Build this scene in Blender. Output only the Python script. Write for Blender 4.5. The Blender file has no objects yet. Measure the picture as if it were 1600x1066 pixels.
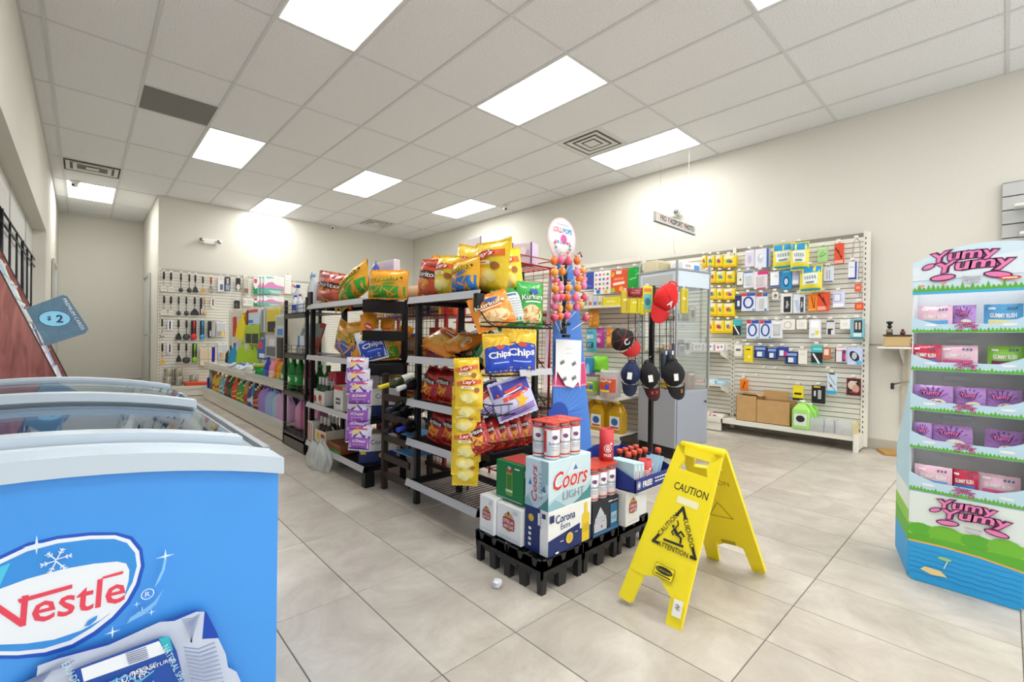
import bpy, bmesh, math, random
from mathutils import Matrix, Vector
random.seed(7)
S = bpy.context.scene
COL = S.collection
# ---------------------------------------------------------------- camera, world, exposure
F_PX, YAW, ROLL, PITCH, H = 718.9, 0.7502, 0.0142, -0.0043, 1.025
_c, _s = math.cos(YAW), math.sin(YAW)
EX, EY, EZ = Vector((_c, -_s, 0)), Vector((_s, _c, 0)), Vector((0, 0, 1))
FW = EY*math.cos(PITCH) + EZ*math.sin(PITCH)
Z2 = -EY*math.sin(PITCH) + EZ*math.cos(PITCH)
RT = EX*math.cos(ROLL) + Z2*math.sin(ROLL)
UP = -EX*math.sin(ROLL) + Z2*math.cos(ROLL)
cd = bpy.data.cameras.new('camera')
cam = bpy.data.objects.new('camera', cd); COL.objects.link(cam)
M = Matrix((RT, UP, -FW)).transposed().to_4x4(); M.translation = (0, 0, H)
cam.matrix_world = M
cd.sensor_width = 36; cd.lens = F_PX/1600*36; cd.clip_start = .02; cd.clip_end = 100
S.camera = cam
wd = bpy.data.worlds.new('daylight'); S.world = wd; wd.use_nodes = True
wd.node_tree.nodes['Background'].inputs[0].default_value = (0.93, 0.97, 1, 1)
wd.node_tree.nodes['Background'].inputs[1].default_value = 2.3
S.view_settings.view_transform = 'Standard'; S.view_settings.look = 'None'
S.view_settings.exposure = 0.08; S.view_settings.gamma = 1; S.view_settings.use_curve_mapping = False
LAMP = 13.8
S.cycles.max_bounces = 8; S.cycles.transparent_max_bounces = 12; S.cycles.caustics_reflective = False; S.cycles.caustics_refractive = False
S.cycles.sample_clamp_indirect = 6

def at(px, py, x=None, y=None, z=None):
    """world point seen at a photo pixel (1600x1066), on the plane x=, y= or z="""
    r = RT*((px-800)/F_PX) + UP*(-(py-533)/F_PX) + FW
    t = (z-H)/r.z if z is not None else (x/r.x if x is not None else y/r.y)
    return Vector((r.x*t, r.y*t, H+r.z*t))
def fr(px0, py0, px1, py1, x=None, y=None):
    """front rectangle of a thing standing in plane x= (facing -x) or y= (facing -y): base point, width, height"""
    pm, qm = (px0+px1)/2, (py0+py1)/2
    a, b = at(px0, qm, x=x, y=y), at(px1, qm, x=x, y=y)
    lo, hi = at(pm, py1, x=x, y=y), at(pm, py0, x=x, y=y)
    return Vector((lo.x, lo.y, lo.z)), (a-b).length, hi.z-lo.z
# ---------------------------------------------------------------- materials
def lin(h):
    h = h.lstrip('#'); r = []
    for i in (0, 2, 4):
        c = int(h[i:i+2], 16)/255
        r.append(c/12.92 if c <= .04045 else ((c+.055)/1.055)**2.4)
    return r
_M = {}
def mat(col, rough=.5, metal=0, alpha=1, trans=0, noise=0, bump=0, scale=40, emit=0, coat=0, ior=1.45, spec=.5):
    key = (col, rough, metal, alpha, trans, noise, bump, scale, emit, coat, ior, spec)
    if key in _M: return _M[key]
    m = bpy.data.materials.new('m_'+col.strip('#')); m.use_nodes = True
    nt = m.node_tree; b = nt.nodes['Principled BSDF']; c = (*lin(col), 1)
    b.inputs['Base Color'].default_value = c; b.inputs['Roughness'].default_value = rough
    b.inputs['Metallic'].default_value = metal; b.inputs['Alpha'].default_value = alpha
    b.inputs['Transmission Weight'].default_value = trans; b.inputs['IOR'].default_value = ior
    b.inputs['Coat Weight'].default_value = coat; b.inputs['Specular IOR Level'].default_value = spec
    if emit:
        b.inputs['Emission Color'].default_value = c; b.inputs['Emission Strength'].default_value = emit
    if noise or bump:
        tc = nt.nodes.new('ShaderNodeTexCoord'); n = nt.nodes.new('ShaderNodeTexNoise')
        n.inputs['Scale'].default_value = scale; n.inputs['Detail'].default_value = 4
        nt.links.new(tc.outputs['Object'], n.inputs['Vector'])
        if noise:
            r = nt.nodes.new('ShaderNodeValToRGB')
            r.color_ramp.elements[0].position = .3; r.color_ramp.elements[1].position = .7
            r.color_ramp.elements[0].color = (*[max(0, v*(1-noise)) for v in c[:3]], 1)
            r.color_ramp.elements[1].color = (*[min(1, v*(1+noise*.5)) for v in c[:3]], 1)
            nt.links.new(n.outputs['Fac'], r.inputs['Fac']); nt.links.new(r.outputs['Color'], b.inputs['Base Color'])
        if bump:
            bp = nt.nodes.new('ShaderNodeBump'); bp.inputs['Strength'].default_value = bump; bp.inputs['Distance'].default_value = .01
            nt.links.new(n.outputs['Fac'], bp.inputs['Height']); nt.links.new(bp.outputs['Normal'], b.inputs['Normal'])
    _M[key] = m
    return m
def glass(col='#e8f2f4', alpha=.12, rough=.03):
    key = ('glass', col, alpha, rough)
    if key in _M: return _M[key]
    m = bpy.data.materials.new('clear_plastic'); m.use_nodes = True
    nt = m.node_tree; out = nt.nodes['Material Output']; b = nt.nodes['Principled BSDF']
    b.inputs['Base Color'].default_value = (*lin(col), 1); b.inputs['Roughness'].default_value = rough
    if alpha < .15:
        b = nt.nodes.new('ShaderNodeBsdfGlossy'); b.inputs['Color'].default_value = (*lin(col), 1); b.inputs['Roughness'].default_value = rough
    t = nt.nodes.new('ShaderNodeBsdfTransparent'); mx = nt.nodes.new('ShaderNodeMixShader')
    lw = nt.nodes.new('ShaderNodeLayerWeight'); lw.inputs[0].default_value = .25
    mp = nt.nodes.new('ShaderNodeMapRange'); mp.inputs[3].default_value = alpha; mp.inputs[4].default_value = min(1, alpha+.5)
    nt.links.new(lw.outputs['Fresnel'], mp.inputs[0]); nt.links.new(mp.outputs[0], mx.inputs[0])
    nt.links.new(t.outputs[0], mx.inputs[1]); nt.links.new(b.outputs[0], mx.inputs[2]); nt.links.new(mx.outputs[0], out.inputs[0])
    _M[key] = m
    return m
foil = lambda c: mat(c, .27, 0, coat=.3, bump=.45, scale=22)
card = lambda c: mat(c, .55)
gloss = lambda c: mat(c, .22)
# ---------------------------------------------------------------- mesh builder
class MB:
    def __init__(s): s.v = []; s.f = []; s.m = []; s.sm = []; s.mats = []
    def mi(s, m):
        if isinstance(m, str): m = mat(m)
        if m not in s.mats: s.mats.append(m)
        return s.mats.index(m)
    def add(s, vs, fs, m, smooth=False):
        o = len(s.v); s.v += [tuple(q) for q in vs]; k = s.mi(m)
        for f in fs: s.f.append([i+o for i in f]); s.m.append(k); s.sm.append(smooth)
        return s
    def box(s, c, d, m, ch=0, R=None):
        x, y, z = d[0]/2, d[1]/2, d[2]/2; c = Vector(c)
        if ch <= 0:
            vs = [Vector((sx*x, sy*y, sz*z)) for sz in (-1, 1) for sy in (-1, 1) for sx in (-1, 1)]
            fs = [(0, 2, 3, 1), (4, 5, 7, 6), (0, 1, 5, 4), (2, 6, 7, 3), (0, 4, 6, 2), (1, 3, 7, 5)]
        else:
            ch = min(ch, x*.9, y*.9, z*.9); vs = []; idx = {}
            for sx in (-1, 1):
                for sy in (-1, 1):
                    for sz in (-1, 1):
                        for a in range(3):
                            q = [sx*x, sy*y, sz*z]
                            for b in range(3):
                                if b != a: q[b] -= (sx, sy, sz)[b]*ch
                            idx[sx, sy, sz, a] = len(vs); vs.append(Vector(q))
            fs = []
            for a in range(3):
                b, d2 = (a+1) % 3, (a+2) % 3
                for sa in (-1, 1):
                    q = []
                    for sb, sd in ((-1, -1), (1, -1), (1, 1), (-1, 1)):
                        k = [0, 0, 0]; k[a] = sa; k[b] = sb; k[d2] = sd; q.append(idx[(*k, a)])
                    fs.append(q if sa > 0 else q[::-1])
                for sb in (-1, 1):
                    for sd in (-1, 1):
                        k0 = [0, 0, 0]; k0[a] = -1; k0[b] = sb; k0[d2] = sd
                        k1 = list(k0); k1[a] = 1
                        q = [idx[(*k0, b)], idx[(*k1, b)], idx[(*k1, d2)], idx[(*k0, d2)]]
                        fs.append(q if sb*sd > 0 else q[::-1])
            for sx in (-1, 1):
                for sy in (-1, 1):
                    for sz in (-1, 1):
                        q = [idx[sx, sy, sz, a] for a in range(3)]
                        fs.append(q if sx*sy*sz > 0 else q[::-1])
        if R is not None: vs = [R @ q for q in vs]
        return s.add([q+c for q in vs], fs, m)
    def b2(s, x0, x1, y0, y1, z0, z1, m, ch=0):
        return s.box(((x0+x1)/2, (y0+y1)/2, (z0+z1)/2), (abs(x1-x0), abs(y1-y0), abs(z1-z0)), m, ch)
    def tube(s, pts, r, m, n=6, closed=False, r2=None):
        P = [Vector(p) for p in pts]; N = len(P); vs = []; fs = []
        d0 = (P[1]-P[0]).normalized(); a = Vector((0, 0, 1)) if abs(d0.z) < .9 else Vector((1, 0, 0))
        u = d0.cross(a).normalized()
        for i in range(N):
            if closed: d = (P[(i+1) % N]-P[i-1])
            else: d = P[min(i+1, N-1)]-P[max(i-1, 0)]
            d.normalize(); u = (u-d*u.dot(d))
            if u.length < 1e-6: u = d.orthogonal()
            u.normalize(); w = d.cross(u)
            rr = r if r2 is None else r+(r2-r)*i/(N-1)
            for k in range(n):
                t = 2*math.pi*k/n; vs.append(P[i]+(u*math.cos(t)+w*math.sin(t))*rr)
        for i in range(N if closed else N-1):
            j = (i+1) % N
            for k in range(n): fs.append((i*n+k, i*n+(k+1) % n, j*n+(k+1) % n, j*n+k))
        if not closed: fs += [tuple(range(n))[::-1], tuple(range((N-1)*n, N*n))]
        return s.add(vs, fs, m, n > 4)
    def lathe(s, prof, m, n=14, c=(0, 0, 0), sx=1, sy=1, R=None, cap=True):
        vs = []; fs = []; K = len(prof); c = Vector(c)
        for r, z in prof:
            for k in range(n):
                t = 2*math.pi*k/n; q = Vector((r*math.cos(t)*sx, r*math.sin(t)*sy, z))
                vs.append((R @ q if R is not None else q)+c)
        for i in range(K-1):
            for k in range(n): fs.append((i*n+k, i*n+(k+1) % n, (i+1)*n+(k+1) % n, (i+1)*n+k))
        if cap: fs += [tuple(range(n))[::-1], tuple(range((K-1)*n, K*n))]
        return s.add(vs, fs, m, True)
    def ell(s, c, r, m, n=10, k=6, R=None):
        prof = [(math.sin(math.pi*i/k) or .001, -math.cos(math.pi*i/k)) for i in range(k+1)]
        vs = []; fs = []; c = Vector(c)
        for a, z in prof:
            for j in range(n):
                t = 2*math.pi*j/n; q = Vector((a*math.cos(t)*r[0], a*math.sin(t)*r[1], z*r[2]))
                vs.append((R @ q if R is not None else q)+c)
        for i in range(k):
            for j in range(n): fs.append((i*n+j, i*n+(j+1) % n, (i+1)*n+(j+1) % n, (i+1)*n+j))
        return s.add(vs, fs, m, True)
    def prism(s, poly, fn, m, t=.004):
        """2D outline mapped by fn(u,v,off), extruded from off=0 to off=t"""
        n = len(poly); vs = [fn(u, v, 0) for u, v in poly]+[fn(u, v, t) for u, v in poly]
        fs = [tuple(range(n))[::-1], tuple(range(n, 2*n))]+[(i, (i+1) % n, n+(i+1) % n, n+i) for i in range(n)]
        return s.add(vs, fs, m)
    def grid(s, fn, nu, nv, m, smooth=True, flip=False):
        vs = [fn(i/nu, j/nv) for j in range(nv+1) for i in range(nu+1)]
        fs = []
        for j in range(nv):
            for i in range(nu):
                a = j*(nu+1)+i; q = (a, a+1, a+nu+2, a+nu+1); fs.append(q[::-1] if flip else q)
        return s.add(vs, fs, m, smooth)
    def mesh(s, name):
        me = bpy.data.meshes.new(name); me.from_pydata(s.v, [], s.f)
        for m in s.mats: me.materials.append(m)
        me.polygons.foreach_set('material_index', s.m); me.polygons.foreach_set('use_smooth', s.sm)
        me.update(); return me
    def build(s, name, parent=None, loc=(0, 0, 0), rz=0, fix=False):
        me = s.mesh(name)
        if fix:
            bm = bmesh.new(); bm.from_mesh(me); bmesh.ops.recalc_face_normals(bm, faces=bm.faces); bm.to_mesh(me); bm.free()
        return link(name, me, parent, loc, rz)
def link(name, me, parent=None, loc=(0, 0, 0), rz=0):
    o = bpy.data.objects.new(name, me); COL.objects.link(o); o.parent = parent
    o.location = loc; o.rotation_euler = (0, 0, rz); return o
def tag(o, label, cat, group=None):
    o['label'] = label; o['category'] = cat
    if group: o['group'] = group
    return o
def thing(name, label, cat, loc=(0, 0, 0), rz=0, group=None, rot=None):
    o = link(name, None, None, loc, rz)
    if rot: o.rotation_euler = rot
    o.empty_display_size = .05
    return tag(o, label, cat, group)
def struct(o): o['kind'] = 'structure'; return o
def rotm(ax, a): return Matrix.Rotation(a, 3, ax)
# ---------------------------------------------------------------- lettering and printed decals
_T = {}
def txt(st, shear=0, bold=0):
    k = (st, shear, bold)
    if k not in _T:
        c = bpy.data.curves.new('t', 'FONT'); c.body = st; c.size = 1; c.shear = shear; c.offset = bold; c.resolution_u = 2
        c.align_x = 'CENTER'
        o = bpy.data.objects.new('t', c); me = o.to_mesh()
        vs = [(v.co.x, v.co.y) for v in me.vertices]; fs = [tuple(p.vertices) for p in me.polygons]
        o.to_mesh_clear(); bpy.data.objects.remove(o); bpy.data.curves.remove(c)
        ys = [v[1] for v in vs] or [0, 1]; xs = [v[0] for v in vs] or [0, 1]
        cx, cy = (min(xs)+max(xs))/2, (min(ys)+max(ys))/2; hh = max(ys)-min(ys) or 1; ww = (max(xs)-min(xs))/hh
        _T[k] = ([((a-cx)/hh, (b-cy)/hh) for a, b in vs], fs, ww)
    return _T[k]
class Deco:
    """printed shapes laid on a surface fn(u,v,off) -> point; later shapes lie on earlier ones"""
    def __init__(s, fn, mb=None, off=.0007, step=.00035): s.fn = fn; s.mb = mb or MB(); s.o = off; s.st = step
    def _p(s, vs, fs, m):
        s.mb.add([s.fn(u, v, s.o) for u, v in vs], fs, m); s.o += s.st; return s
    def poly(s, pts, m): return s._p(pts, [tuple(range(len(pts)))], m)
    def rect(s, u, v, w, h, m, a=0, n=1):
        ca, sa = math.cos(a), math.sin(a); vs = []; fs = []
        for j in range(n+1):
            for i in range(n+1):
                x, y = w*(i/n-.5), h*(j/n-.5); vs.append((u+x*ca-y*sa, v+x*sa+y*ca))
        for j in range(n):
            for i in range(n):
                q = j*(n+1)+i; fs.append((q, q+1, q+n+2, q+n+1))
        return s._p(vs, fs, m)
    def ell(s, u, v, a, b, m, rot=0, n=14, rings=2):
        ca, sa = math.cos(rot), math.sin(rot); vs = [(u, v)]; fs = []
        for k in range(1, rings+1):
            for i in range(n):
                t = 2*math.pi*i/n; x, y = a*k/rings*math.cos(t), b*k/rings*math.sin(t); vs.append((u+x*ca-y*sa, v+x*sa+y*ca))
        for i in range(n): fs.append((0, 1+i, 1+(i+1) % n))
        for k in range(1, rings):
            for i in range(n):
                a0, a1 = 1+(k-1)*n+i, 1+(k-1)*n+(i+1) % n; fs.append((a0, a0+n, a1+n, a1))
        return s._p(vs, fs, m)
    def ring(s, u, v, a, b, w, m, n=20, rot=0, t0=0, t1=2*math.pi):
        ca, sa = math.cos(rot), math.sin(rot); vs = []; fs = []
        for i in range(n+1):
            t = t0+(t1-t0)*i/n
            for k in (0, w):
                x, y = (a-k)*math.cos(t), (b-k)*math.sin(t); vs.append((u+x*ca-y*sa, v+x*sa+y*ca))
        for i in range(n): fs.append((2*i, 2*i+2, 2*i+3, 2*i+1))
        return s._p(vs, fs, m)
    def star(s, u, v, r, m, k=4, q=.25, rot=0):
        pts = []
        for i in range(2*k):
            rr = r if i % 2 == 0 else r*q; t = rot+math.pi*i/k; pts.append((u+rr*math.cos(t), v+rr*math.sin(t)))
        vs = [(u, v)]+pts; return s._p(vs, [(0, 1+i, 1+(i+1) % (2*k)) for i in range(2*k)], m)
    def text(s, st, u, v, h, m, w=None, rot=0, shear=0, bold=0, arc=0):
        vs, fs, ww = txt(st, shear, bold); sx = h if w is None else w/ww
        ca, sa = math.cos(rot), math.sin(rot); out = []
        for a, b in vs:
            x, y = a*sx, b*h
            if arc: y += arc*(1-(2*x/(ww*sx))**2)
            out.append((u+x*ca-y*sa, v+x*sa+y*ca))
        return s._p(out, fs, m)
    def build(s, name, parent): return s.mb.build(name, parent)
def plane(o, ux, uz):
    o, ux, uz = Vector(o), Vector(ux).normalized(), Vector(uz).normalized(); n = ux.cross(uz)
    return lambda u, v, off=0: o+ux*u+uz*v+n*off
def cylf(r, c=(0, 0, 0), rot=0):
    c = Vector(c)   # u = arc length around the can, u=0 faces -y turned by rot
    def f(u, v, off=0):
        t = -math.pi/2+rot+u/r; return c+Vector(((r+off)*math.cos(t), (r+off)*math.sin(t), v))
    return f
FX, FY = -math.pi/2, 0.0       # facing -x / facing -y
def num(i):
    a = ['one', 'two', 'three', 'four', 'five', 'six', 'seven', 'eight', 'nine', 'ten', 'eleven', 'twelve', 'thirteen', 'fourteen', 'fifteen', 'sixteen', 'seventeen', 'eighteen', 'nineteen']
    return a[i-1] if i < 20 else ['twenty', 'thirty', 'forty', 'fifty'][i//10-2]+('' if i % 10 == 0 else '-'+a[i % 10-1])
ORD = ['first', 'second', 'third', 'fourth', 'fifth', 'sixth', 'seventh', 'eighth', 'ninth', 'tenth', 'eleventh', 'twelfth', 'thirteenth', 'fourteenth', 'fifteenth', 'sixteenth']
# ================================================================ THE ROOM
CE, XR, YB, XL, XA, YA, YF = 3.33, 5.70, 9.60, -.36, .90, 12.3, -3.0
GX = lambda v: 2.212+v*.6096
GY = lambda u: .0185+u*1.2054
WALL = mat('#dbd8ce', .8, noise=.02, bump=.03, scale=60)
def wall(name, x0, x1, y0, y1, z0, z1, m=WALL): return struct(MB().b2(x0, x1, y0, y1, z0, z1, m).build(name))
wall('wall_right', XR, XR+.1, YF, YB+.1, 0, CE+.1)
wall('wall_back', XA, XR, YB, YB+.1, 0, CE+.1)
wall('wall_alcove_side', XA, XA+.1, YB+.1, YA, 0, CE+.1)
wall('wall_alcove_back', XL-.3, XA, YA, YA+.1, 0, CE+.1)
b = MB(); b.b2(XL-.3, XL, YF, 8.43, 2.33, CE+.1, WALL); b.b2(XL-.3, XL, 8.43, YA, 0, CE+.1, WALL)
b.b2(XL-.3, -.485, YF, 8.43, 0, 2.33, mat('#d4d4d0', .7, noise=.03, scale=8)); struct(b.build('wall_left'))
for i, y in enumerate((1.5, 3.0, 4.5, 6.0, 7.5)):
    o = struct(MB().b2(-.486, -.476, y-.02, y+.02, 0, 2.33, mat('#c4c5c3', .6)).build('trim_%d' % (i+1)))
# shop front behind the camera: piers, header, kerb and mullions around open glazing
b = MB()
b.b2(XL-.3, XR+.1, YF-.15, YF, 2.9, CE+.1, WALL); b.b2(XL-.3, XR+.1, YF-.15, YF, 0, .12, WALL)
for x in (-.5, 1.0, 2.5, 4.0, 5.65): b.b2(x-.04, x+.04, YF-.12, YF, .12, 2.9, mat('#7d8082', .4, .8))
struct(b.build('wall_front'))
bs = mat('#b9b2a4', .6)
struct(MB().b2(XR-.012, XR, YF, YB, 0, .1, bs, .004).build('baseboard_right'))
struct(MB().b2(XA, XR, YB-.012, YB, 0, .1, bs, .004).build('baseboard_back'))
struct(MB().b2(XL, XA, YA-.012, YA, 0, .1, bs, .004).build('baseboard_alcove'))
# ---- doors in the alcove
def door(n, x, y0, y1, s, z1=2.1):
    d = struct(MB().b2(x-.004, x+.004, y0, y1, 0, z1, mat('#cfd0cb', .5)).build('door_%d' % n))
    fm = mat('#c3c4bf', .5); b = MB()
    for y in (y0-.05, y1): b.b2(x-s*.001, x-s*.03, y, y+.05, 0, z1+.05, fm)
    b.b2(x-s*.001, x-s*.03, y0, y1, z1, z1+.05, fm); b.build('door_frame', d)
    b = MB(); b.box((x-s*.03, y0+.08, 1.0), (.05, .02, .02), mat('#9a9a98', .3, 1)); b.box((x-s*.06, y0+.13, 1.0), (.015, .12, .02), mat('#9a9a98', .3, 1)); b.build('door_handle', d)
    return d
door(1, XA-.006, 10.75, 11.65, 1); door(2, XL+.006, 9.9, 10.8, -1)
# ---- floor with single tiles
TX, TY, TX0, TY0 = .3065, .604, .807-.3065*6, -.052-.604*5
fl = struct(MB().b2(XL-.3, XR, YF, YA, -.05, -.0022, mat('#6f6862', .9)).build('floor'))
tm = bpy.data.materials.new('porcelain_tile'); tm.use_nodes = True
nt = tm.node_tree; pb = nt.nodes['Principled BSDF']
geo = nt.nodes.new('ShaderNodeNewGeometry'); oi = nt.nodes.new('ShaderNodeObjectInfo')
vm = nt.nodes.new('ShaderNodeVectorMath'); vm.operation = 'ADD'; cmb = nt.nodes.new('ShaderNodeCombineXYZ')
ml = nt.nodes.new('ShaderNodeMath'); ml.operation = 'MULTIPLY'; ml.inputs[1].default_value = 37
nt.links.new(oi.outputs['Random'], ml.inputs[0])
for i in range(3): nt.links.new(ml.outputs[0], cmb.inputs[i])
nt.links.new(geo.outputs['Position'], vm.inputs[0]); nt.links.new(cmb.outputs[0], vm.inputs[1])
n1 = nt.nodes.new('ShaderNodeTexNoise'); n1.inputs['Scale'].default_value = 3.4; n1.inputs['Detail'].default_value = 9; n1.inputs['Roughness'].default_value = .68; n1.inputs['Distortion'].default_value = .6
nt.links.new(vm.outputs[0], n1.inputs['Vector'])
rp = nt.nodes.new('ShaderNodeValToRGB'); rp.color_ramp.elements[0].position = .28; rp.color_ramp.elements[1].position = .72
rp.color_ramp.elements[0].color = (*lin('#a69c90'), 1); rp.color_ramp.elements[1].color = (*lin('#d2cbbf'), 1)
nt.links.new(n1.outputs['Fac'], rp.inputs['Fac'])
hs = nt.nodes.new('ShaderNodeHueSaturation'); mr = nt.nodes.new('ShaderNodeMapRange'); mr.inputs[3].default_value = .93; mr.inputs[4].default_value = 1.05
nt.links.new(oi.outputs['Random'], mr.inputs[0]); nt.links.new(mr.outputs[0], hs.inputs['Value']); nt.links.new(rp.outputs[0], hs.inputs['Color'])
nt.links.new(hs.outputs[0], pb.inputs['Base Color']); pb.inputs['Roughness'].default_value = .34
tb = MB(); w, h, e = TX/2-.0016, TY/2-.0016, .0012
tb.add([(-w, -h, -.002), (w, -h, -.002), (w, h, -.002), (-w, h, -.002), (-w+e, -h+e, 0), (w-e, -h+e, 0), (w-e, h-e, 0), (-w+e, h-e, 0)],
       [(4, 5, 6, 7), (0, 1, 5, 4), (1, 2, 6, 5), (2, 3, 7, 6), (3, 0, 4, 7)], tm)
tme = tb.mesh('floor_tile'); cells = []
for i in range(22):
    for j in range(26):
        x, y = TX0+(i+.5)*TX, TY0+(j+.5)*TY
        if x-TX/2 > XR-.02 or y > (YB if x > XA else YA): continue
        q = Vector((x, y, -H)); d = q.dot(FW)
        vis = d > .3 and abs(q.dot(RT)/d) < 1.35
        cells.append((d if vis else 90+d, x, y))
cells.sort(); rest = MB()
for k, (d, x, y) in enumerate(cells):
    if k < 290 and d < 90: link('floor_tile', tme, fl, (x, y, 0))
    else:
        vs = [(a+x, c+y, z) for a, c, z in tb.v]; rest.add(vs, tb.f, tm)
o = rest.build('floor_tiles_far', fl); o['kind'] = 'stuff'
# ---- ceiling: tiles, rails
ce = struct(MB().b2(XL-.3, XR, YF, YA, CE+.02, CE+.06, mat('#9a9892', .9)).build('ceiling'))
ctm = bpy.data.materials.new('mineral_fibre_tile'); ctm.use_nodes = True
nt = ctm.node_tree; pb = nt.nodes['Principled BSDF']; pb.inputs['Roughness'].default_value = .9
tc = nt.nodes.new('ShaderNodeTexCoord'); n1 = nt.nodes.new('ShaderNodeTexNoise'); n1.inputs['Scale'].default_value = 95; n1.inputs['Detail'].default_value = 6; n1.inputs['Roughness'].default_value = .8
nt.links.new(tc.outputs['Object'], n1.inputs['Vector'])
rp = nt.nodes.new('ShaderNodeValToRGB'); rp.color_ramp.elements[0].position = .33; rp.color_ramp.elements[1].position = .5
rp.color_ramp.elements[0].color = (*lin('#c2c2c2'), 1); rp.color_ramp.elements[1].color = (*lin('#eaebec'), 1)
nt.links.new(n1.outputs['Fac'], rp.inputs['Fac']); nt.links.new(rp.outputs[0], pb.inputs['Base Color'])
bp = nt.nodes.new('ShaderNodeBump'); bp.inputs['Strength'].default_value = .3; bp.inputs['Distance'].default_value = .004
nt.links.new(n1.outputs['Fac'], bp.inputs['Height']); nt.links.new(bp.outputs[0], pb.inputs['Normal'])
LIGHTS = [(2, -2), (2, 1), (2, 4), (0, 1), (0, -2), (5, -2), (5, 1), (5, 4), (7, 0), (8, -4), (-2, -2), (-2, 1), (-2, 4)]  # panel over the freezer is unseen, added to make the light symmetric
HALF = {(2, 3): 1, (4, -3): 1, (7, 3): 0, (7, -4): 0}       # cells holding a 2x2 vent (far half 1, near half 0)
_tm = {}
for u in range(-3, 11):
    for v in range(-5, 6):
        if (u, v) in LIGHTS: continue
        x0, x1, y0, y1 = GX(v), GX(v+1), GY(u), GY(u+1)
        if (u, v) in HALF:
            if HALF[u, v]: y1 = (y0+y1)/2
            else: y0 = (y0+y1)/2
        xmax = XR if y0 < YB-.01 else XA
        if y0 < YB-.01 and y1 > YB and x0 > XA-.2: y1 = YB
        x0, x1, y0, y1 = max(x0, XL), min(x1, xmax), max(y0, YF), min(y1, YA)
        if x1-x0 < .02 or y1-y0 < .02: continue
        k = (round(x1-x0, 3), round(y1-y0, 3))
        if k not in _tm: _tm[k] = MB().box((0, 0, .01), (k[0]-.022, k[1]-.022, .02), ctm).mesh('ceiling_tile')
        link('ceiling_tile', _tm[k], ce, ((x0+x1)/2, (y0+y1)/2, CE))
rm = mat('#d2d3d4', .5)
for v in range(-4, 6):
    x = GX(v); ya, yb = YF, (YA if x < XA-.02 else YB)
    MB().b2(x-.012, x+.012, ya, yb, CE-.006, CE+.002, rm).build('grid_rail', ce)
for u in range(-2, 11):
    y = GY(u); MB().b2(XL, XR if y < YB else XA, y-.012, y+.012, CE-.005, CE+.001, rm).build('grid_rail', ce)
for (u, v), h in HALF.items():
    y = (GY(u)+GY(u+1))/2; MB().b2(GX(v), GX(v+1), y-.012, y+.012, CE-.005, CE+.001, rm).build('grid_rail', ce)
for x0, x1, y0, y1 in ((XR-.02, XR, YF, YB), (XA, XR, YB-.02, YB), (XL, XL+.02, YF, YA), (XL, XA, YA-.02, YA), (XA-.02, XA, YB, YA)):
    MB().b2(x0, x1, y0, y1, CE-.006, CE+.001, rm).build('wall_angle', ce)
# ---- ceiling light panels
em = mat('#fafaf8', .5, emit=LAMP)
LN = {(2, -2): 'large bright light panel at top left above the aisle', (2, 1): 'bright light panel at the middle of the ceiling', (2, 4): 'bright light panel beside the square air diffuser',
      (0, 1): 'light panel cut off by the top edge of the photo', (5, -2): 'light panel next to the grey return grille', (5, 1): 'light panel between grey grille side and corner panel, over black shelving',
      (5, 4): 'light panel near the dome camera and the right wall', (7, 0): 'light panel touching the back wall', (8, -4): 'light panel in the narrow alcove ceiling at far left'}
for u, v in LIGHTS:
    x0, x1, y0, y1 = GX(v)+.013, GX(v+1)-.013, GY(u)+.013, GY(u+1)-.013
    if (u, v) == (7, 0): y1 = min(y1, YB-.03)
    t = thing('ceiling_light', LN.get((u, v), 'light panel behind the viewpoint, %s across the shop' % {-2: 'left', 1: 'middle', 4: 'right'}[v] if u < 0 else 'added light panel over the freezer, out of view'), 'ceiling light', ((x0+x1)/2, (y0+y1)/2, CE), group='flat ceiling light panels')
    w, d = x1-x0, y1-y0
    b = MB()
    for sx in (-1, 1): b.box((sx*(w/2-.007), 0, .004), (.014, d, .016), mat('#e6e6e4', .4))
    for sy in (-1, 1): b.box((0, sy*(d/2-.007), .004), (w-.028, .014, .016), mat('#e6e6e4', .4))
    b.build('frame', t)
    MB().box((0, 0, .004), (w-.03, d-.03, .008), em).build('diffuser', t)
# ---- vents
def diffuser(x0, x1, y0, y1, label, rings=3, m=mat('#d7d7d4', .5)):
    t = thing('air_vent', label, 'vent', ((x0+x1)/2, (y0+y1)/2, CE)); w, d = x1-x0, y1-y0
    MB().box((0, 0, .012), (w-.03, d-.03, .004), mat('#77776f', .9)).build('dark_opening', t)
    for k in range(rings):
        f = 1-k*.25; b = MB(); W, D = w*f/2-.012, d*f/2-.012; t0 = .042
        z0, z1 = -.004-.0*k, .01
        for s in (-1, 1):
            b.box((s*(W-t0/2), 0, .002), (t0, 2*D, .006), m, R=rotm('Y', s*.12)); b.box((0, s*(D-t0/2), .002), (2*W, t0, .006), m, R=rotm('X', -s*.12))
        b.build('louvre', t)
    MB().box((0, 0, .0), (w*.24, d*.24, .006), m, .002).build('centre_plate', t)
diffuser(GX(3), GX(4), (GY(2)+GY(3))/2, GY(3), 'square white ceiling air diffuser beside a light panel')
diffuser(GX(3), GX(4), GY(7), (GY(7)+GY(8))/2, 'small air vent in the ceiling near the back corner')
diffuser(GX(-4)+.02, GX(-3)-.02, GY(7)+.1, (GY(7)+GY(8))/2-.04, 'long air vent before the alcove light panel', 2)
x0, x1, y0, y1 = GX(-3), GX(-2), (GY(4)+GY(5))/2, GY(5)
t = thing('return_grille', 'grey perforated return air grille in the ceiling', 'vent', ((x0+x1)/2, (y0+y1)/2, CE))
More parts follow.
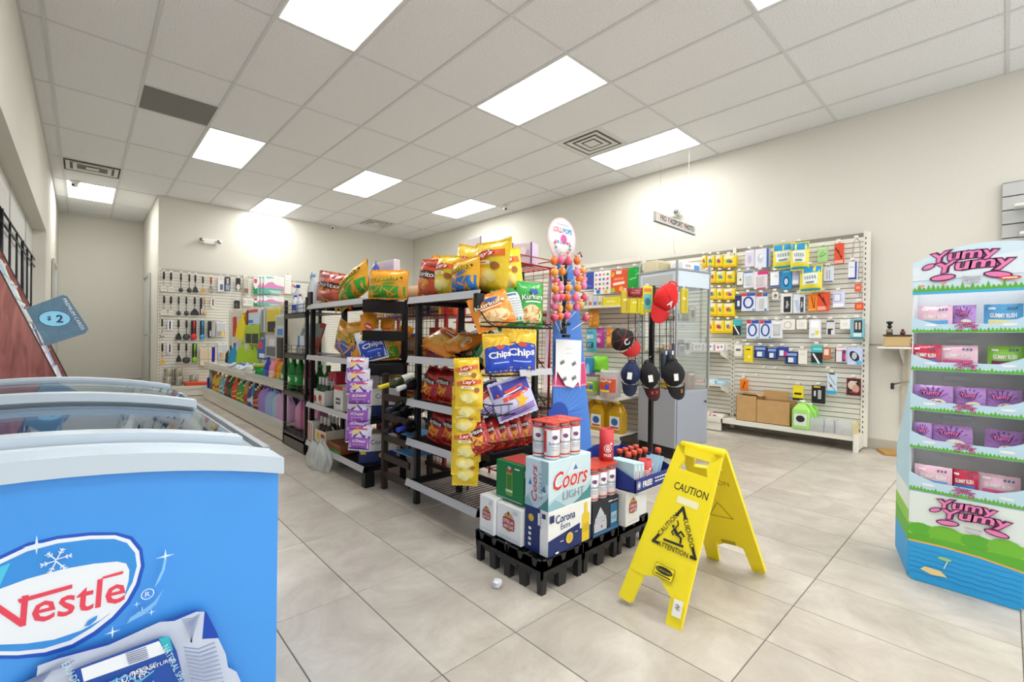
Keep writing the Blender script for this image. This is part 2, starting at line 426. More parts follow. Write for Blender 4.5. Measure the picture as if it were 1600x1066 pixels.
MB().box((0, 0, .006), (.58, .58, .006), mat('#3e3e3c', .9)).build('backing', t)
b = MB()
for k in range(29): b.box((0, -.28+k*.02, .0), (.58, .011, .006), mat('#8b8a85', .5))
b.build('bars', t)['kind'] = 'stuff'
# ---- ceiling cameras and emergency lights
def dome(p, label):
    t = thing('security_camera', label, 'camera', (p.x, p.y, CE)); w = gloss('#ecebe8')
    b = MB(); b.lathe([(.05, -.006), (.058, -.004), (.058, -.02), (.05, -.03)][::-1], w); b.build('base', t)
    MB().ell((0, 0, -.055), (.045, .045, .04), w).build('housing', t)
    MB().ell((-.02, -.028, -.07), (.02, .02, .018), gloss('#141414')).build('lens', t)
dome(at(790, 321, z=CE), 'white dome security camera on the ceiling near the right wall')
q = at(520, 352, z=CE); dome(Vector((q.x, YB-.08, CE)), 'white dome security camera above the back wall')
dome(at(117, 283, z=CE)+Vector((0, 0, 0)), 'white dome security camera by the alcove light panel')
def emergency(p, rz, label):
    t = thing('emergency_light', label, 'emergency light', p, rz); w = gloss('#ebeae4')
    MB().box((0, -.03, 0), (.2, .06, .09), w, .012).build('housing', t)
    for s in (-1, 1):
        h = MB().lathe([(.02, 0), (.04, .02), (.045, .05), (.042, .055)], mat('#e6e5df', .4), c=(s*.13, -.04, 0), R=rotm('X', math.pi/2-.2)).build('lamp_head', t)
        MB().lathe([(.001, 0), (.036, .001)], mat('#cfd2d2', .3), c=(s*.13, -.099, .011), R=rotm('X', math.pi/2-.2)).build('lens', h)
emergency(Vector((1.62, YB, 2.66)), FY, 'white twin-head emergency light on the back wall')
emergency(Vector((XR, 3.06, 2.70)), FX, 'white twin-head emergency light behind the passport photo sign')
# ================================================================ CHEST FREEZER
def hit(px, py, o, ux, uz):
    """(u,v) on a plane seen at a photo pixel"""
    o, ux, uz = Vector(o), Vector(ux).normalized(), Vector(uz).normalized(); n = ux.cross(uz)
    r = RT*((px-800)/F_PX)+UP*(-(py-533)/F_PX)+FW; c = Vector((0, 0, H))
    p = c+r*((o-c).dot(n)/r.dot(n))-o
    return p.dot(ux), p.dot(uz)
fx0, fx1, fy0, fy1 = -.478, .277, .94, 2.17
fxc, fhw = (fx0+fx1)/2, (fx1-fx0)/2
arch = lambda x: .052*(1-((x-fxc)/fhw)**2)
FZ = thing('chest_freezer', 'blue ice cream chest freezer with curved glass sliding lids in the foreground', 'freezer', (fxc, fy0, 0))
FBLUE = mat('#4a9df0', .28, noise=.06, scale=1.2)
def fl_(p): return (p[0]-fxc, p[1]-fy0, p[2])
b = MB(); N = 16
xs = [fx0+(fx1-fx0)*i/N for i in range(N+1)]
prof = [(x, .764+arch(x)) for x in xs]
outl = [(fx0, .04)]+[(fx1, .04)]+prof[::-1]
vs = [fl_((x, fy0+.012, z)) for x, z in outl]+[fl_((x, fy1, z)) for x, z in outl]; n = len(outl)
b.add(vs, [tuple(range(n)), tuple(range(n, 2*n))[::-1]]+[(i, n+i, n+(i+1) % n, (i+1) % n) for i in (0, n-1)]+[(1, n+1, n+2, 2)], FBLUE)
b.build('body', FZ, fix=True)
MB().b2(fx0-fxc+.03, fx1-fxc-.03, .04, fy1-fy0-.03, 0, .04, mat('#26282b', .6)).build('plinth', FZ)
gp = mat('#c3d0dc', .35); gp2 = mat('#dfe5ea', .3)
def archband(y0, y1, zl, zh, xa, xb, m, name, par=FZ, zoff=0):
    b = MB(); k = 18; X = [xa+(xb-xa)*i/k for i in range(k+1)]
    ring = [(x, zl+arch(x)) for x in X]+[(x, zh+arch(x)) for x in X[::-1]]; n = len(ring)
    vs = [fl_((x, y0, z+zoff)) for x, z in ring]+[fl_((x, y1, z+zoff)) for x, z in ring]
    fs = [(i, i+1, n-2-i, n-1-i) for i in range(k)]+[(n+i+1, n+i, n+n-1-i, n+n-2-i) for i in range(k)]+[(i, n+i, n+(i+1) % n, (i+1) % n) for i in range(n)]
    b.add(vs, fs, m, False); return b.build(name, par, fix=True)
archband(fy0-.008, fy0+.07, .764, .794, fx0-.004, fx1+.004, gp, 'end_cap')
archband(fy0+.068, fy0+.072, .794, .797, fx0, fx1, gp2, 'cap_lip')
archband(fy1-.06, fy1+.005, .764, .80, fx0-.004, fx1+.004, gp, 'end_cap')
gl = glass('#e6f0f6', .14, .02)
def lid(y0, y1, dz):
    xa, xb = fx0+.045, fx1-.045
    l = archband(y0+.04, y1-.04, .80+dz, .804+dz, xa, xb, gl, 'glass_lid')
    archband(y0, y0+.045, .792+dz, .812+dz, xa, xb, gp, 'lid_frame', l).location = (0, 0, 0)
    archband(y1-.045, y1, .792+dz, .812+dz, xa, xb, gp, 'lid_frame', l).location = (0, 0, 0)
    return l
lid(fy0+.085, 1.60, 0); lid(1.53, fy1-.07, .018)
tr = mat('#8b939b', .4, .3)
for s, xe in ((1, fx1), (-1, fx0)):
    b = MB(); b.b2(xe-fxc-s*.05, xe-fxc+s*.004, .07, fy1-fy0-.06, .764, .792, gp2, .004)
    b.b2(xe-fxc-s*.046, xe-fxc-s*.03, .07, fy1-fy0-.06, .79, .806, tr); b.b2(xe-fxc-s*.012, xe-fxc+s*.0, .07, fy1-fy0-.06, .79, .802, tr)
    b.build('lid_track', FZ)
MB().b2(fx0-fxc+.05, fx1-fxc-.05, .09, fy1-fy0-.07, .64, .65, mat('#eef1f3', .5)).build('inner_floor', FZ)
# frozen goods lying inside, seen through the lids
for i in range(26):
    x, y = random.uniform(fx0+.1, fx1-.1), random.uniform(fy0+.15, fy1-.15)
    c = random.choice(['#e8eef2', '#dfe8ee', '#c8d6e4', '#f2f2ee', '#b8c6da', '#e7dccf'])
    z = .672+random.random()*.03
    tag(MB().box((0, 0, 0), (.13, .09, .03), foil(c), .012, R=rotm('Z', random.uniform(0, 3)) @ rotm('X', random.uniform(-.3, .3))).build('frozen_pack', None, (x, y, z)),
        'pale wrapped frozen pack lying in the chest freezer under the glass', 'frozen food', 'frozen packs inside the freezer')
# printed front
PF = plane((0, fy0+.012, 0), (1, 0, 0), (0, 0, 1))
def c5(x, y): return hit(x/3.555, 780+y/3.555, (0, fy0+.012, 0), (1, 0, 0), (0, 0, 1))
D = Deco(lambda u, v, o: PF(u-fxc, v, o)-Vector((0, fy0, 0)))
white, red = card('#eef3fa'), card('#e8475c')
halo = [(-420, 600), (-300, 430), (0, 315), (150, 245), (320, 205), (500, 185), (650, 185), (735, 208), (790, 275), (803, 370), (775, 480), (720, 580), (640, 670), (535, 755), (410, 825), (255, 872), (100, 886), (0, 886), (-250, 880), (-400, 780)]
ringo = [(-400, 600), (-290, 450), (0, 335), (150, 265), (320, 222), (500, 202), (640, 200), (722, 225), (772, 288), (782, 370), (755, 470), (703, 565), (622, 655), (520, 735), (400, 805), (250, 850), (100, 866), (0, 866), (-240, 860), (-380, 770)]
ringi = [(-380, 605), (-275, 470), (0, 360), (150, 290), (320, 245), (500, 222), (635, 220), (705, 243), (750, 298), (760, 370), (735, 462), (685, 552), (605, 638), (505, 715), (390, 783), (245, 828), (100, 843), (0, 843), (-230, 840), (-365, 755)]
pan = [(-330, 600), (-200, 560), (0, 497), (150, 442), (350, 387), (520, 357), (650, 345), (700, 356), (718, 392), (714, 450), (690, 540), (640, 610), (560, 668), (450, 728), (300, 778), (150, 800), (0, 806), (-200, 800), (-320, 720)]
P5 = lambda L: [c5(*q) for q in L][::-1]
D.poly(P5(halo), card('#1e56c4')); D.poly(P5(ringo), white); D.poly(P5(ringi), card('#3a93e4')); D.poly(P5(pan), white)
# sweep of lighter blue at the left inside the oval
D.poly(P5([(-365, 600), (-260, 480), (0, 375), (60, 350), (0, 480), (-200, 545)]), card('#4fc6ec'))
# the name
a, e = c5(-75, 740), c5(690, 552); l0, l1 = c5(522, 590), c5(522, 432)
cx, hgt = (a[0]+e[0])/2, l1[1]-l0[1]
D.text('Nestle', cx+.002, (a[1]+e[1])/2+hgt*.5-.004, hgt, red, w=e[0]-a[0], rot=math.atan2(e[1]-a[1], e[0]-a[0]), bold=.012)
D.poly(P5([(100, 553), (402, 470), (402, 492), (110, 575)]), red); D.poly(P5([(570, 428), (685, 395), (682, 412), (568, 441)]), red)
D.poly(P5([(468, 705), (490, 670), (542, 640), (535, 665), (500, 695)]), card('#3a93e4'))
u, v = c5(315, 330); r = abs(c5(315, 268)[1]-v)
for k in range(6):
    t = k*math.pi/3+.1
    D.rect(u+math.cos(t)*r*.5, v+math.sin(t)*r*.5, r, r*.09, white, t)
    for s in (.55, .8):
        for w in (-1, 1): D.rect(u+math.cos(t)*r*s+math.cos(t+w*.8)*r*.12, v+math.sin(t)*r*s+math.sin(t+w*.8)*r*.12, r*.28, r*.07, white, t+w*.8)
u, v = c5(815, 508); D.ring(u, v, .0085, .0085, .0012, white); D.text('R', u, v, .008, white)
for (x, y, s) in ((912, 300, .013), (208, 235, .014), (785, 600, .008), (835, 605, .006), (622, 712, .01), (755, 560, .005)):
    u, v = c5(x, y); D.star(u, v, s, card('#dff2ff'), 4, .16, math.pi/2)
D.poly(P5([(905, 310), (918, 312), (908, 370), (880, 430), (850, 472), (870, 420), (892, 372)]), card('#8cc8f8'))
D.poly(P5([(720, 630), (790, 590), (850, 545), (905, 470), (860, 560), (800, 612), (700, 665)]), card('#7ebcf5'))
# printed pack of bottles
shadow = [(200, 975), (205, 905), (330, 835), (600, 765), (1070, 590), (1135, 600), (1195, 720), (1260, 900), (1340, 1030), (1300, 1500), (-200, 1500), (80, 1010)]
film = [(95, 1010), (205, 960), (215, 890), (330, 850), (600, 780), (800, 690), (880, 655), (960, 650), (1080, 600), (1125, 600), (1112, 750), (1200, 745), (1240, 830), (1255, 905), (1300, 930), (1345, 1030), (1345, 1500), (-200, 1500)]
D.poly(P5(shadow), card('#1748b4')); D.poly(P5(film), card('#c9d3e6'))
wl = card('#8e9cc2')
for k in range(13):
    D.poly(P5([(1000+4*k, 640+k*9), (1060-k*2, 632+k*9), (1100-k*4, 610+k*9), (1102-k*4, 613+k*9), (1062-k*2, 637+k*9), (1000+4*k, 644+k*9)]), wl)
    D.poly(P5([(1010+k*4, 790+k*19), (1090+k*4, 800+k*20), (1180+k*5, 765+k*22), (1183+k*5, 771+k*22), (1090+k*4, 807+k*20), (1010+k*4, 796+k*19)]), wl)
    D.poly(P5([(110+k*4, 990+k*5), (230+k*5, 935-k*4), (380+k*3, 880-k*4), (382+k*3, 884-k*4), (232+k*5, 940-k*4), (112+k*4, 995+k*5)]), wl)
D.poly(P5([(400, 890), (445, 870), (880, 715), (925, 710), (965, 790), (1000, 930), (1060, 1060), (1060, 1500), (470, 1500), (430, 1040)]), card('#2350a8'))
D.poly(P5([(450, 880), (870, 735), (905, 800), (465, 950)]), white); D.poly(P5([(868, 720), (925, 708), (945, 785), (905, 800)]), card('#35b7c9'))
for k in range(6): D.poly(P5([(690+k*3, 800+k*10), (800+k*3, 765+k*10), (801+k*3, 770+k*10), (691+k*3, 806+k*10)]), card('#7d86a8'))
rr = -math.radians(-1)
def tx5(s, x, y, h, m, rot=0): u, v = c5(x, y); D.text(s, u, v, h, m, rot=rot)
for s, x, y, h in (('PLEASE', 790, 880, .007), ('100%', 720, 915, .013), ('RECYCLED', 700, 950, .008), ('RECYCLE', 590, 960, .007), ('NATURAL', 880, 850, .006), ('EAU DE', 590, 1000, .007)): tx5(s, x, y, h, white, .05)
for s, x, y in (('NATURAL SPRING WATER', 985, 930), ('EAU DE SOURCE', 432, 960)): tx5(s, x, y, .008, card('#bfe6f4'), -1.25)
for k in range(3): D.poly(P5([(480, 985+k*55), (700, 905+k*55), (760, 940+k*55), (840, 880+k*55), (842, 888+k*55), (760, 950+k*55), (700, 915+k*55), (480, 993+k*55)]), card('#57b8e8'))
D.build('printed_front', FZ)
# the lid sticker with the reflected price disc is the rack's sign mirrored in the glass
# ================================================================ CARD RACK, SIGN, WALL GRID
CR = thing('card_rack', 'sloped mahogany greeting card rack against the left wall', 'card rack', (-.2, 3.3, 0))
mah = bpy.data.materials.new('mahogany'); mah.use_nodes = True
nt = mah.node_tree; pb = nt.nodes['Principled BSDF']; pb.inputs['Roughness'].default_value = .35
tc = nt.nodes.new('ShaderNodeTexCoord'); mp_ = nt.nodes.new('ShaderNodeMapping'); mp_.inputs['Scale'].default_value = (8, 8, 1.6)
wv = nt.nodes.new('ShaderNodeTexNoise'); wv.inputs['Scale'].default_value = 3; wv.inputs['Detail'].default_value = 8; wv.inputs['Distortion'].default_value = 1.4
nt.links.new(tc.outputs['Object'], mp_.inputs[0]); nt.links.new(mp_.outputs[0], wv.inputs['Vector'])
rp = nt.nodes.new('ShaderNodeValToRGB'); rp.color_ramp.elements[0].position = .3; rp.color_ramp.elements[1].position = .72
rp.color_ramp.elements[0].color = (*lin('#7d4038'), 1); rp.color_ramp.elements[1].color = (*lin('#b87166'), 1)
nt.links.new(wv.outputs['Fac'], rp.inputs['Fac']); nt.links.new(rp.outputs[0], pb.inputs['Base Color'])
xf = lambda z: -.09+(.83-z)*.376       # sloping front edge
for y in (2.86, 3.66):
    b = MB(); top = 1.46 if y < 3 else 1.52
    pl = [(-.47, .02), (xf(.45), .02), (xf(.45), .45), (xf(top), top), (-.47, top)]
    b.prism(pl, lambda u, v, o, y=y: Vector((u+.2, y-3.3+o, v)), mah, .02); b.build('side_panel', CR, fix=True)
    MB().tube([(xf(.45)+.2, y-3.3+.01, .45), (xf(top)+.2, y-3.3+.01, top)], .006, mat('#2a2426', .5), 6).build('edge_strip', CR)
MB().b2(-.26, -.25, -.42, .36, .02, 1.5, mah).build('back_panel', CR)
tiers = []
for k in range(9):
    z = .5+k*.11; x = xf(z)
    MB().b2(x+.2-.1, x+.2-.022, -.42, .36, z, z+.006, mah).build('tier_shelf', CR)
    MB().b2(x+.2-.026, x+.2-.022, -.42, .36, z, z+.03, glass('#eef4f6', .25)).build('tier_lip', CR)
    tiers.append((x, z))
cc = ['#e8e6e2', '#f1efe9', '#d7dbe6', '#efe4e8', '#b9cfe2', '#e3d4ea', '#f4f1e4', '#8fb4d8', '#6a5a9a', '#cfe3cf']
n = 0
for k, (x, z) in enumerate(tiers):
    for j in range(5):
        y = 2.93+j*.15; c = cc[(k*3+j*2) % len(cc)]
        t = tag(MB().box((0, 0, .06), (.006, .12, .12), card(c), R=rotm('Y', -.3)).build('greeting_card', None, (x-.042, y, z+.008)),
                'greeting card in tier %s from the bottom, %s from the near side of the rack' % (ORD[k], ORD[j]), 'card', 'greeting cards on the sloped rack')
        D = Deco(plane((-.004, 0, .075), (0, -1, 0), (.28, 0, .96)), off=.002); D.rect(0, .0, .08, .05, card(cc[(k+j*3+4) % len(cc)])); D.build('print', t)
# price sign
so = at(40, 478, y=3.3); PS = thing('price_sign', 'tilted blue-grey sign reading premium cards two dollars on the card rack', 'sign', (0, 3.3, 0))
pts = [at(*q, y=3.3) for q in [(40, 482), (98, 461), (105, 463), (136, 510), (138, 515), (133, 521), (75, 540), (70, 537)]]
MB().prism([(q.x, q.z) for q in pts][::-1], lambda u, v, o: Vector((u, -o, v)), mat('#5d7d93', .5, noise=.15, scale=30), .004).build('panel', PS, fix=True)
D = Deco(lambda u, v, o: Vector((u, -o, v)), off=.0046)
q = at(86, 498, y=3.3); ang = math.atan2(at(125, 500, y=3.3).z-at(45, 522, y=3.3).z, at(125, 500, y=3.3).x-at(45, 522, y=3.3).x)-.2
D.ell(q.x, q.z, .06, .042, card('#1f3f63')); D.ell(q.x, q.z, .057, .039, card('#8fd2f0'))
D.text('2', q.x+.017, q.z, .04, card('#23365c'), bold=.03); D.text('$', q.x-.021, q.z, .024, card('#23365c'), bold=.02)
a, b_ = at(101, 467, y=3.3), at(131, 515, y=3.3)
D.text('PREMIUM CARDS', (a.x+b_.x)/2-.002, (a.z+b_.z)/2, .014, card('#eef4f8'), w=(a-b_).length, rot=math.atan2(b_.z-a.z, b_.x-a.x))
D.build('lettering', PS)
# black wall grid
WG = thing('wire_grid', 'black metal wire grid panel on the left wall behind the card rack', 'wire grid', (-.46, 6, 0)); bk = mat('#23242c', .4, .3)
for z in (1.95, 1.86): MB().tube([(0, -1.9, z), (0, 2.5, z)], .009, bk).build('rail', WG)
for i in range(9): MB().tube([(0, -1.9+i*.55, 1.1), (0, -1.9+i*.55, 1.96)], .013 if i % 3 == 2 else .009, bk).build('upright', WG)
MB().tube([(0, -1.9, 1.1), (0, 2.5, 1.1)], .009, bk).build('rail', WG)
# ================================================================ CAUTION SIGN
YEL = mat('#f7e11d', .38); ink = card('#2b2a20')
CS = thing('caution_sign', 'yellow folding wet floor caution sign standing on the tiles', 'caution sign', (1.87, .85, 0))
def leaf(base, top, wb, wt, front):
    base, top = Vector(base)-Vector((1.87, .85, 0)), Vector(top)-Vector((1.87, .85, 0))
    uz = (top-base).normalized(); ux = Vector((.1, -.995, 0)) if front else Vector((-.1, .995, 0)); ux = (ux-uz*ux.dot(uz)).normalized()
    fn = plane(base, ux, uz); L = (top-base).length
    W = lambda v: (wb+(wt-wb)*v/L)/2
    b = MB(); fo, cr = .14, .30
    b.prism([(-W(0), .008), (-W(0)+.008, 0), (-W(0)+.052, 0), (-W(0)+.056, .008), (-W(.13)+.062, .13), (-W(.15), .15)], fn, YEL, .018)
    b.prism([(W(0)-.052, 0), (W(0)-.008, 0), (W(0), .008), (W(.15), .15), (W(.13)-.062, .13), (W(0)-.056, .008)], fn, YEL, .018)
    b.prism([(-W(.15), .15), (-W(.13)+.062, .13), (0, .145), (W(.13)-.062, .13), (W(.15), .15), (W(L-.095), L-.095), (-W(L-.095), L-.095)], fn, YEL, .018)
    for s in (-1, 1): b.prism([(s*W(L-.095), L-.095), (s*W(L), L), (s*(W(L)-.03), L), (s*(W(L)-.045), L-.06), (s*(W(L)-.03), L-.095)][::s], fn, YEL, .018)
    b.prism([(-W(L)+.03, L-.035), (W(L)-.03, L-.035), (W(L), L), (-W(L), L)], fn, YEL, .018)
    o = b.build('front_leaf' if front else 'back_leaf', CS, fix=True)
    pb_ = MB().prism([(-W(.12)+.004, .115), (-W(.1)+.062, .115), (0, .135), (W(.1)-.062, .095), (W(.1)-.012, .075), (W(.12)-.004, .09), (W(L-.11)-.008, L-.10), (-W(L-.11)+.008, L-.10)], lambda u, v, o: fn(u, v, .018+o), YEL, .003)
    pb_.build('face_plate', o, fix=True)
    return fn, base+Vector((1.87, .85, 0)), ux, uz, o, L
fb, ft = Vector((1.563, .90, 0)), Vector((1.845, .842, .578))
fn, o_, ux, uz, leafo, L = leaf(fb, ft, .252, .182, True)
nrm = ux.cross(uz); pf = o_+nrm*.021
h3 = lambda x, y: hit(960+x/3.331, 680+y/3.331, pf, ux, uz)
D = Deco(lambda u, v, o: fn(u, v, .021+o))
u, v = h3(398, 290); a, e = h3(310, 265), h3(488, 318); D.text('CAUTION', u, v, .03, ink, w=e[0]-a[0], bold=.01)
u, v = h3(381, 352); D.rect(u, v, .085, .027, card('#f6eec0'))
T1, T2, T3 = h3(358, 380), h3(203, 550), h3(422, 645)
cx, cy = (T1[0]+T2[0]+T3[0])/3, (T1[1]+T2[1]+T3[1])/3
def band(p, q, r, w=.011):       # thick bent corner of the triangle
    for s, e in ((p, q), (q, r)):
        d = math.atan2(e[1]-s[1], e[0]-s[0]); D.rect((s[0]+e[0])/2, (s[1]+e[1])/2, math.hypot(e[0]-s[0], e[1]-s[1])+w*.6, w, ink, d)
    D.ell(q[0], q[1], w*.55, w*.55, ink)
lp = lambda p, q, t: (p[0]+(q[0]-p[0])*t, p[1]+(q[1]-p[1])*t)
band(lp(T1, T2, .22), T1, lp(T1, T3, .22)); band(lp(T2, T1, .18), T2, lp(T2, T3, .12)); band(lp(T3, T1, .2), T3, lp(T3, T2, .1))
for s, p, q, c in (('CAUTION', T2, T1, .5), ('CUIDADO', T1, T3, .5), ('ATTENTION', T2, T3, .48)):
    m_ = lp(p, q, c); d = math.atan2(q[1]-p[1], q[0]-p[0]); k = .62 if s != 'ATTENTION' else .72
    D.text(s, m_[0], m_[1], .019, ink, w=math.hypot(q[0]-p[0], q[1]-p[1])*k, rot=d, bold=.01)
def limb(pts, w):
    P = [h3(*q) for q in pts]
    for s, e in zip(P, P[1:]):
        d = math.atan2(e[1]-s[1], e[0]-s[0]); D.rect((s[0]+e[0])/2, (s[1]+e[1])/2, math.hypot(e[0]-s[0], e[1]-s[1])+w*.5, w, ink, d)
u, v = h3(309, 476); D.ell(u, v, .0055, .0055, ink)
limb([(315, 490), (330, 520)], .012); limb([(330, 520), (350, 540), (345, 565)], .007); limb([(328, 520), (350, 505), (366, 530)], .007)
limb([(316, 492), (302, 505), (310, 522)], .005); limb([(322, 486), (337, 470), (333, 448)], .005); limb([(262, 545), (360, 582)], .009)
u, v = h3(262, 715); D.rect(u, v, .075, .045, ink); D.rect(u, v, .072, .042, YEL); D.ell(u, v+.004, .034, .013, ink); D.text('Rubbermaid', u, v+.004, .008, card('#c9b92a')); D.rect(u, v-.014, .06, .004, ink)
u, v = h3(333, 905); D.rect(u, v, .034, .056, card('#f3f1e6'), .12)
for k in range(6): D.rect(u-.004+.004*(k % 3), v+.012-.003*k, .012, .0016, ink, .12)
D.build('lettering', leafo)
fn2, o2, ux2, uz2, leafb, L2 = leaf(Vector((2.19, .83, 0)), ft+Vector((.02, 0, 0)), .252, .182, False)
D = Deco(lambda u, v, o: fn2(u, v, -.001-o)); gy = card('#b59f1c')   # moulded marks on the inner side
D.text('CAUTION', 0, .5, .026, gy, w=-.14); D.ring(0, .33, .06, .06, .008, gy, 3, math.pi/2, 0, 2*math.pi); D.rect(0, .15, .06, .02, gy); D.build('moulded_marks', leafb)
h = ft-Vector((1.87, .85, 0)); MB().tube([h+Vector((.015, .088, .008)), h+Vector((.015, -.088, .004))], .019, YEL, 10).build('hinge_bar', CS)
# ================================================================ PALLET STANDS AND BEER
BP = mat('#232325', .42, noise=.2, scale=20)
pal = None
PX = [1.342, 1.608, 1.874]
for i, x0 in enumerate(PX):
    t = thing('pallet_stand', ['black plastic pallet stand under the white, green and pale blue beer cases', 'black plastic pallet stand under the dark mountain beer case', 'black plastic pallet stand under the blue giveaway tray'][i], 'pallet', (x0, 1.245, 0), group='black pallet stands')
    W, Dp, Ht = .258, .42, .14
    b = MB()
    for k in range(5): b.b2(0, W, k*Dp/4-.006+.006*(k == 0)*1-.0, k*Dp/4+.006, Ht-.045, Ht-.004, BP)
    for k in range(4): b.b2(k*W/3-.005*(k > 0), k*W/3+.005, 0, Dp, Ht-.045, Ht-.004, BP)
    b.build('deck_ribs', t)
    def skirt(L, fn):
        K = 3 if L < .3 else 5; seg = L/K; pts = []
        for k in range(K):
            a = k*seg; pts += [(a, Ht), (a+seg*.3, Ht), (a+seg*.42, Ht-.032), (a+seg*.62, Ht-.032), (a+seg*.74, Ht)]
        pts += [(L, Ht), (L, Ht-.075)]
        for k in range(K-1, -1, -1):
            a = k*seg; pts += [(a+seg*.78, Ht-.075), (a+seg*.66, Ht-.06), (a+seg*.34, Ht-.06), (a+seg*.22, Ht-.075)]
        pts += [(0, Ht-.075)]
        return MB().prism(pts, fn, BP, .008)
    skirt(Dp, lambda u, v, o: Vector((o, u, v))).build('skirt', t, fix=True); skirt(Dp, lambda u, v, o: Vector((W-o, u, v))).build('skirt', t, fix=True)
    skirt(W, lambda u, v, o: Vector((u, o, v))).build('skirt', t, fix=True); skirt(W, lambda u, v, o: Vector((u, Dp-o, v))).build('skirt', t, fix=True)
    def leg(x, y, w, d):
        q = .8; z1 = Ht-.05; b = MB()
        b.add([(x-w*q, y-d*q, 0), (x+w*q, y-d*q, 0), (x+w*q, y+d*q, 0), (x-w*q, y+d*q, 0), (x-w, y-d, z1), (x+w, y-d, z1), (x+w, y+d, z1), (x-w, y+d, z1)],
              [(3, 2, 1, 0), (4, 5, 6, 7), (0, 1, 5, 4), (1, 2, 6, 5), (2, 3, 7, 6), (3, 0, 4, 7)], BP); b.build('leg', t)
    for yy in (.016, .115, .21, .305, Dp-.016):
        for xx in (.016, W-.016): leg(xx, yy, .016, .016 if yy in (.016, Dp-.016) else .022)
    leg(W/2, .016, .028, .014); leg(W/2, Dp-.016, .028, .014); leg(W/2, Dp/2, .03, .03)
def case(name, label, cat, x0, x1, y0, y1, z0, z1, m, group=None):
    """box standing at its base; local origin bottom centre, front faces -y, left side -x"""
    t = thing(name, label, cat, ((x0+x1)/2, (y0+y1)/2, z0), group=group); w, d, h = x1-x0, y1-y0, z1-z0
    MB().box((0, 0, h/2), (w, d, h), m, .002).build('carton', t)
    Fr = Deco(plane((0, -d/2, h/2), (1, 0, 0), (0, 0, 1))); Le = Deco(plane((-w/2, 0, h/2), (0, -1, 0), (0, 0, 1)))
    return t, Fr, Le, w, d, h
cw, cn, cb, cr_ = card('#f1f1ef'), card('#24336b'), card('#1f1f22'), card('#d3343f')
gold = card('#d8b45a')
def stella(x0, x1, y0, y1, z0, z1, label, faces='FL'):
    t, Fr, Le, w, d, h = case('beer_case', label, 'beer case', x0, x1, y0, y1, z0, z1, cw, 'beer cases on the pallet stands')
    for k, (D, W) in {'F': (Fr, w), 'L': (Le, d)}.items():
        if k not in faces: continue
        s = min(W*.75, .1)
        D.ell(0, .008, s*.36, s*.42, card('#c9a36a')); D.rect(0, .0, s*.72, s*.5, card('#b4303c')); D.ring(0, 0, s*.42, s*.3, .0015, card('#8b1f2a'))
        D.text('STELLA', 0, s*.1, s*.16, cw, w=s*.62, bold=.02); D.text('ARTOIS', 0, -s*.12, s*.15, cw, w=s*.62, bold=.02); D.ell(0, s*.46, s*.05, s*.09, card('#8b1f2a'))
        D.rect(-W*.0, -h*.38, W*.8, .002, card('#c9c9cf')); D.rect(W*.28, h*.36, W*.2, h*.12, card('#d6d6da')); D.build('print', t)
stella(1.35, 1.62, 1.552, 1.652, .14, .305, 'white beer case with red crest at the back end of the pallet stack')
stella(1.365, 1.62, 1.392, 1.548, .14, .295, 'white beer case with red crest under the green case', 'L')
t, Fr, Le, w, d, h = case('beer_case', 'dark green beer case with a tall can picture on the white cases', 'beer case', 1.39, 1.56, 1.405, 1.585, .305, .475, card('#14783f'), 'beer cases on the pallet stands')
Le.rect(0, -.005, .04, .11, card('#7fae3c')); Le.rect(0, -.01, .032, .085, card('#3d7a2c')); Le.rect(0, .048, .04, .012, card('#c23a33')); Le.ell(0, .062, .012, .008, card('#b9bcc0'))
Le.rect(0, -.04, .044, .012, card('#cdd6bf')); Le.rect(.05, .065, .03, .006, cw); Le.rect(0, -h/2+.008, d*.9, .002, cw); Le.build('print', t)
Fr.text('M', -.065, .05, .03, cw, bold=.02); Fr.rect(-.06, .015, .03, .012, cw); Fr.build('lettering', t)
MB().b2(-w/2+.02, w/2-.02, -d/2+.01, d/2-.01, h, h+.002, card('#b8433c')).build('carry_handle', t)
# dark navy and white case with the yellow bottle
t, Fr, Le, w, d, h = case('beer_case', 'white and navy beer case with a yellow bottle picture, bottom of the front stack', 'beer case', 1.382, 1.664, 1.252, 1.386, .14, .325, cw, 'beer cases on the pallet stands')
Fr.rect(0, -.06, w, .065, cn); Fr.poly([(-w/2, -.028), (w*.22, .0), (w*.22, -.03), (-w/2, -.03)], cn)
yb = card('#eacb33'); Fr.rect(w*.36, -.035, .052, .11, yb); Fr.ell(w*.36, .02, .026, .018, yb); Fr.rect(w*.36, .045, .02, .07, yb); Fr.rect(w*.36, -.03, .04, .035, card('#d9b422'))
Fr.text('Corona', -.035, .05, .036, card('#23407e'), w=.125, bold=.01); Fr.text('Extra', -.035, .015, .025, card('#23407e'), w=.06)
Fr.ell(-.01, -.045, .024, .024, card('#d9b53a')); Fr.ring(-.01, -.045, .019, .019, .002, card('#f2dd8a')); Fr.rect(.035, -.03, .018, .003, cw); Fr.rect(-.06, -.045, .02, .003, cw); Fr.rect(-.09, -.085, .02, .008, cw)
Fr.rect(-w/2+.018, .06, .026, .03, cn); Fr.build('print', t)
Le.rect(d*.32, -.0, d*.34, h, cw); Le.rect(-.022, 0, d*.66, h, cn); Le.ell(-.03, .045, .016, .016, card('#d9b53a')); Le.rect(.025, .05, .03, .05, cw); Le.text('CORONA', .025, .05, .012, cn, rot=-math.pi/2)
for k in range(4): Le.ell(-.035, -.0-k*.022, .009, .007, cw)
Le.rect(.045, .07, .02, .02, cn); Le.build('print', t)
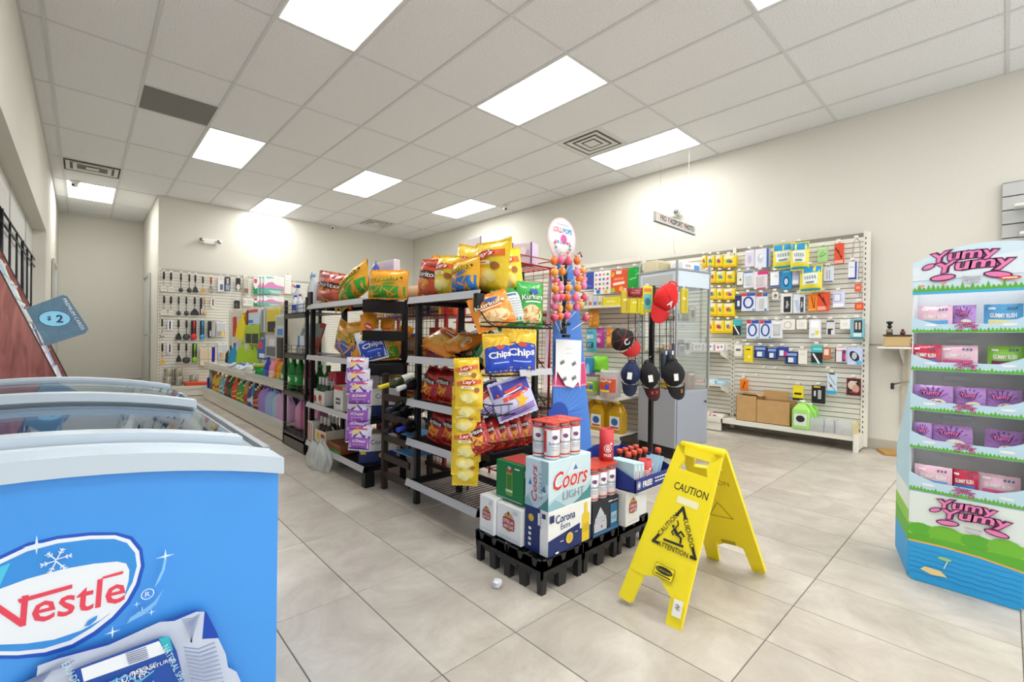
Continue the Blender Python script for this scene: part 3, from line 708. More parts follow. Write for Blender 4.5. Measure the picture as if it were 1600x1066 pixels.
# pale blue mountain case
t, Fr, Le, w, d, h = case('beer_case', 'pale blue beer case with red script lettering, top of the front stack', 'beer case', 1.382, 1.66, 1.254, 1.388, .325, .527, card('#cfe4ec'), 'beer cases on the pallet stands')
mt, pine = card('#b9d3de'), card('#4f8f92')
for D, W in ((Fr, w), (Le, d)):
    D.poly([(-W/2, -h/2), (W/2, -h/2), (W/2, -.02), (W*.2, -.06), (-W*.1, -.03), (-W/2, -.065)], mt)
    D.poly([(W*.05, -h/2), (W/2, -h/2), (W/2, -.04), (W*.4, -.06), (W*.3, -.07), (W*.2, -.085)], pine); D.poly([(-W/2, -h/2), (-W*.1, -h/2), (-W*.25, -.075), (-W*.36, -.06), (-W/2, -.08)], card('#8fb9c4'))
Fr.poly([(-.03, .03), (.07, .03), (.03, .075), (.015, .085), (0, .07)], card('#dbe6ea')); Fr.poly([(.015, .045), (.045, .045), (.03, .068)], card('#3f78c2'))
Fr.text('Coors', .0, .015, .075, cw, w=.225, shear=.3, rot=.0, bold=.05); Fr.text('Coors', .0, .015, .075, card('#d8373f'), w=.225, shear=.3, bold=.012); Fr.text('LIGHT', .02, -.055, .034, card('#8d99a3'), w=.14); Fr.build('print', t)
Le.text('Coors', -.012, -.0, .032, card('#d8373f'), w=.15, rot=math.pi/2, shear=.3, bold=.012); Le.text('LIGHT', .024, -.0, .019, card('#8d99a3'), w=.11, rot=math.pi/2)
Le.poly([(-.045, -.01), (-.025, -.01), (-.035, .015)], card('#3f78c2')); Le.poly([(.03, -.025), (.055, -.025), (.045, .005)], card('#4b7fae')); Le.poly([(d*.25, .0), (d/2, .01), (d/2, h/2), (d*.2, h/2)], card('#9cc0c6')); Le.build('print', t)
# dark case with the mountain badge
t, Fr, Le, w, d, h = case('beer_case', 'near-black beer case with a white mountain badge, beneath the right six-pack', 'beer case', 1.674, 1.876, 1.25, 1.39, .14, .29, card('#2a2c35'), 'beer cases on the pallet stands')
Fr.poly([(-.09, -.06), (.005, -.06), (.005, -.02), (-.02, .02), (-.045, .05), (-.075, .01), (-.09, -.02)], card('#c7d0dc')); Fr.text('LAKER', -.04, -.01, .03, card('#2a3f6e'), w=.09, bold=.03); Fr.text('LAKER', -.04, -.01, .03, cw, w=.086)
Fr.rect(.06, -.01, .055, .11, card('#2c6f9e')); Fr.rect(.06, -.02, .045, .05, card('#9fc7de')); Fr.text('ICE', .06, -.02, .016, card('#1c3558')); Fr.star(-.035, -.04, .008, cr_, 6, .5)
Fr.rect(.03, .062, .03, .006, cw); Fr.rect(.07, .06, .04, .003, cw); Fr.poly([(-.1, -.075), (.1, -.075), (.1, -.06), (-.1, -.062)], card('#3b73a8')); Fr.build('print', t)
stella(1.884, 2.005, 1.215, 1.40, .14, .305, 'white beer case with red crest under the blue giveaway tray', 'FL')
stella(2.06, 2.128, 1.25, 1.5, .14, .305, 'white beer case at the far right end, half hidden by the caution sign', 'L')
t, Fr, Le, w, d, h = case('beer_case', 'white beer case with a dark red and gold crest between two others', 'beer case', 2.008, 2.056, 1.29, 1.5, .14, .305, card('#dedbd6'), 'beer cases on the pallet stands')
Fr.ell(0, .02, .02, .05, card('#5a1f22')); Fr.ell(0, -.05, .02, .03, card('#d0a83a')); Fr.build('print', t)
t, Fr, Le, w, d, h = case('beer_case', 'black case standing behind the pale blue case', 'beer case', 1.70, 1.87, 1.42, 1.60, .14, .40, card('#202126'), 'beer cases on the pallet stands')
[Fr.rect(-.04+.014*k, .1, .006, .014, cw) for k in range(3)]; Fr.ell(.05, .0, .03, .04, card('#4a6fa0')); Fr.build('print', t)
# ---- six packs of cans
def six(x, y, z, label):
    t = thing('six_pack', label, 'beer cans', (x, y, z), group='six-packs of tall beer cans'); R, Ht = .033, .152
    for j in (0, 1):
        for i in (0, 1, 2):
            cx, cy = (i-1)*.067, (j-.5)*.067
            c = MB(); c.lathe([(.024, 0), (.030, .004), (R, .012), (R, Ht-.018)], mat('#e9ecee', .3, .3), 18, (cx, cy, 0))
            o = c.build('can', t)
            MB().lathe([(R, Ht-.018), (.027, Ht-.003), (.027, Ht), (.024, Ht-.002)], mat('#b9bdc2', .25, .9), 18, (cx, cy, 0)).build('rim', o)
            D = Deco(cylf(R, (cx, cy, 0), -.45 if (i, j) != (0, 1) else -1.1))
            D.rect(0, .016, R*6.1, .006, cr_, n=16); D.rect(0, Ht-.022, R*6.1, .007, cr_, n=16)
            D.rect(-R*1.6, .075, R*.9, .09, card('#cf2f3b'), n=4); D.rect(R*1.9, .075, R*.9, .09, card('#cf2f3b'), n=4)
            D.ell(0, .095, .012, .009, card('#3b5d9e')); D.star(0, .093, .011, card('#c93742'), 5, .4); D.star(.003, .09, .007, card('#22345e'), 3, .4)
            D.text('Budweiser', 0, .07, .013, card('#2a3a66'), w=.05, shear=.2); D.rect(0, .055, .036, .002, card('#7f93ba'), n=3); D.rect(0, .048, .034, .0015, card('#7f93ba'), n=3); D.rect(0, .041, .03, .0015, card('#cf6d75'), n=3)
            D.build('label', o)
    b = MB(); rd = mat('#e2523f', .3, alpha=.9)
    b.box((0, 0, Ht+.001), (.198, .13, .004), rd, .0015)
    for j in (0, 1):
        for i in (0, 1, 2): b.lathe([(.031, Ht-.01), (.031, Ht+.004)], rd, 16, ((i-1)*.067, (j-.5)*.067, 0), cap=False)
    b.build('carrier_top', t)
six(1.505, 1.322, .527, 'six-pack of white and red beer cans on the pale blue case')
six(1.776, 1.32, .29, 'six-pack of white and red beer cans on the near-black case')
# ---- red tubes and the giveaway tray
def tube_free(x, y, z, rz, label, r=.034, h=.15):
    t = thing('cardboard_tube', label, 'tube', (x, y, z), rz, 'red giveaway tubes'); rc = mat('#d5434a', .45)
    MB().lathe([(r-.003, .004), (r-.003, h), (r, h), (r, 0), (.001, 0)], rc, 24, cap=False).build('tube', t)
    D = Deco(cylf(r, (0, 0, 0), -.75)); D.ell(0, .06, .019, .019, cw); D.ell(0, .06, .015, .015, rc); D.ell(0, .06, .009, .011, cw); D.star(.0, .062, .006, rc, 5, .5)
    D.text('FREE', 0, .028, .015, cw, w=.036, bold=.02); D.ell(.016, .083, .006, .006, cw); D.build('print', t)
tube_free(1.862, 1.315, .447, 0, 'open red cardboard tube standing on the right six-pack')
tx0, tx1, ty0, ty1, tz = 1.90, 2.26, 1.175, 1.50, .307
T = thing('giveaway_tray', 'dark blue cardboard display tray lettered FREE on top of the cases', 'tray', (tx0, ty0, tz)); tb_ = card('#27398f')
w, d = tx1-tx0, ty1-ty0
MB().b2(0, w, 0, d, 0, .004, tb_).build('bottom', T)
b = MB(); b.b2(0, w, 0, .004, 0, .062, tb_); fo = b.build('front_wall', T)
D = Deco(plane((0, 0, 0), (1, 0, 0), (0, 0, 1))); D.ell(.03, .032, .017, .019, cw); D.ell(.03, .032, .014, .016, tb_); D.ell(.03, .032, .009, .012, cw); D.text('FREE!', .105, .031, .03, cw, w=.085, bold=.04); [D.rect(.18+.022*k, zz, .016+.004*((k+q) % 2), .007, cw) for q, zz in enumerate((.041, .026)) for k in range(6)]; D.build('lettering', fo)
for x in (0, w-.004): MB().prism([(0, 0), (d, 0), (d, .13), (d*.5, .12), (0, .062)], lambda u, v, o, x=x: Vector((x+o, u, v)), tb_, .004).build('side_wall', T, fix=True)
MB().prism([(0, 0), (w, 0), (w, .12), (w*.72, .125), (w*.6, .155), (w*.35, .155), (0, .13)], lambda u, v, o: Vector((u, d-o, v)), tb_, .004).build('back_wall', T, fix=True)
for i in range(3):
    t, Fr, Le, w_, d_, h_ = case('giveaway_box', 'pale blue giveaway box in the tray, %s from the left end' % ORD[i], 'box', 1.912+i*.031, 1.94+i*.031, 1.19, 1.34, tz+.005, tz+.135-.004*i, card('#bfe3ee'), 'pale blue boxes in the giveaway tray')
    Fr.rect(0, 0, .018, .1, card('#dff0f5')); Fr.rect(0, 0, .006, .05, cr_); Fr.build('print', t)
tube_free(2.048, 1.215, tz+.005, 0, 'open red cardboard tube standing inside the giveaway tray', .031, .125)
for k in range(10):
    i, j = k % 4, k//4; x, y = 2.03+i*.052+.02*(j % 2), 1.30+j*.065
    if k == 9: x, y = 2.235, 1.25
    t = thing('beer_bottle', 'red capped bottle in the giveaway tray, number %s counted from the front left' % ORD[k] if k < 9 else 'red capped bottle at the right front corner of the giveaway tray', 'bottle', (x, y, tz+.005), group='red capped bottles in the tray')
    MB().lathe([(.024, 0), (.025, .01), (.025, .07), (.012, .105), (.011, .125)], mat('#3a2a1e', .15), 12).build('glass', t)
    MB().lathe([(.0155, .122), (.0155, .144), (.013, .147)], mat('#dd5a44', .4), 12).build('cap', t)
for i in range(2):
    o = MB().box((0, 0, .065), (.004, .075, .12), card('#a9d2ee'), R=rotm('Y', .45)).build('leaflet', None, (2.12+i*.035, 1.225, tz+.008))
    tag(o, ['pale blue leaflet leaning in the tray next to the red tube', 'pale blue leaflet leaning in the tray towards its right end'][i], 'leaflet', 'leaflets in the tray')
    D = Deco(plane((-.025, 0, .06), (0, -1, 0), (.43, 0, .9)), off=.003); D.rect(0, 0, .05, .014, card('#2c4f9a')); D.rect(0, .03, .05, .006, cw); D.build('print', o)
# crumpled paper on the floor
q = at(776, 918, z=0); b = MB(); rnd = random.Random(3)
vs0 = []; b.ell((0, 0, .017), (.022, .02, .017), card('#e9e7ee'), 9, 6); b.v = [(x+rnd.uniform(-.006, .006), y+rnd.uniform(-.006, .006), max(0, z+rnd.uniform(-.005, .005))) for x, y, z in b.v]; b.sm = [False]*len(b.sm)
tag(b.build('paper_ball', None, (q.x, q.y, 0)), 'small crumpled white paper ball on the floor tiles', 'paper')
# ================================================================ PACKAGING SHAPES
def bag_fn(w, h, d):
    ph = random.uniform(0, 6)
    def f(u, v, off=0):
        s, t = min(1, abs(2*u/w)), min(1, max(0, v/h))
        p = max(0, 1-s**2.4)**.75*max(0, 1-abs(2*t-1)**4)**.8
        e = max(0, abs(2*t-1)-.35)
        wr = w*(.02*math.sin(u/w*24+ph)*e+.008*math.sin(u/w*11+t*9+ph*2)*p+.006*math.sin(t*17-u/w*6+ph)*p)
        return Vector((u*(1-.11*p*(.4+.6*s)), -(d/2*p+off)+wr*math.copysign(1, 1), v+.012*h*math.sin(u/w*7+ph)*(1-e)))
    return f
W_, K_ = card('#f6f4ee'), card('#1f1b1a')
def bag(label, p, w, h, d, col, style, rz=FX, tilt=-.08, roll=0, group='bags of snacks', name='chip_bag'):
    d *= 1.25
    t = thing(name, label, 'snack bag', p, rot=(tilt, roll, rz), group=group); f = bag_fn(w, h, d); m = foil(col); b = MB()
    b.grid(lambda i, j: f((i-.5)*w, j*h), 12, 14, m); b.grid(lambda i, j: (lambda q: Vector((q.x, -q.y, q.z)))(f((i-.5)*w, j*h)), 12, 14, m, flip=True)
    k = 16
    for z0, s in ((0, -1), (h, 1)):      # pinked seal strips
        pts = [(-w/2, z0), (w/2, z0)]+[(w/2-w*i/k, z0+s*(.012 if i % 2 else .008)) for i in range(k+1)]
        b.prism(pts if s > 0 else pts[::-1], lambda u, v, o: Vector((u, -o+.001, v)), m, .002)
    b.build('pouch', t, fix=False)
    D = Deco(f, off=.0016, step=.0006); style(D, w, h); D.build('print', t); return t
def tri(D, u, v, r, m, a): D.poly([(u+r*math.cos(a+i*2.094), v+r*math.sin(a+i*2.094)) for i in range(3)], m)
def st_lays(D, w, h):
    D.ell(0, h*.3, w*.36, h*.16, card('#f6dc62')); D.ell(-w*.12, h*.26, w*.17, h*.1, card('#f7e9a0'), .4); D.ell(w*.16, h*.3, w*.16, h*.09, card('#f3e08a'), -.3); D.ell(w*.02, h*.17, w*.14, h*.07, card('#f7e9a0'), .2)
    D.ell(w*.3, h*.5, w*.1, h*.08, card('#a8672f'))
    D.rect(0, h*.72, w*.92, h*.13, card('#e8722a'), .12, 6); D.ell(0, h*.72, w*.3, h*.085, card('#c9302c'), .12); D.text("Lay's", 0, h*.72, h*.13, W_, w=w*.5, rot=.12, shear=.2, bold=.02); D.rect(-w*.05, h*.56, w*.5, h*.07, card('#fbf3cf'), 0, 3)
    D.rect(-w*.05, h*.56, w*.3, h*.02, card('#b8332a'), 0, 2)
def st_dor(D, w, h):
    D.rect(0, h*.88, w*.9, h*.12, card('#8c1c1a'), 0, 5); D.ell(0, h*.6, w*.42, h*.12, card('#5a1210'))
    for u, v, a in ((-.2, .3, .3), (.05, .24, 1.2), (.22, .34, .7), (-.02, .42, 2.), (.18, .16, .1), (-.22, .14, 1.)): tri(D, w*u, h*v, w*.17, card(random.choice(['#f09a35', '#ee8a2a', '#f5b04e'])), a)
    D.text('Doritos', 0, h*.6, h*.15, K_, w=w*.8, bold=.05); D.text('Doritos', 0, h*.6, h*.14, W_, w=w*.76, bold=.015)
def st_chg(bot):
    def st(D, w, h):
        D.rect(0, h*.22, w*.94, h*.42, card(bot), 0, 6)
        for u, v, a in ((-.22, .3, .5), (.1, .22, -.4), (.24, .36, .8), (-.05, .38, 1.2), (-.25, .12, 0), (.2, .1, .4)): D.ell(w*u, h*v, w*.13, h*.028, card('#f29a2e'), a)
        D.text('Cheetos', 0, h*.68, h*.17, K_, w=w*.84, rot=.1, bold=.06); D.text('Cheetos', 0, h*.68, h*.15, card('#f8dd3c'), w=w*.78, rot=.1, bold=.01); D.ell(w*.12, h*.53, w*.18, h*.045, card('#3f6fd0' if bot != '#3fae3c' else '#7fc241'), .1)
    return st
def st_chips(D, w, h):
    D.rect(0, h*.33, w*.94, h*.62, card('#2e4fc4'), 0, 7); D.ell(0, h*.64, w*.47, h*.1, card('#2e4fc4'))
    D.poly([(-w*.35, h*.06), (-w*.05, h*.06), (-w*.12, h*.45), (-w*.2, h*.5)], card('#5b8fe0'))
    for u, v in ((-.25, .86), (.0, .9), (.25, .84), (.12, .8), (-.1, .8)): D.ell(w*u, h*v, w*.15, h*.05, card('#f4c534'), random.random())
    D.ell(0, h*.68, w*.15, h*.05, card('#c94a3a')); D.text('Chips', 0, h*.48, h*.22, W_, w=w*.8, rot=.06, bold=.03); D.rect(w*.02, h*.29, w*.55, h*.03, card('#a9c4f4'), 0, 3)
    for k in range(5): D.star((k-2)*w*.18, h*.07, w*.035, W_, 3, .4, math.pi/2)
def st_kur(bot):
    def st(D, w, h):
        D.ell(0, h*.26, w*.42, h*.24, card('#efd9a6'))
        for k in range(16): D.ell(w*random.uniform(-.3, .3), h*random.uniform(.1, .4), w*.1, h*.014, card(random.choice(['#e08a4a', '#f0c27a', '#d9733f'])), random.uniform(0, 3))
        D.ell(w*.05, h*.8, w*.2, h*.06, card('#2f59a8')); D.text('Kurkure', 0, h*.68, h*.13, card('#1d5f34'), w=w*.86, rot=.08, bold=.04); D.text('Kurkure', 0, h*.68, h*.125, W_, w=w*.82, rot=.08, bold=.01); D.rect(0, h*.56, w*.6, h*.03, W_, .05, 3)
    return st
def st_back(D, w, h):
    D.rect(0, h*.5, w*.66, h*.8, card('#dfe3e4'), 0, 6); D.rect(0, h*.84, w*.4, h*.05, card('#3b62ad'), 0, 3)
    for k in range(7): D.rect(0, h*(.72-.07*k), w*.5, h*.015, card('#aab0b4'), 0, 3)
def st_ruf(D, w, h):
    pp = card('#a95fc4'); D.rect(0, h*.26, w*.96, h*.5, pp, 0, 6); D.poly([(-w*.48, h*.5), (-w*.2, h*.5), (0, h*.72), (w*.2, h*.5), (w*.48, h*.5), (w*.48, h*.58), (w*.2, h*.62), (0, h*.8), (-w*.2, h*.62), (-w*.48, h*.56)], card('#6a3fa6'))
    D.ell(-w*.15, h*.76, w*.17, h*.11, card('#f2d27c'), .3); D.text('Ruffles', w*.02, h*.9, h*.12, card('#d2343c'), w=w*.62, bold=.03); D.text('All Dressed', 0, h*.36, h*.13, W_, w=w*.66, shear=.2, bold=.02); D.rect(0, h*.2, w*.6, h*.03, card('#d9b6e6'), 0, 3); D.rect(0, h*.02, w*.96, h*.05, card('#5a3a9e'), 0, 5)
def st_ruf2(D, w, h):
    D.rect(0, h*.78, w*.94, h*.36, card('#3b3f9e'), 0, 6); D.rect(-w*.05, h*.7, w*.7, h*.12, card('#e0482f'), .15, 3); D.rect(w*.05, h*.55, w*.7, h*.12, card('#e0482f'), .15, 3); D.star(w*.15, h*.36, w*.2, card('#f0b93c'), 5, .5)
    D.rect(-w*.02, h*.66, w*.5, h*.03, W_, .15, 3)
    for k in range(3): D.rect(0, h*(.06+.06*k), w*.9, h*.03, card('#7a4bb0'), .08, 5)
def st_org(D, w, h):
    D.ell(0, h*.35, w*.4, h*.22, card('#f7c25e'))
    for u, v, a in ((-.15, .3, .3), (.15, .4, 1), (0, .2, 2)): tri(D, w*u, h*v, w*.16, card('#f2992f'), a)
    D.ell(0, h*.7, w*.32, h*.09, card('#d8552a')); D.rect(0, h*.7, w*.4, h*.035, W_, 0, 3)
def bottle(label, p, r, h, body, cap, lab=None, name='bottle', cat='bottle', rz=FX, group=None, n=14, neck=.32, capr=.42, rot=None, sq=1.0, trans=False, capm=None):
    t = thing(name, label, cat, p, rz, group, rot=rot); m = glass(body, .55, .08) if trans else gloss(body)
    h1, h2 = h*(.55 if neck > .25 else .72), h*.9
    MB().lathe([(r*.85, 0), (r, h*.03), (r, h1*.5), (r*.97, h1*.75), (r, h1), (r*.92, h1+(h2-h1)*.3), (r*neck*1.3, h1+(h2-h1)*.75), (r*neck, h2)], m, n, sy=sq).build('body', t)
    MB().lathe([(r*capr, h2-.002), (r*capr, h*.99), (r*capr*.85, h)], gloss(cap), 10).build('cap', t)
    if lab:
        D = Deco(lambda u, v, o: (lambda q: Vector((q.x, q.y*sq, q.z)))(cylf(r*1.0)(u, v, o)), off=.0012); D.rect(0, h1*.55, r*4.2, h1*.55, card(lab[0]), 0, 12)
        if len(lab) > 1: D.ell(0, h1*.58, r*.6, h1*.16, card(lab[1]))
        if len(lab) > 2: D.text(lab[2], 0, h1*.58, h1*.12, card('#c2303a'), w=r*1.1)
        D.build('label', t)
    return t
def jug(label, p, w, d, h, body, cap, lab=None, rz=FX, group=None, name='jug', trans=True, fill=None):
    t = thing(name, label, 'jug', p, rz, group); m = glass(body, .5, .1) if trans else mat(body, .35); b = MB()
    def ring(f, z): return [(f*w/2*x, f*d/2*y, z) for x, y in ((-1, -.75), (-.8, -1), (.8, -1), (1, -.75), (1, .75), (.8, 1), (-.8, 1), (-1, .75))]
    lv = [(.94, 0), (1, h*.03), (1, h*.6), (.95, h*.68), (.55, h*.84), (.3, h*.9), (.26, h*.95)]; vs = []; fs = []
    for f, z in lv: vs += ring(f, z)
    for i in range(len(lv)-1):
        for k in range(8): fs.append((i*8+k, i*8+(k+1) % 8, i*8+8+(k+1) % 8, i*8+8+k))
    fs += [tuple(range(8))[::-1], tuple(range(8*len(lv)-8, 8*len(lv)))]
    b.add(vs, fs, m); b.build('body', t)
    MB().tube([(w*.1, 0, h*.9), (w*.34, 0, h*.88), (w*.47, 0, h*.76), (w*.44, 0, h*.62)], w*.07, m, 6).build('handle', t)
    MB().lathe([(w*.17, h*.93), (w*.17, h*.99), (w*.15, h)], gloss(cap), 10).build('cap', t)
    if lab:
        D = Deco(plane((0, -d/2, 0), (1, 0, 0), (0, 0, 1)), off=.002); D.rect(0, h*.33, w*.72, h*.42, card(lab[0])); 
        if len(lab) > 1: D.ell(0, h*.36, w*.25, h*.12, card(lab[1]))
        if len(lab) > 2: D.rect(0, h*.18, w*.6, h*.06, card(lab[2]))
        D.build('label', t)
    return t
def pbox(label, p, w, h, d, col, rz=FX, name='box', cat='box', group=None, deco=None, m=None, rot=None):
    t = thing(name, label, cat, p, rz, group, rot=rot); MB().box((0, 0, h/2), (w, d, h), m or card(col), min(.003, w*.1, d*.1)).build('carton', t)
    if deco: D = Deco(plane((0, -d/2, h/2), (1, 0, 0), (0, 0, 1))); deco(D, w, h); D.build('print', t)
    return t
# ================================================================ BLACK SHELVING, AISLE SIDE
BK, STR = mat('#17171a', .4, .2), mat('#c2c2c6', .35)
def wires(b, x0, x1, y0, y1, z, m, step=.03, r=.002, along='x'):
    if along == 'x':
        k = int((y1-y0)/step)
        for i in range(k+1): b.tube([(x0, y0+i*(y1-y0)/k, z), (x1, y0+i*(y1-y0)/k, z)], r, m, 4)
    else:
        k = int((x1-x0)/step)
        for i in range(k+1): b.tube([(x0+i*(x1-x0)/k, y0, z), (x0+i*(x1-x0)/k, y1, z)], r, m, 4)
def shelf_unit(label, x0, x1, y0, y1, zs, ztop, posts, strip=True, wire=False, lip=0):
    t = thing('shelving_unit', label, 'shelving', (x0, y0, 0), group='black metal shelving of the snack aisle'); W, L = x1-x0, y1-y0
    for px, py in posts: MB().b2(px-x0-.017, px-x0+.017, py-y0-.017, py-y0+.017, 0, ztop, BK, .003).build('post', t)
    for k, z in enumerate(zs):
        b = MB(); b.b2(.01, W, 0, .015, z-.035, z, BK); b.b2(.01, W, L-.025, L, z-.035, z, BK); b.b2(.01, .03, 0, L, z-.035, z, BK); b.b2(W-.02, W, 0, L, z-.035, z, BK)
        if wire and k >= wire: wires(b, .01, W, .0, L, z-.003, BK, .03)
        else: b.b2(.01, W, 0, L, z-.008, z-.001, BK)
        s = b.build('shelf', t)
        if strip:
            b = MB(); b.box((.0, L/2, z-.012), (.004, L, .042), STR, R=rotm('Y', .25))
            s2 = b.build('price_strip', s)
    return t
ZA = [1.262, .905, .645, .405, .158]
shelf_unit('near black snack shelving unit facing the freezer aisle', 1.45, 1.86, 1.80, 2.49, ZA, 1.24, [(1.515, 2.47), (1.84, 2.47)], wire=4)
ZB = [1.285, .858, .458, .132]
UB = shelf_unit('middle black shelving unit with chips above and beer packs below', 1.40, 1.74, 2.97, 4.07, ZB, 1.26, [(1.44, 4.05), (1.72, 4.05), (1.72, 3.0)])
# end frame of the middle unit with three cross plates
b = MB()
for z, h in ((1.235, .085), (1.035, .07), (.80, .075)): MB().b2(-.03, .29, -.03, -.02, z-h/2, z+h/2, BK, .002).build('end_plate', UB)
MB().tube([(.30, -.025, .0), (.30, -.025, 1.3), (.285, -.025, 1.36), (.24, -.025, 1.385), (.15, -.025, 1.385)], .014, BK, 8).build('bent_tube', UB)
MB().b2(-.0, .07, -.03, .02, 0, .1, BK).build('foot', UB)
MB().b2(.0, .02, 1.03, 1.1, 1.285, 1.40, BK).build('end_board', UB)
# drinks rack
ZC = [1.235, .868, .52, .14]
UC = thing('drinks_rack', 'dark metal drinks rack with soda bottles between the white and black shelving', 'shelving', (1.40, 4.10, 0), group='black metal shelving of the snack aisle')
dg = mat('#4a4844', .4, .5)
for px, py in ((.012, .012), (.012, .578), (.33, .012), (.33, .578)): MB().b2(px-.012, px+.012, py-.015, py+.015, 0, 1.36, BK).build('post', UC)
for z in ZC:
    b = MB(); b.b2(0, .014, 0, .59, z-.05, z, dg); b.b2(0, .34, 0, .59, z-.008, z-.002, BK); b.build('shelf', UC)
    b = MB(); b.tube([(.0, 0, z+.07), (0, .59, z+.07)], .003, dg, 5); b.tube([(0, 0, z+.035), (0, .59, z+.035)], .0025, dg, 5)
    for k in range(4): b.tube([(0, .07+k*.15, z), (0, .07+k*.15, z+.07)], .0025, dg, 4)
    b.build('wire_rail', UC)
MB().b2(.0, .02, .0, .59, .005, .11, mat('#55524d', .4, .4)).build('kick_plate', UC)
# ---- goods of the near unit
SH = 'snack bags on the near black shelving'
def bagpx(label, px0, py0, px1, py1, x, z, col, st, d=.09, rz=FX, tilt=-.06, roll=0, hs=1, y=None, g=SH):
    p, w, h = fr(px0, py0, px1, py1, x=x) if y is None else fr(px0, py0, px1, py1, y=y)
    if z is not None: h += p.z-z; p.z = z
    return bag(label, p, w*1.0, h*hs, d, col, st, rz, tilt, roll, g)
zt = ZA[0]+.012
bagpx('big red and orange tortilla chip bag at the left end of the top shelf', 652, 408, 694, 462, 1.56, zt, '#d84a22', st_dor, roll=.12)
bagpx('yellow potato chip bag with orange ribbon beside the red tortilla bag', 678, 402, 712, 461, 1.55, zt, '#f0cb2e', st_lays, roll=.14)
bagpx('orange and blue cheese puff bag at the front of the top shelf', 706, 406, 748, 457, 1.52, zt, '#f3b32c', st_chg('#2f7fd0'), roll=-.05)
bagpx('large yellow potato chip bag rising behind the blue puff bag', 736, 380, 790, 457, 1.60, zt, '#f2cf30', st_lays, roll=.05)
p = at(797, 456, y=1.86); bag('yellow potato chip bag standing at the right end of the top shelf', Vector((p.x, p.y, zt)), .155, .24, .08, '#f3d02c', st_lays, FX+.7, -.03, -.12, SH)
bagpx('yellow chip bag lying behind at the back left of the top shelf', 700, 386, 738, 440, 1.74, zt, '#efc832', st_lays, roll=.25)
bagpx('pale yellow chip bag peeking out at the top back right', 752, 378, 800, 440, 1.74, zt, '#efd756', st_lays, roll=-.1)
bagpx('orange snack bag half hidden at the back of the top shelf', 664, 402, 690, 450, 1.72, zt, '#f0a83a', st_org, roll=.2)
z2 = ZA[1]+.012
for i, (a, b_, c, d_, col, st) in enumerate(((650, 537, 700, 560, '#f0952f', st_org), (684, 536, 718, 562, '#ef8f2a', st_org), (702, 540, 732, 564, '#e9862c', st_kur('#e9862c')))):
    p, w, h = fr(a, b_, c, d_, x=1.53+.02*i); p.z = z2+.005
    bag(['orange tortilla bag lying at the left of the second shelf', 'orange snack bag lying in the middle of the second shelf', 'orange snack bag leaning at the right of the second shelf'][i], p+Vector((0, 0, .03)), w, .2, .06, col, st, FX, -1.05, .25-.2*i, SH)
p = at(722, 552, x=1.66); bag('dark green snack bag at the back of the second shelf', Vector((p.x, p.y, z2)), .17, .14, .05, '#1f6f3c', st_kur('#1f6f3c'), FX+.3, -.3, .3, SH)
for k, (zz, py0, xs_) in enumerate(((ZA[2], 590, [(650, 684), (672, 705), (697, 728)]), (ZA[3], 655, [(660, 694), (684, 712), (703, 732)]))):
    for i, (a, c) in enumerate(xs_):
        q = at((a+c)/2, py0+45, x=1.53)
        bag('red tortilla chip bag on shelf level %s, %s from the left' % (['three', 'four'][k], ORD[i]), Vector((1.54+.01*i, q.y, zz+.01)), .165, .185, .07, '#c9281f', st_dor, FX, -.2, (.14, .02, -.05)[i]+.05*k, SH)
# row along the end seen from the front on level four
# ---- front end baskets
EC = thing('end_rack', 'black wire end rack with baskets facing the beer stack', 'wire rack', (1.43, 1.66, 0))
MB().b2(.395, .425, .11, .139, .0, 1.23, BK, .003).build('post', EC); MB().b2(-.02, .03, .11, .139, 1.17, 1.25, BK, .003).build('bracket', EC)
def basket(z, hgt, flat):
    b = MB(); r = .0032
    for zz in ((z, z+hgt) if hgt else (z,)): b.tube([(0, .15, zz), (0, 0, zz), (.41, 0, zz), (.41, .15, zz)], r, BK, 5)
    if hgt:
        for k in range(9): b.tube([(k*.41/8, 0, z), (k*.41/8, 0, z+hgt)], .002, BK, 4)
    wires(b, 0, .41, 0, .15, z, BK, .03, .002, 'y'); wires(b, 0, .41, 0, .15, z-.003, BK, .05, .002, 'x')
    for x in (0, .41): b.tube([(x, .15, z+.12), (x, .05, z+.02), (x, 0, z)], r, BK, 5)
    return b.build('wire_basket', EC)
basket(1.085, .02, 0); basket(.845, 0, 1); basket(.655, .05, 0); basket(.475, .05, 0)
MB().box((.29, -.004, .855), (.24, .004, .034), STR, R=rotm('X', -.2)).build('price_strip', EC)
MB().b2(.0, .41, .02, .05, .43, .468, BK).build('crossbar', EC); MB().b2(.0, .41, .1, .13, .60, .645, BK).build('crossbar', EC)
b = MB(); wires(b, .02, .39, .0, .13, .165, BK, .03, .0025, 'x'); b.build('floor_wires', EC)
GE = 'snack bags in the wire end rack'
def ebag(label, px0, py0, px1, py1, y, z, col, st, d=.07, tilt=-.12, roll=0, rz=-.5):
    p, w, h = fr(px0, py0, px1, py1, y=y); h += p.z-z; p.z = z
    return bag(label, p, w*1.05, h, d, col, st, rz, tilt, roll, GE)
ebag('orange snack bag leaning in the top wire basket', 754, 458, 800, 508, 1.72, 1.09, '#f0922c', st_kur('#f0922c'), .05, -.25, -.35, -.6)
ebag('green and white bag turned back side out in the top basket', 785, 452, 824, 506, 1.74, 1.09, '#3f9e48', st_back, .06, -.15, -.2, -.4)
ebag('green snack bag with white lettering at the right of the top basket', 812, 443, 843, 504, 1.71, 1.09, '#3fae4a', st_kur('#3fae4a'), .05, -.05, .02, -.3)
ebag('left blue and yellow bag lettered Chips on the price-strip shelf', 762, 524, 797, 584, 1.72, .85, '#f3c330', st_chips, .06, -.06, -.05, -.35)
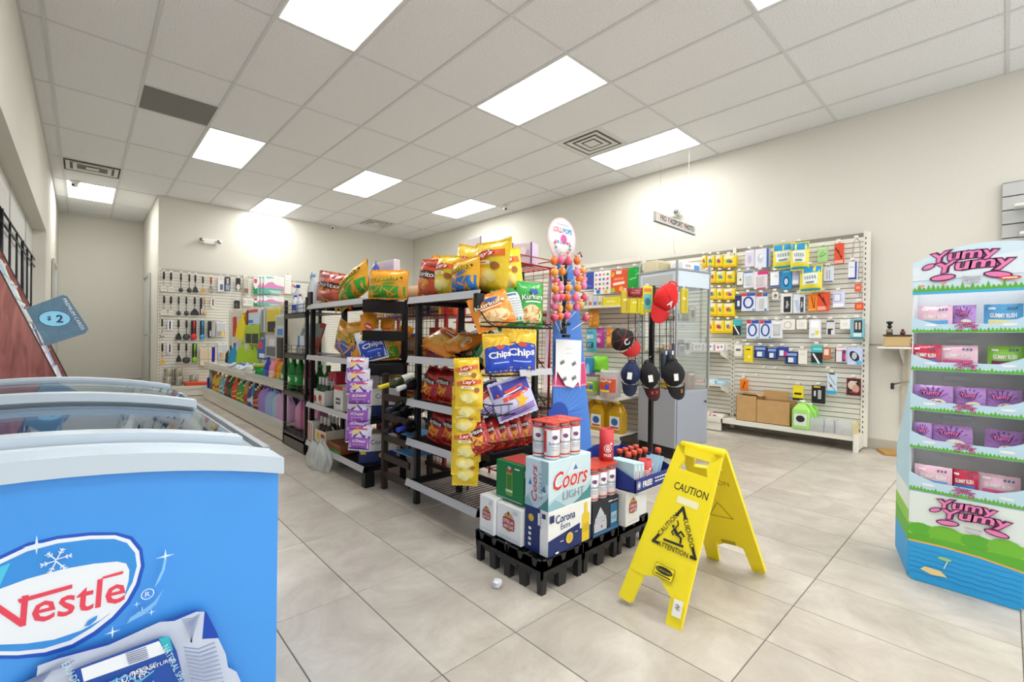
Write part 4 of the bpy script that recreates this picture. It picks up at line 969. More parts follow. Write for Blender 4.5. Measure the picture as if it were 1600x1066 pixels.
ebag('right blue and yellow bag lettered Chips on the price-strip shelf', 790, 517, 831, 580, 1.69, .85, '#f3c330', st_chips, .06, -.04, .02, -.35)
ebag('purple and white snack bag lying in the third basket', 757, 594, 790, 640, 1.73, .66, '#d9d6ec', st_ruf2, .05, -.5, -.35, -.5)
ebag('blue and purple snack bag with red lettering hanging over the third basket', 787, 592, 834, 653, 1.66, .645, '#ccc9e8', st_ruf2, .05, -.25, -.28, -.35)
for i in range(5):
    p = at(752+i*17, 690-i*4, y=1.72); p.z = .48
    bag('dark red tortilla chip bag in the lowest basket, %s from the left' % ORD[i], p, .13, .15, .05, '#b8281f', st_dor, -.9, -.35, -.45+.04*i, GE)
p = at(758, 545, y=1.78); bag('small dark green bag at the left behind the Chips bags', Vector((p.x, p.y, .9)), .13, .15, .05, '#2c7a44', st_back, -.7, -.1, .5, GE)
# ---- hanging strips
def strip(label, cx, x, pys, w, h, col, st, sname, group, name, rzs=-.75):
    p0 = at(cx[0], pys[0], x=x)
    hang = thing(name, sname, 'clip strip', (p0.x+.012, p0.y+.012, 0)); ztop = at(cx[0], pys[0]-20, x=x).z
    q = at(cx[-1], pys[-1], x=x)
    MB().box((0, 0, (ztop+q.z)/2), (.012, .002, ztop-q.z+.1), mat('#222226', .5)).build('band', hang)
    MB().tube([(0, 0, ztop+.04), (.02, .02, ztop+.09), (.06, .05, ztop+.09)], .003, BK).build('hook', hang)
    for i, (c, py) in enumerate(zip(cx, pys)):
        q = at(c, py, x=x-.006*i*.3); b = bag(label % ORD[i], Vector((q.x-.026-.004*(i % 2), q.y-.026, q.z)), w*(1 if i % 3 else .94), h, .04, col, st, rzs+random.uniform(-.08, .08), -.14-.03*(i % 2), random.uniform(-.06, .06), group, name='snack_pack')
strip('yellow potato chip pack on the hanging strip, %s from the top', [732, 735, 731, 729, 731, 729, 728], 1.40, [612, 634, 655, 677, 716, 735, 752], .135, .16, '#efc92c', st_lays, 'hanging clip strip with yellow chip packs at the shelf corner', 'yellow chip packs on the hanging strip', 'clip_strip')
strip('purple chip pack on the hanging strip, %s from the top', [560, 563, 565, 563, 562, 562, 564], 1.36, [595, 613, 630, 658, 673, 687, 700], .155, .15, '#e6dff0', st_ruf, 'hanging clip strip with purple chip packs on the middle unit', 'purple chip packs on the hanging strip', 'clip_strip')
# ---- goods of the middle unit
SB = 'snack bags on the middle black shelving'; zt = ZB[0]+.012
bagpx('red and orange tortilla bag standing on the middle unit top', 492, 428, 548, 474, 1.52, zt, '#e0552c', st_dor, .1, roll=.16, g=SB)
bagpx('orange puff bag with green base slumped on the middle unit top', 530, 422, 576, 474, 1.50, zt, '#f4ae2c', st_chg('#3fae3c'), .1, roll=-.3, g=SB)
bagpx('tall blue chip bag seen edge-on on the middle unit top', 570, 416, 598, 474, 1.56, zt, '#2f55b8', st_back, .07, roll=-.2, g=SB, rz=FX-.5)
bagpx('orange puff bag with green base standing upright near the bent tube', 588, 424, 622, 474, 1.54, zt, '#f3a92a', st_chg('#3fae3c'), .08, roll=.04, g=SB, rz=FX+.5)
p, w, h = fr(586, 420, 619, 450, x=1.68); pbox('pale pink box behind the upright orange puff bag', Vector((p.x, p.y, zt)), w, .3, .05, '#e2d6df')
p, w, h = fr(614, 455, 628, 472, x=1.66); pbox('blue and white striped carton beside the bent tube', Vector((p.x, p.y, zt)), .1, .12, .08, '#cfdff0', deco=lambda D, w, h: [D.rect((k-2)*w*.2, -h*.1, w*.08, h*.6, card('#3f86c8')) for k in range(5)])
zs = ZB[1]+.012
bagpx('blue and orange puff bag leaning at the front of the second shelf', 521, 510, 560, 562, 1.47, zs, '#f0a92e', st_chg('#2b5fc0'), .09, roll=.32, g=SB)
bagpx('orange and blue puff bag in the middle of the second shelf', 550, 503, 582, 562, 1.50, zs, '#f2ad2e', st_chg('#2b5fc0'), .09, roll=-.1, g=SB, rz=FX+.3)
p = at(590, 562, y=3.0); bag('blue and white chip bag behind the end plates', Vector((p.x+.0, 3.03, zs)), .19, .2, .07, '#dfe6f2', st_chips, -.3, -.2, -.25, SB)
p = at(610, 562, y=3.0); bag('green and orange puff bag behind the end plates', Vector((p.x+.01, 3.04, zs)), .15, .2, .06, '#f3a02c', st_chg('#3fae3c'), -.2, -.1, -.1, SB)
for i, px in enumerate((566, 585, 600, 615)):
    p = at(px, 520, y=3.08); b_ = MB(); bag('orange bag top poking up behind the upper end plate, %s from left' % ORD[i], Vector((p.x, 3.10+.02*(i % 2), zs)), .1, .33-.02*i, .06, '#f19a2b', st_org, -.3, -.05, (.2, -.1, .15, .5)[i], SB)
# beer and soda on its lower shelves
z3, z4 = ZB[2]+.002, ZB[3]+.002
for i, (a, c) in enumerate(((476, 486), (513, 530), (525, 541))):
    pass
def sodas(px, x, z, label, body, lab, cap='#2f9a46', r=.05, h=.31, g='large soda bottles'):
    q = at(px, 600, x=x); return bottle(label, Vector((x, q.y, z)), r, h, body, cap, lab, 'soda_bottle', group=g)
sodas(485, 1.5, z3, 'pink soda bottle at the left end of the middle unit', '#c92a52', ('#e86a9a', '#f4e4ea'), '#c93050')
sodas(500, 1.55, z3, 'green soda bottle behind the white bottle carton', '#1f7a35', ('#2f9a46', '#f2f2f0'))
sodas(513, 1.58, z3, 'second green soda bottle behind the white bottle carton', '#1f7a35', ('#2f9a46', '#f2f2f0'))
p, w, h = fr(522, 572, 534, 600, x=1.56); pbox('red and white carton behind the capped bottles', Vector((p.x, p.y, z3)), .16, .27, .1, '#c8324a', deco=lambda D, w, h: D.rect(0, -.01, w*.8, h*.5, card('#efe6e6')))
def sixcarton(label, p, w, h, d, col, caps, bott, deco=None):
    t = thing('bottle_carton', label, 'beer carton', p, FX, 'beer bottle cartons on the middle unit')
    MB().prism([(-w/2, 0), (w/2, 0), (w/2, h), (w*.25, h*1.25), (-w*.25, h*1.25), (-w/2, h)], lambda u, v, o: Vector((u, o-.002, v)), card(col), .004).build('divider', t, fix=True)
    b = MB(); b.b2(-w/2, w/2, -d/2, -d/2+.003, 0, h, card(col)); b.b2(-w/2, w/2, d/2-.003, d/2, 0, h, card(col)); b.b2(-w/2, -w/2+.003, -d/2, d/2, 0, h*1.1, card(col)); b.b2(w/2-.003, w/2, -d/2, d/2, 0, h*1.1, card(col)); b.b2(-w/2, w/2, -d/2, d/2, 0, .003, card(col)); c = b.build('carton', t)
    for i in range(3):
        for j in range(2):
            o = MB().lathe([(.027, .004), (.028, .12), (.013, .165), (.012, .2)], gloss(bott), 10, ((i-1)*w*.3, (j-.5)*d*.46, 0)).build('bottle', t)
            MB().lathe([(.0135, .165), (.0145, .222), (.012, .226)], gloss(caps), 10, ((i-1)*w*.3, (j-.5)*d*.46, 0)).build('foil_cap', o)
    if deco: D = Deco(plane((0, -d/2, h/2), (1, 0, 0), (0, 0, 1))); deco(D, w, h); D.build('print', t)
    return t
q = at(508, 640, x=1.47); sixcarton('white six-bottle carton with silver capped bottles on the third shelf', Vector((1.49, q.y, z3)), .24, .115, .14, '#eceae4', '#dcdcdc', '#1d4f2a', lambda D, w, h: (D.ell(.02, 0, .035, .03, card('#b03a36')), D.ell(-.09, -.01, .03, .03, card('#b03a36')), D.rect(.03, -.03, .02, .04, card('#e0b03a'))))
q = at(538, 645, x=1.47); pbox('white and red drink carton right of the bottle carton', Vector((1.48, q.y, z3)), .17, .19, .12, '#eae6e0', deco=lambda D, w, h: (D.rect(0, h*.42, w, h*.16, card('#d23c34')), D.rect(.0, -.02, w*.5, h*.25, card('#4a5a60')), D.rect(0, -.02, w*.36, h*.06, W_)))
def ccase(label, p, w, h, d): return pbox(label, p, w, h, d, '#f1efe8', rz=-.45, deco=lambda D, w, h: (D.rect(0, -h*.3, w, h*.4, cn), D.text('Corona', w*.08, h*.22, h*.17, card('#23407e'), w=w*.55), D.ell(w*.1, -h*.25, h*.1, h*.1, card('#e3bb3c')), D.rect(-w*.38, h*.1, w*.14, h*.6, card('#eacb33'))), name='beer_case', cat='beer case', group='yellow and navy beer cases on the middle unit')
ccase('white and navy beer case at the right end of the third shelf', Vector((1.60, 3.10, z3)), .24, .2, .16)
ccase('white and navy beer case at the right end of the bottom shelf', Vector((1.58, 3.12, z4)), .26, .2, .18)
q = at(578, 615, x=1.55); pbox('white juice carton behind the purple strip', Vector((1.6, 3.32, z3)), .12, .3, .1, '#e9e9ee', deco=lambda D, w, h: (D.ell(0, .05, .03, .03, card('#3b62ad')), D.rect(0, -.05, w*.7, .08, card('#d2a83c'))))
q = at(511, 690, x=1.48); sixcarton('cream six-bottle carton with dark bottles on the bottom shelf', Vector((1.50, q.y, z4)), .25, .12, .15, '#e8dcc2', '#d9d6cc', '#3a2214', lambda D, w, h: (D.ell(-.05, .01, .035, .03, card('#e5b832')), D.rect(.05, .02, .08, .03, card('#a8322e'))))
q = at(494, 690, x=1.47); pbox('red and white tall-can carton at the left of the bottom shelf', Vector((1.48, q.y+.02, z4)), .14, .17, .12, '#e6e2de', deco=lambda D, w, h: [D.rect((k-1)*w*.3, 0, w*.1, h*.8, card('#c93a3a')) for k in range(3)])
q = at(545, 720, x=1.5); t = pbox('shallow brown tray with green rim on the bottom shelf', Vector((1.52, q.y+.08, z4)), .26, .07, .22, '#8a4f2a', deco=lambda D, w, h: D.rect(0, -h*.3, w, h*.35, card('#3f9a46')))
q = at(548, 690, x=1.6); pbox('pale blue beer carton with a bottle picture at the back of the bottom shelf', Vector((1.64, q.y, z4)), .2, .2, .1, '#b9d3e6', deco=lambda D, w, h: D.rect(0, -.01, w*.2, h*.7, card('#c07a2a')))
# plastic carrier bag hanging from the bottom shelf
PB = MB(); pr = random.Random(5)
def pbag(i, j):
    a = i*2*math.pi; r = .07+.10*math.sin(j*2.4)**1.0; wob = .016*math.sin(a*7+j*5)+.01*math.sin(a*11)
    return Vector((.35*(r+wob)*math.cos(a), (r+wob)*math.sin(a)*1.15, -.21*j+.012*math.sin(a*5)))
PB.grid(pbag, 40, 12, mat('#e9efee', .25, alpha=.5, bump=.4, scale=30)); q = at(500, 690, x=1.35)
cb = thing('plastic_bag', 'translucent white plastic carrier bag hanging off the bottom shelf edge', 'plastic bag', (1.352, at(500, 700, x=1.36).y, .20)); PB.build('film', cb)
# ---- wine rack
WR = thing('wine_rack', 'dark brown slatted wine rack with bottles lying neck outward', 'wine rack', (1.50, 2.52, 0)); br = mat('#33241f', .5)
for y in (.34,):
    for x in (.0, .36): MB().b2(x-.018, x+.018, y-.018, y+.018, 0, .78, br, .003).build('post', WR)
for z in (.08, .2, .33, .47, .60): MB().b2(-.015, .0, 0, .36, z, z+.045, br, .003).build('front_slat', WR); MB().b2(.33, .36, 0, .36, z+.02, z+.05, br, .003).build('rear_slat', WR)
def wine(label, neck, base, col, foilc, lab):
    n_, b_ = Vector(neck), Vector(base); d = (n_-b_).normalized(); L = .3
    t = thing('wine_bottle', label, 'wine bottle', b_, group='wine bottles in the rack'); t.rotation_euler = Vector((0, 0, 1)).rotation_difference(d).to_euler()
    MB().lathe([(.03, 0), (.037, .006), (.037, .18), (.03, .205), (.0145, .235), (.0135, .3)], gloss(col), 16).build('glass', t)
    MB().lathe([(.0155, .225), (.0155, .302), (.013, .304)], gloss(foilc), 12).build('capsule', t)
    MB().lathe([(.0376, .05), (.0376, .14)], card(lab), 16, cap=False).build('label', t)
def wrow(i, px0, py0, px1, py1, label, col, foilc, lab): n_ = at(px0, py0, x=1.36); b_ = at(px1, py1, x=1.64); wine(label, n_, n_+(b_-n_).normalized()*.3, col, foilc, lab)
wrow(0, 592, 606, 655, 588, 'white wine bottle with yellow foil at the top of the rack', '#3a3d1f', '#d8c62a', '#e9e7dc')
wrow(1, 622, 608, 668, 592, 'bottle with white foil beside the yellow-foiled wine', '#1a1c1c', '#e4e6ea', '#c9ccd0')
wrow(2, 606, 641, 652, 628, 'dark wine bottle with white label on the middle tier', '#15171a', '#2a3038', '#e6e4da')
wrow(3, 622, 672, 665, 660, 'dark wine bottle with blue foil on the lower tier', '#14161c', '#2a3fae', '#cfd2d6')
wrow(4, 604, 674, 650, 664, 'black wine bottle beside the blue-foiled one', '#101216', '#20242c', '#7fb4d8')
wrow(5, 615, 648, 660, 636, 'black wine bottle at the back of the middle tier', '#101214', '#16181c', '#d6d6d0')
for i, z in enumerate((.255, .385)):
    tag(MB().b2(-.1, .1, -.12, .12, 0, .006, card('#6fb0e0')).build('blue_board', None, (1.64, 2.70, z)), ['lower blue card lying inside the wine rack', 'upper blue card lying inside the wine rack'][i], 'card', 'blue cards in the wine rack')
# ---- drinks rack goods
G = 'bottles on the drinks rack'
yC = lambda px, py=560: at(px, py, x=1.5).y
for i, (px, hh, cap) in enumerate(((459, .28, '#2a4fb0'), (477, .36, '#a9c6e6'), (489, .36, '#a9c6e6'), (450, .2, '#2a4fb0'))):
    bottle('clear water bottle on top of the drinks rack, %s' % ['second from the left', 'tallest one in the middle', 'tall one at the right', 'small one at the left end'][i], Vector((1.5 if i != 1 else 1.56, min(max(at(px, 480, x=1.5).y, 4.17), 4.62), ZC[0])), .045 if i != 3 else .033, hh, '#dfeaf0', cap, ('#d7e2f0', '#3b62ad') if i == 3 else None, 'water_bottle', group=G, trans=True)
bottle('small bottle with blue label at the front of the drinks rack top', Vector((1.44, 4.50, ZC[0])), .03, .17, '#dfe7ea', '#2a4fb0', ('#2f55b8',), 'water_bottle', group=G)
bottle('small bottle with red cap at the front of the drinks rack top', Vector((1.44, 4.38, ZC[0])), .028, .17, '#e4e6ea', '#c23a3a', ('#c8d2ea',), 'water_bottle', group=G)
for i in range(5):
    c = ['#d9cfc0', '#b9c2c8', '#cbb79a', '#a8b89a', '#c9584a'][i]
    pbox('magazine leaning in the drinks rack, %s from the left' % ORD[i], Vector((1.50, 4.62-i*.11, ZC[1]+.004)), .10, .28, .012, c, rot=(-.25, .12, FX), name='magazine', cat='magazine', group='magazines on the drinks rack', deco=lambda D, w, h: (D.rect(0, .05, w*.8, h*.3, card('#8a9aa6')), D.rect(0, -.08, w*.7, .01, card('#5a4a42'))))
pbox('blue and white box on the second level of the drinks rack', Vector((1.44, 4.27, ZC[1]+.05)), .16, .11, .05, '#dfe9f4', deco=lambda D, w, h: D.rect(-w*.34, 0, w*.3, h, card('#4f86d0')))
for i, px in enumerate((448, 459, 470)):
    sodas(px, 1.5 if i != 1 else 1.455, ZC[2]+.002, 'green soda bottle on the drinks rack, %s from the left' % ORD[i], '#14792e', ('#24a03c', '#f3f1ee'), g=G)
bottle('pink soda bottle at the right end of the drinks rack', Vector((1.46, 4.17, ZC[2]+.002)), .05, .31, '#d63a6a', '#d0d4d8', ('#e77aa4', '#f4e6ec'), 'soda_bottle', group=G)
for i in range(4):
    jug('pink detergent jug at the bottom of the drinks rack, %s from the left' % ORD[i], Vector((1.54+.03*(i % 2), 4.58-i*.13, ZC[3]+.002)), .13, .1, .29, '#e39ac4', '#d77fb0', group='pink jugs in the drinks rack', trans=False)
# ================================================================ SLATTED DISPLAY WALLS
SL, SLB, TAGW, CHR = mat('#e6e3d8', .5), mat('#77746a', .8), card('#f0ece2'), mat('#c4c4c2', .3, .8)
def slats(t, L, z0, z1, single=True, m=SL, pitch=.05, up=(0,), y=0):
    MB().b2(0, L, y+.012, y+.03, z0-.05, z1, mat('#8a877c' if single else '#b4b1a6', .8)).build('back_board', t)
    n = int((z1-z0)/pitch); big = MB(); me = MB().box((L/2, y+.005, 0), (L-.004, .014, pitch-.007), m).mesh('slat')
    for k in range(n):
        z = z0+(k+.5)*pitch
        if single: link('slat', me, t, (0, 0, z))
        else: big.box((L/2, y+.005, z), (L-.004, .014, pitch-.007), m)
    if not single: big.build('slats', t)['kind'] = 'stuff'
    for u in up:
        MB().b2(u-.018, u+.018, y-.012, y+.03, .02, z1+.012, m).build('upright', t)
        b = MB()
        for k in range(int((z1-.1)/.05)): b.b2(u-.004, u+.004, y-.0128, y-.01, .1+k*.05, .122+k*.05, mat('#262626', .8))
        b.build('slot_holes', t)['kind'] = 'stuff'
_hk = {}
def hook(t, u, z, L=.1, tagc=None):
    if L not in _hk: _hk[L] = MB().tube([(0, .0, 0), (0, -L, 0), (0, -L-.008, .012)], .0025, CHR, 5).mesh('peg_hook')
    h = link('peg_hook', _hk[L], t, (u, 0, z))
    MB().box((0, -L-.012, .012), (.034, .002, .02), TAGW).build('price_tag', h)
def shapes(D, w, h, L):
    for s in L:
        k = s[0]
        if k == 'r': D.rect(s[1]*w, s[2]*h, s[3]*w, s[4]*h, card(s[5]), s[6] if len(s) > 6 else 0)
        elif k == 'e': D.ell(s[1]*w, s[2]*h, s[3]*w, s[4]*h, card(s[5]), s[6] if len(s) > 6 else 0)
        elif k == 'o': D.ring(s[1]*w, s[2]*h, s[3]*w, s[4]*h, s[5]*w, card(s[6]))
        elif k == 't': D.text(s[1], s[2]*w, s[3]*h, s[4]*h, card(s[5]), w=s[6]*w if len(s) > 6 else None, bold=.02, rot=s[7] if len(s) > 7 else 0)
        elif k == 'g': D.poly([(a*w, b*h) for a, b in s[1]], card(s[2]))
def pack(label, p, w, h, d, col, art=(), rz=FX, cat='package', group=None, name='retail_pack', tab=True, blister=None, rot=None, m=None):
    t = thing(name, label, cat, p, rz, group, rot=rot); m = m or card(col)
    MB().box((0, 0, h/2), (w, d, h), m, min(.004, d*.3, w*.15)).build('pack_body', t)
    if tab: MB().b2(-w*.16, w*.16, d/2-.003, d/2-.001, h-.002, h+.022, glass('#eeeeee', .35)).build('hang_tab', t)
    if art: D = Deco(plane((0, -d/2, h/2), (1, 0, 0), (0, 0, 1)), off=.0012); shapes(D, w, h, art); D.build('print', t)
    if blister: MB().box((blister[0]*w, -d/2-.008, h/2+blister[1]*h), (blister[2]*w, .016, blister[3]*h), glass('#f2f6f6', .3, .05), .006).build('blister', t)
    return t
RWX = 5.60
RW1 = thing('slatwall', 'white slatted display wall with phone accessories right of the shelf upright', 'display wall', (RWX, 2.185, 0), FX, 'white slatted display walls')
slats(RW1, 1.245, .18, 2.12, True, up=(0.0, 1.24))
MB().b2(1.258, 1.275, -.012, .03, .02, 2.12, SL).build('end_strip', RW1)
RW2 = thing('slatwall', 'white slatted display wall with yellow boxes behind the glass case', 'display wall', (RWX, 3.405, 0), FX, 'white slatted display walls')
slats(RW2, 1.2, .18, 2.12, True, up=(0.0,))
RW3 = thing('slatwall', 'far end of the white slatted wall behind the island shelving', 'display wall', (RWX, 5.84, 0), FX, 'white slatted display walls')
slats(RW3, 2.42, .18, 2.12, False, up=(0, 1.21))
# base shelves
def deck(t, L, kick, zt=.155, dp=.27):
    MB().b2(0, L, -dp, 0, zt-.012, zt, SL).build('base_shelf', t); MB().b2(0, L, -dp-.004, -dp, zt-.05, zt, SL).build('shelf_lip', t)
    if kick: MB().b2(0, L, -dp+.01, -dp+.02, .01, zt-.05, SL).build('kick_plate', t)
deck(RW1, 1.24, False); deck(RW2, 1.2, True); deck(RW3, 2.42, True)
MB().b2(1.215, 1.255, -.29, -.262, 0, .17, SL, .003).build('foot_post', RW1); MB().b2(1.225, 1.25, -.262, 0, .02, .14, SL).build('foot_bracket', RW1)
MB().b2(1.20, 1.215, -.27, -.03, .155, .27, mat('#d8c89a', .6)).build('end_stop', RW1)
c7 = lambda x, y: (1080+x/3.047, 350+y/3.047)
def uv_r(px, py, xo): q = at(px, py, x=xo); return q
def rp_(label, x0, y0, x1, y1, col, art=(), d=.03, xo=5.50, cat='package', blister=None, bagst=None, g='packs hanging on the right display wall', hk=True, m=None):
    a, b = c7(x0, y0), c7(x1, y1); p, w, h = fr(*a, *b, x=xo); p.x = xo+d/2
    if hk:
        par = RW1 if p.y < 2.19 else RW2; u = (2.185 if p.y < 2.19 else 3.405)-p.y
        hook(par, u, p.z+h+.014, round(RWX-xo+.01, 2))
    if bagst: return bag(label, p, w, h, d, col, bagst, FX, 0, 0, g, name='wipes_pack')
    return pack(label, p, w, h, d, col, art, FX, cat, g, blister=blister, m=m)
# yellow ink boxes in five rows
rows = [(150, 205, [(50, 70), (73, 110), (113, 148), (150, 212)]), (225, 280, [(65, 85), (88, 115), (117, 160), (163, 205)]), (308, 360, [(78, 118), (120, 150), (152, 207)]), (378, 440, [(80, 120), (122, 150), (152, 205)]), (460, 520, [(75, 105), (107, 155), (157, 197)])]
pc = ['#d83a3a', '#3a7ad8', '#7a3ab0', '#3aa85a', '#e07a2a']
for r, (y0, y1, xs_) in enumerate(rows):
    for i, (a, b) in enumerate(xs_):
        rp_('yellow ink cartridge box, %s row from the top, %s from the left' % (ORD[r], ORD[i]), a, y0, b, y1, '#f1d520', [('r', -.05, .36, .7, .26, '#f3ead0'), ('e', -.05, .02, .2, .16, pc[(r+i) % 5]), ('e', .1, -.05, .14, .12, pc[(r+2*i+1) % 5]), ('r', 0, -.38, .8, .08, '#e6a81c')], .07, 5.50, 'ink box', g='yellow ink boxes on the right display wall')
B0 = [('r', -.3, .42, .36, .16, '#d8363a'), ('r', .2, .42, .6, .16, '#2d4fae'), ('o', 0, -.02, .38, .34, .13, '#22429c'), ('e', .38, -.42, .08, .05, '#2a8ab8')]
R = rp_
R('lavender white boxed earphones at the top left of the accessory wall', 255, 125, 300, 205, '#dcd6e6', [('e', 0, -.05, .2, .25, '#c2bcd0'), ('r', 0, .4, .8, .1, '#eeeaf4')], .04)
R('white and blue boxed earphones, second in the top row', 302, 118, 368, 208, '#e2e4ee', [('e', -.1, 0, .2, .25, '#c8ccd8'), ('r', .42, 0, .16, 1, '#3f62b4'), ('e', -.05, .1, .1, .1, '#f6f6fa')], .07)
def st_wipe(D, w, h):
    D.rect(0, h*.86, w*.94, h*.26, card('#1f93cf'), 0, 5); D.rect(0, h*.48, w*.72, h*.44, card('#e6ece6'), 0, 5); [D.rect((k-2)*w*.12, h*.54, w*.06, h*.14, card('#8a9aa6'), .2) for k in range(5)]; D.rect(0, h*.05, w*.9, h*.08, card('#2f9ad0'), 0, 4); D.rect(0, h*.34, w*.4, h*.06, card('#6a7a8a'), 0, 2)
R('blue and yellow wipes pack, left one in the top row', 385, 95, 490, 210, '#e8dc3a', d=.05, xo=5.46, bagst=st_wipe)
R('blue and yellow wipes pack, right one in the top row', 468, 90, 556, 215, '#e8dc3a', d=.06, xo=5.40, bagst=st_wipe)
R('blue and yellow wipes pack hanging alone in the second row', 512, 200, 618, 318, '#e8d93a', d=.06, xo=5.42, bagst=st_wipe)
R('pale green cable pack in the top row', 600, 110, 648, 182, '#a9d890', [('r', .1, -.05, .7, .05, '#5a8a4a', .6), ('r', -.1, .05, .7, .04, '#6a9a5a', .9), ('r', 0, .4, .8, .1, '#c8e8b0')], .012)
R('orange-red cable pack in the top row', 680, 92, 724, 188, '#e0512f', [('r', -.05, .05, .12, .6, '#5a1a12', .5), ('r', .1, -.05, .1, .5, '#7a241a', .3), ('r', 0, -.42, .9, .14, '#f0b09a')], .03)
R('white and blue adapter pack near the cable loop', 745, 180, 790, 265, '#e6e8f0', [('r', .35, 0, .2, 1, '#3a4fae'), ('r', -.1, -.43, .7, .1, '#2a3a8a'), ('r', -.1, .2, .5, .04, '#b0b4c0')], .03)
R('small white pack beside the upright, second row', 217, 230, 245, 290, '#eceae2', [('e', .1, -.1, .14, .08, '#3a3a3a')], .015)
R('white blister pack left of the pink pack', 248, 225, 296, 305, '#dfe3ec', [('r', 0, .44, .9, .1, '#5a78c0'), ('e', 0, -.05, .24, .3, '#c4ccda')], .03, blister=(0, -.05, .6, .6))
R('pink and white blister pack in the second row', 296, 225, 360, 310, '#ecdfe4', [('r', .2, .4, .8, .2, '#d0327c'), ('e', -.05, -.05, .22, .3, '#d9c6cc'), ('r', .1, -.46, .6, .07, '#d0327c')], .05, blister=(0, -.05, .6, .6))
R('white card pack with blue foot in the second row', 375, 228, 422, 298, '#eef0f6', [('r', 0, -.46, 1, .08, '#2a49b0'), ('r', .45, 0, .1, 1, '#2a3f9a'), ('e', .1, .2, .2, .12, '#d4d8e4')], .03)
R('turquoise mouse pack in the second row', 425, 218, 478, 312, '#1f8fc8', [('e', 0, -.1, .28, .26, '#17407a'), ('e', 0, -.1, .17, .17, '#b8d8ee'), ('r', 0, .4, .6, .1, '#59b8e0')], .03)
R('lavender box behind the lower wipes pack', 480, 225, 512, 290, '#b8bada', [('r', 0, -.3, .9, .3, '#eceef4')], .05)
R('pale blue pen pack right of the lower wipes pack', 628, 205, 676, 278, '#dbe2ec', [('r', -.12, 0, .06, .6, '#b04a4a'), ('r', .12, 0, .06, .6, '#3a4fae'), ('r', 0, -.44, .9, .06, '#2a49b0')], .02)
R('small red tag hanging below the cable loop', 778, 285, 810, 322, '#e0593c', [('r', 0, .0, .6, .3, '#f0a08a')], .01)
R('red diamond tag at the lower end of the cable', 778, 375, 820, 410, '#dc4a2e', [('r', 0, 0, .6, .5, '#f08a5a')], .012)
R('dark blue pack half behind the upright, third row', 208, 340, 236, 405, '#25366e', [('r', .1, -.1, .4, .4, '#e8e8ec')], .02)
R('blue and white cable pack with big loop, third row', 238, 330, 304, 415, '#dfe4f0', B0, .06)
R('white and blue cable pack next to the loop pack, third row', 306, 332, 362, 415, '#e2e4ea', [('r', -.2, .42, .5, .16, '#c8402e'), ('r', .3, .42, .4, .16, '#2f62ae'), ('e', 0, -.05, .2, .26, '#c4c6cc'), ('e', .35, -.42, .1, .06, '#2a8ab8')], .05, blister=(0, -.05, .5, .6))
R('small round silver pack in the third row', 385, 325, 414, 360, '#eceae4', [('e', 0, 0, .35, .35, '#a8a8a6'), ('e', .1, .05, .15, .15, '#3a3a3a')], .01)
R('black lettered cable pack in the third row', 424, 332, 480, 425, '#e4e4e4', [('r', .08, -.05, .6, .8, '#2a2a2c'), ('t', 'Hyper', .08, -.05, .16, '#e8e8e8', .7, 1.57)], .02)
R('white and black cable pack in the third row', 484, 335, 540, 425, '#dfe3ec', [('r', .25, -.05, .3, .8, '#3a3c44'), ('r', -.12, -.1, .34, .6, '#b4c4d8', .2), ('t', 'Hyper', .25, -.05, .12, '#e8e8e8', .6, 1.57)], .02)
R('orange headphone pack left of the red one', 556, 333, 600, 415, '#ee8420', [('r', 0, 0, .1, .7, '#7a2a12', .2), ('r', .2, 0, .06, .6, '#8a3414'), ('r', -.1, -.42, .8, .1, '#f6b03a')], .02)
R('red-orange cable pack in the third row', 598, 325, 656, 415, '#e2502e', [('r', -.05, .1, .12, .7, '#5a1a12', .5), ('r', .12, .0, .1, .5, '#7a241a', .3), ('r', -.1, -.35, .7, .2, '#f2a890')], .03)
R('lavender charger pack with a square window', 672, 322, 728, 398, '#d8dcf2', [('r', -.1, .12, .6, .5, '#8a8fd0'), ('r', -.1, .12, .5, .42, '#e6e8f6'), ('r', 0, -.36, .9, .2, '#f2f2fa')], .03)
R('teal and black pack by the upright in the fourth row', 198, 455, 236, 530, '#3fb4b8', [('r', 0, -.2, 1, .6, '#26282a'), ('r', -.05, -.15, .16, .7, '#e8eaea', .5)], .03)
R('blue loop cable pack, left one in the fourth row', 262, 460, 320, 548, '#d9e2f2', B0, .03)
R('blue loop cable pack, right one in the fourth row', 324, 460, 380, 548, '#d9e2f2', B0, .03)
R('plain white blister pack right of the loop cables', 380, 462, 432, 545, '#e8e8ec', [('r', 0, 0, .5, .5, '#d6d6de')], .03, blister=(0, 0, .7, .7))
R('white charger box with ring picture, fourth row', 432, 455, 492, 505, '#ece9e0', [('o', -.05, -.02, .3, .34, .05, '#a8a8a4')], .05)
R('plain white small box, fourth row', 500, 455, 548, 502, '#efece4', [('r', 0, .0, .6, .5, '#e2dfd6')], .05)
R('white pack with a yellow dot, fourth row', 560, 455, 615, 545, '#ebebee', [('r', 0, .25, .7, .35, '#fafafa'), ('e', .2, -.2, .16, .12, '#e4e02a'), ('r', -.15, -.3, .3, .1, '#c8c8d0')], .04)
R('grey and black memory card pack, fourth row', 642, 460, 682, 530, '#d8d8da', [('r', 0, -.25, .6, .4, '#2c2c2e'), ('r', .2, -.3, .2, .3, '#e6e6e6'), ('r', 0, .45, .9, .1, '#4a4a4a')], .02)
R('plain white adapter box left of the teal pack, fourth row', 708, 455, 756, 502, '#efeeea', [('r', 0, 0, .5, .4, '#e4e3de')], .06)
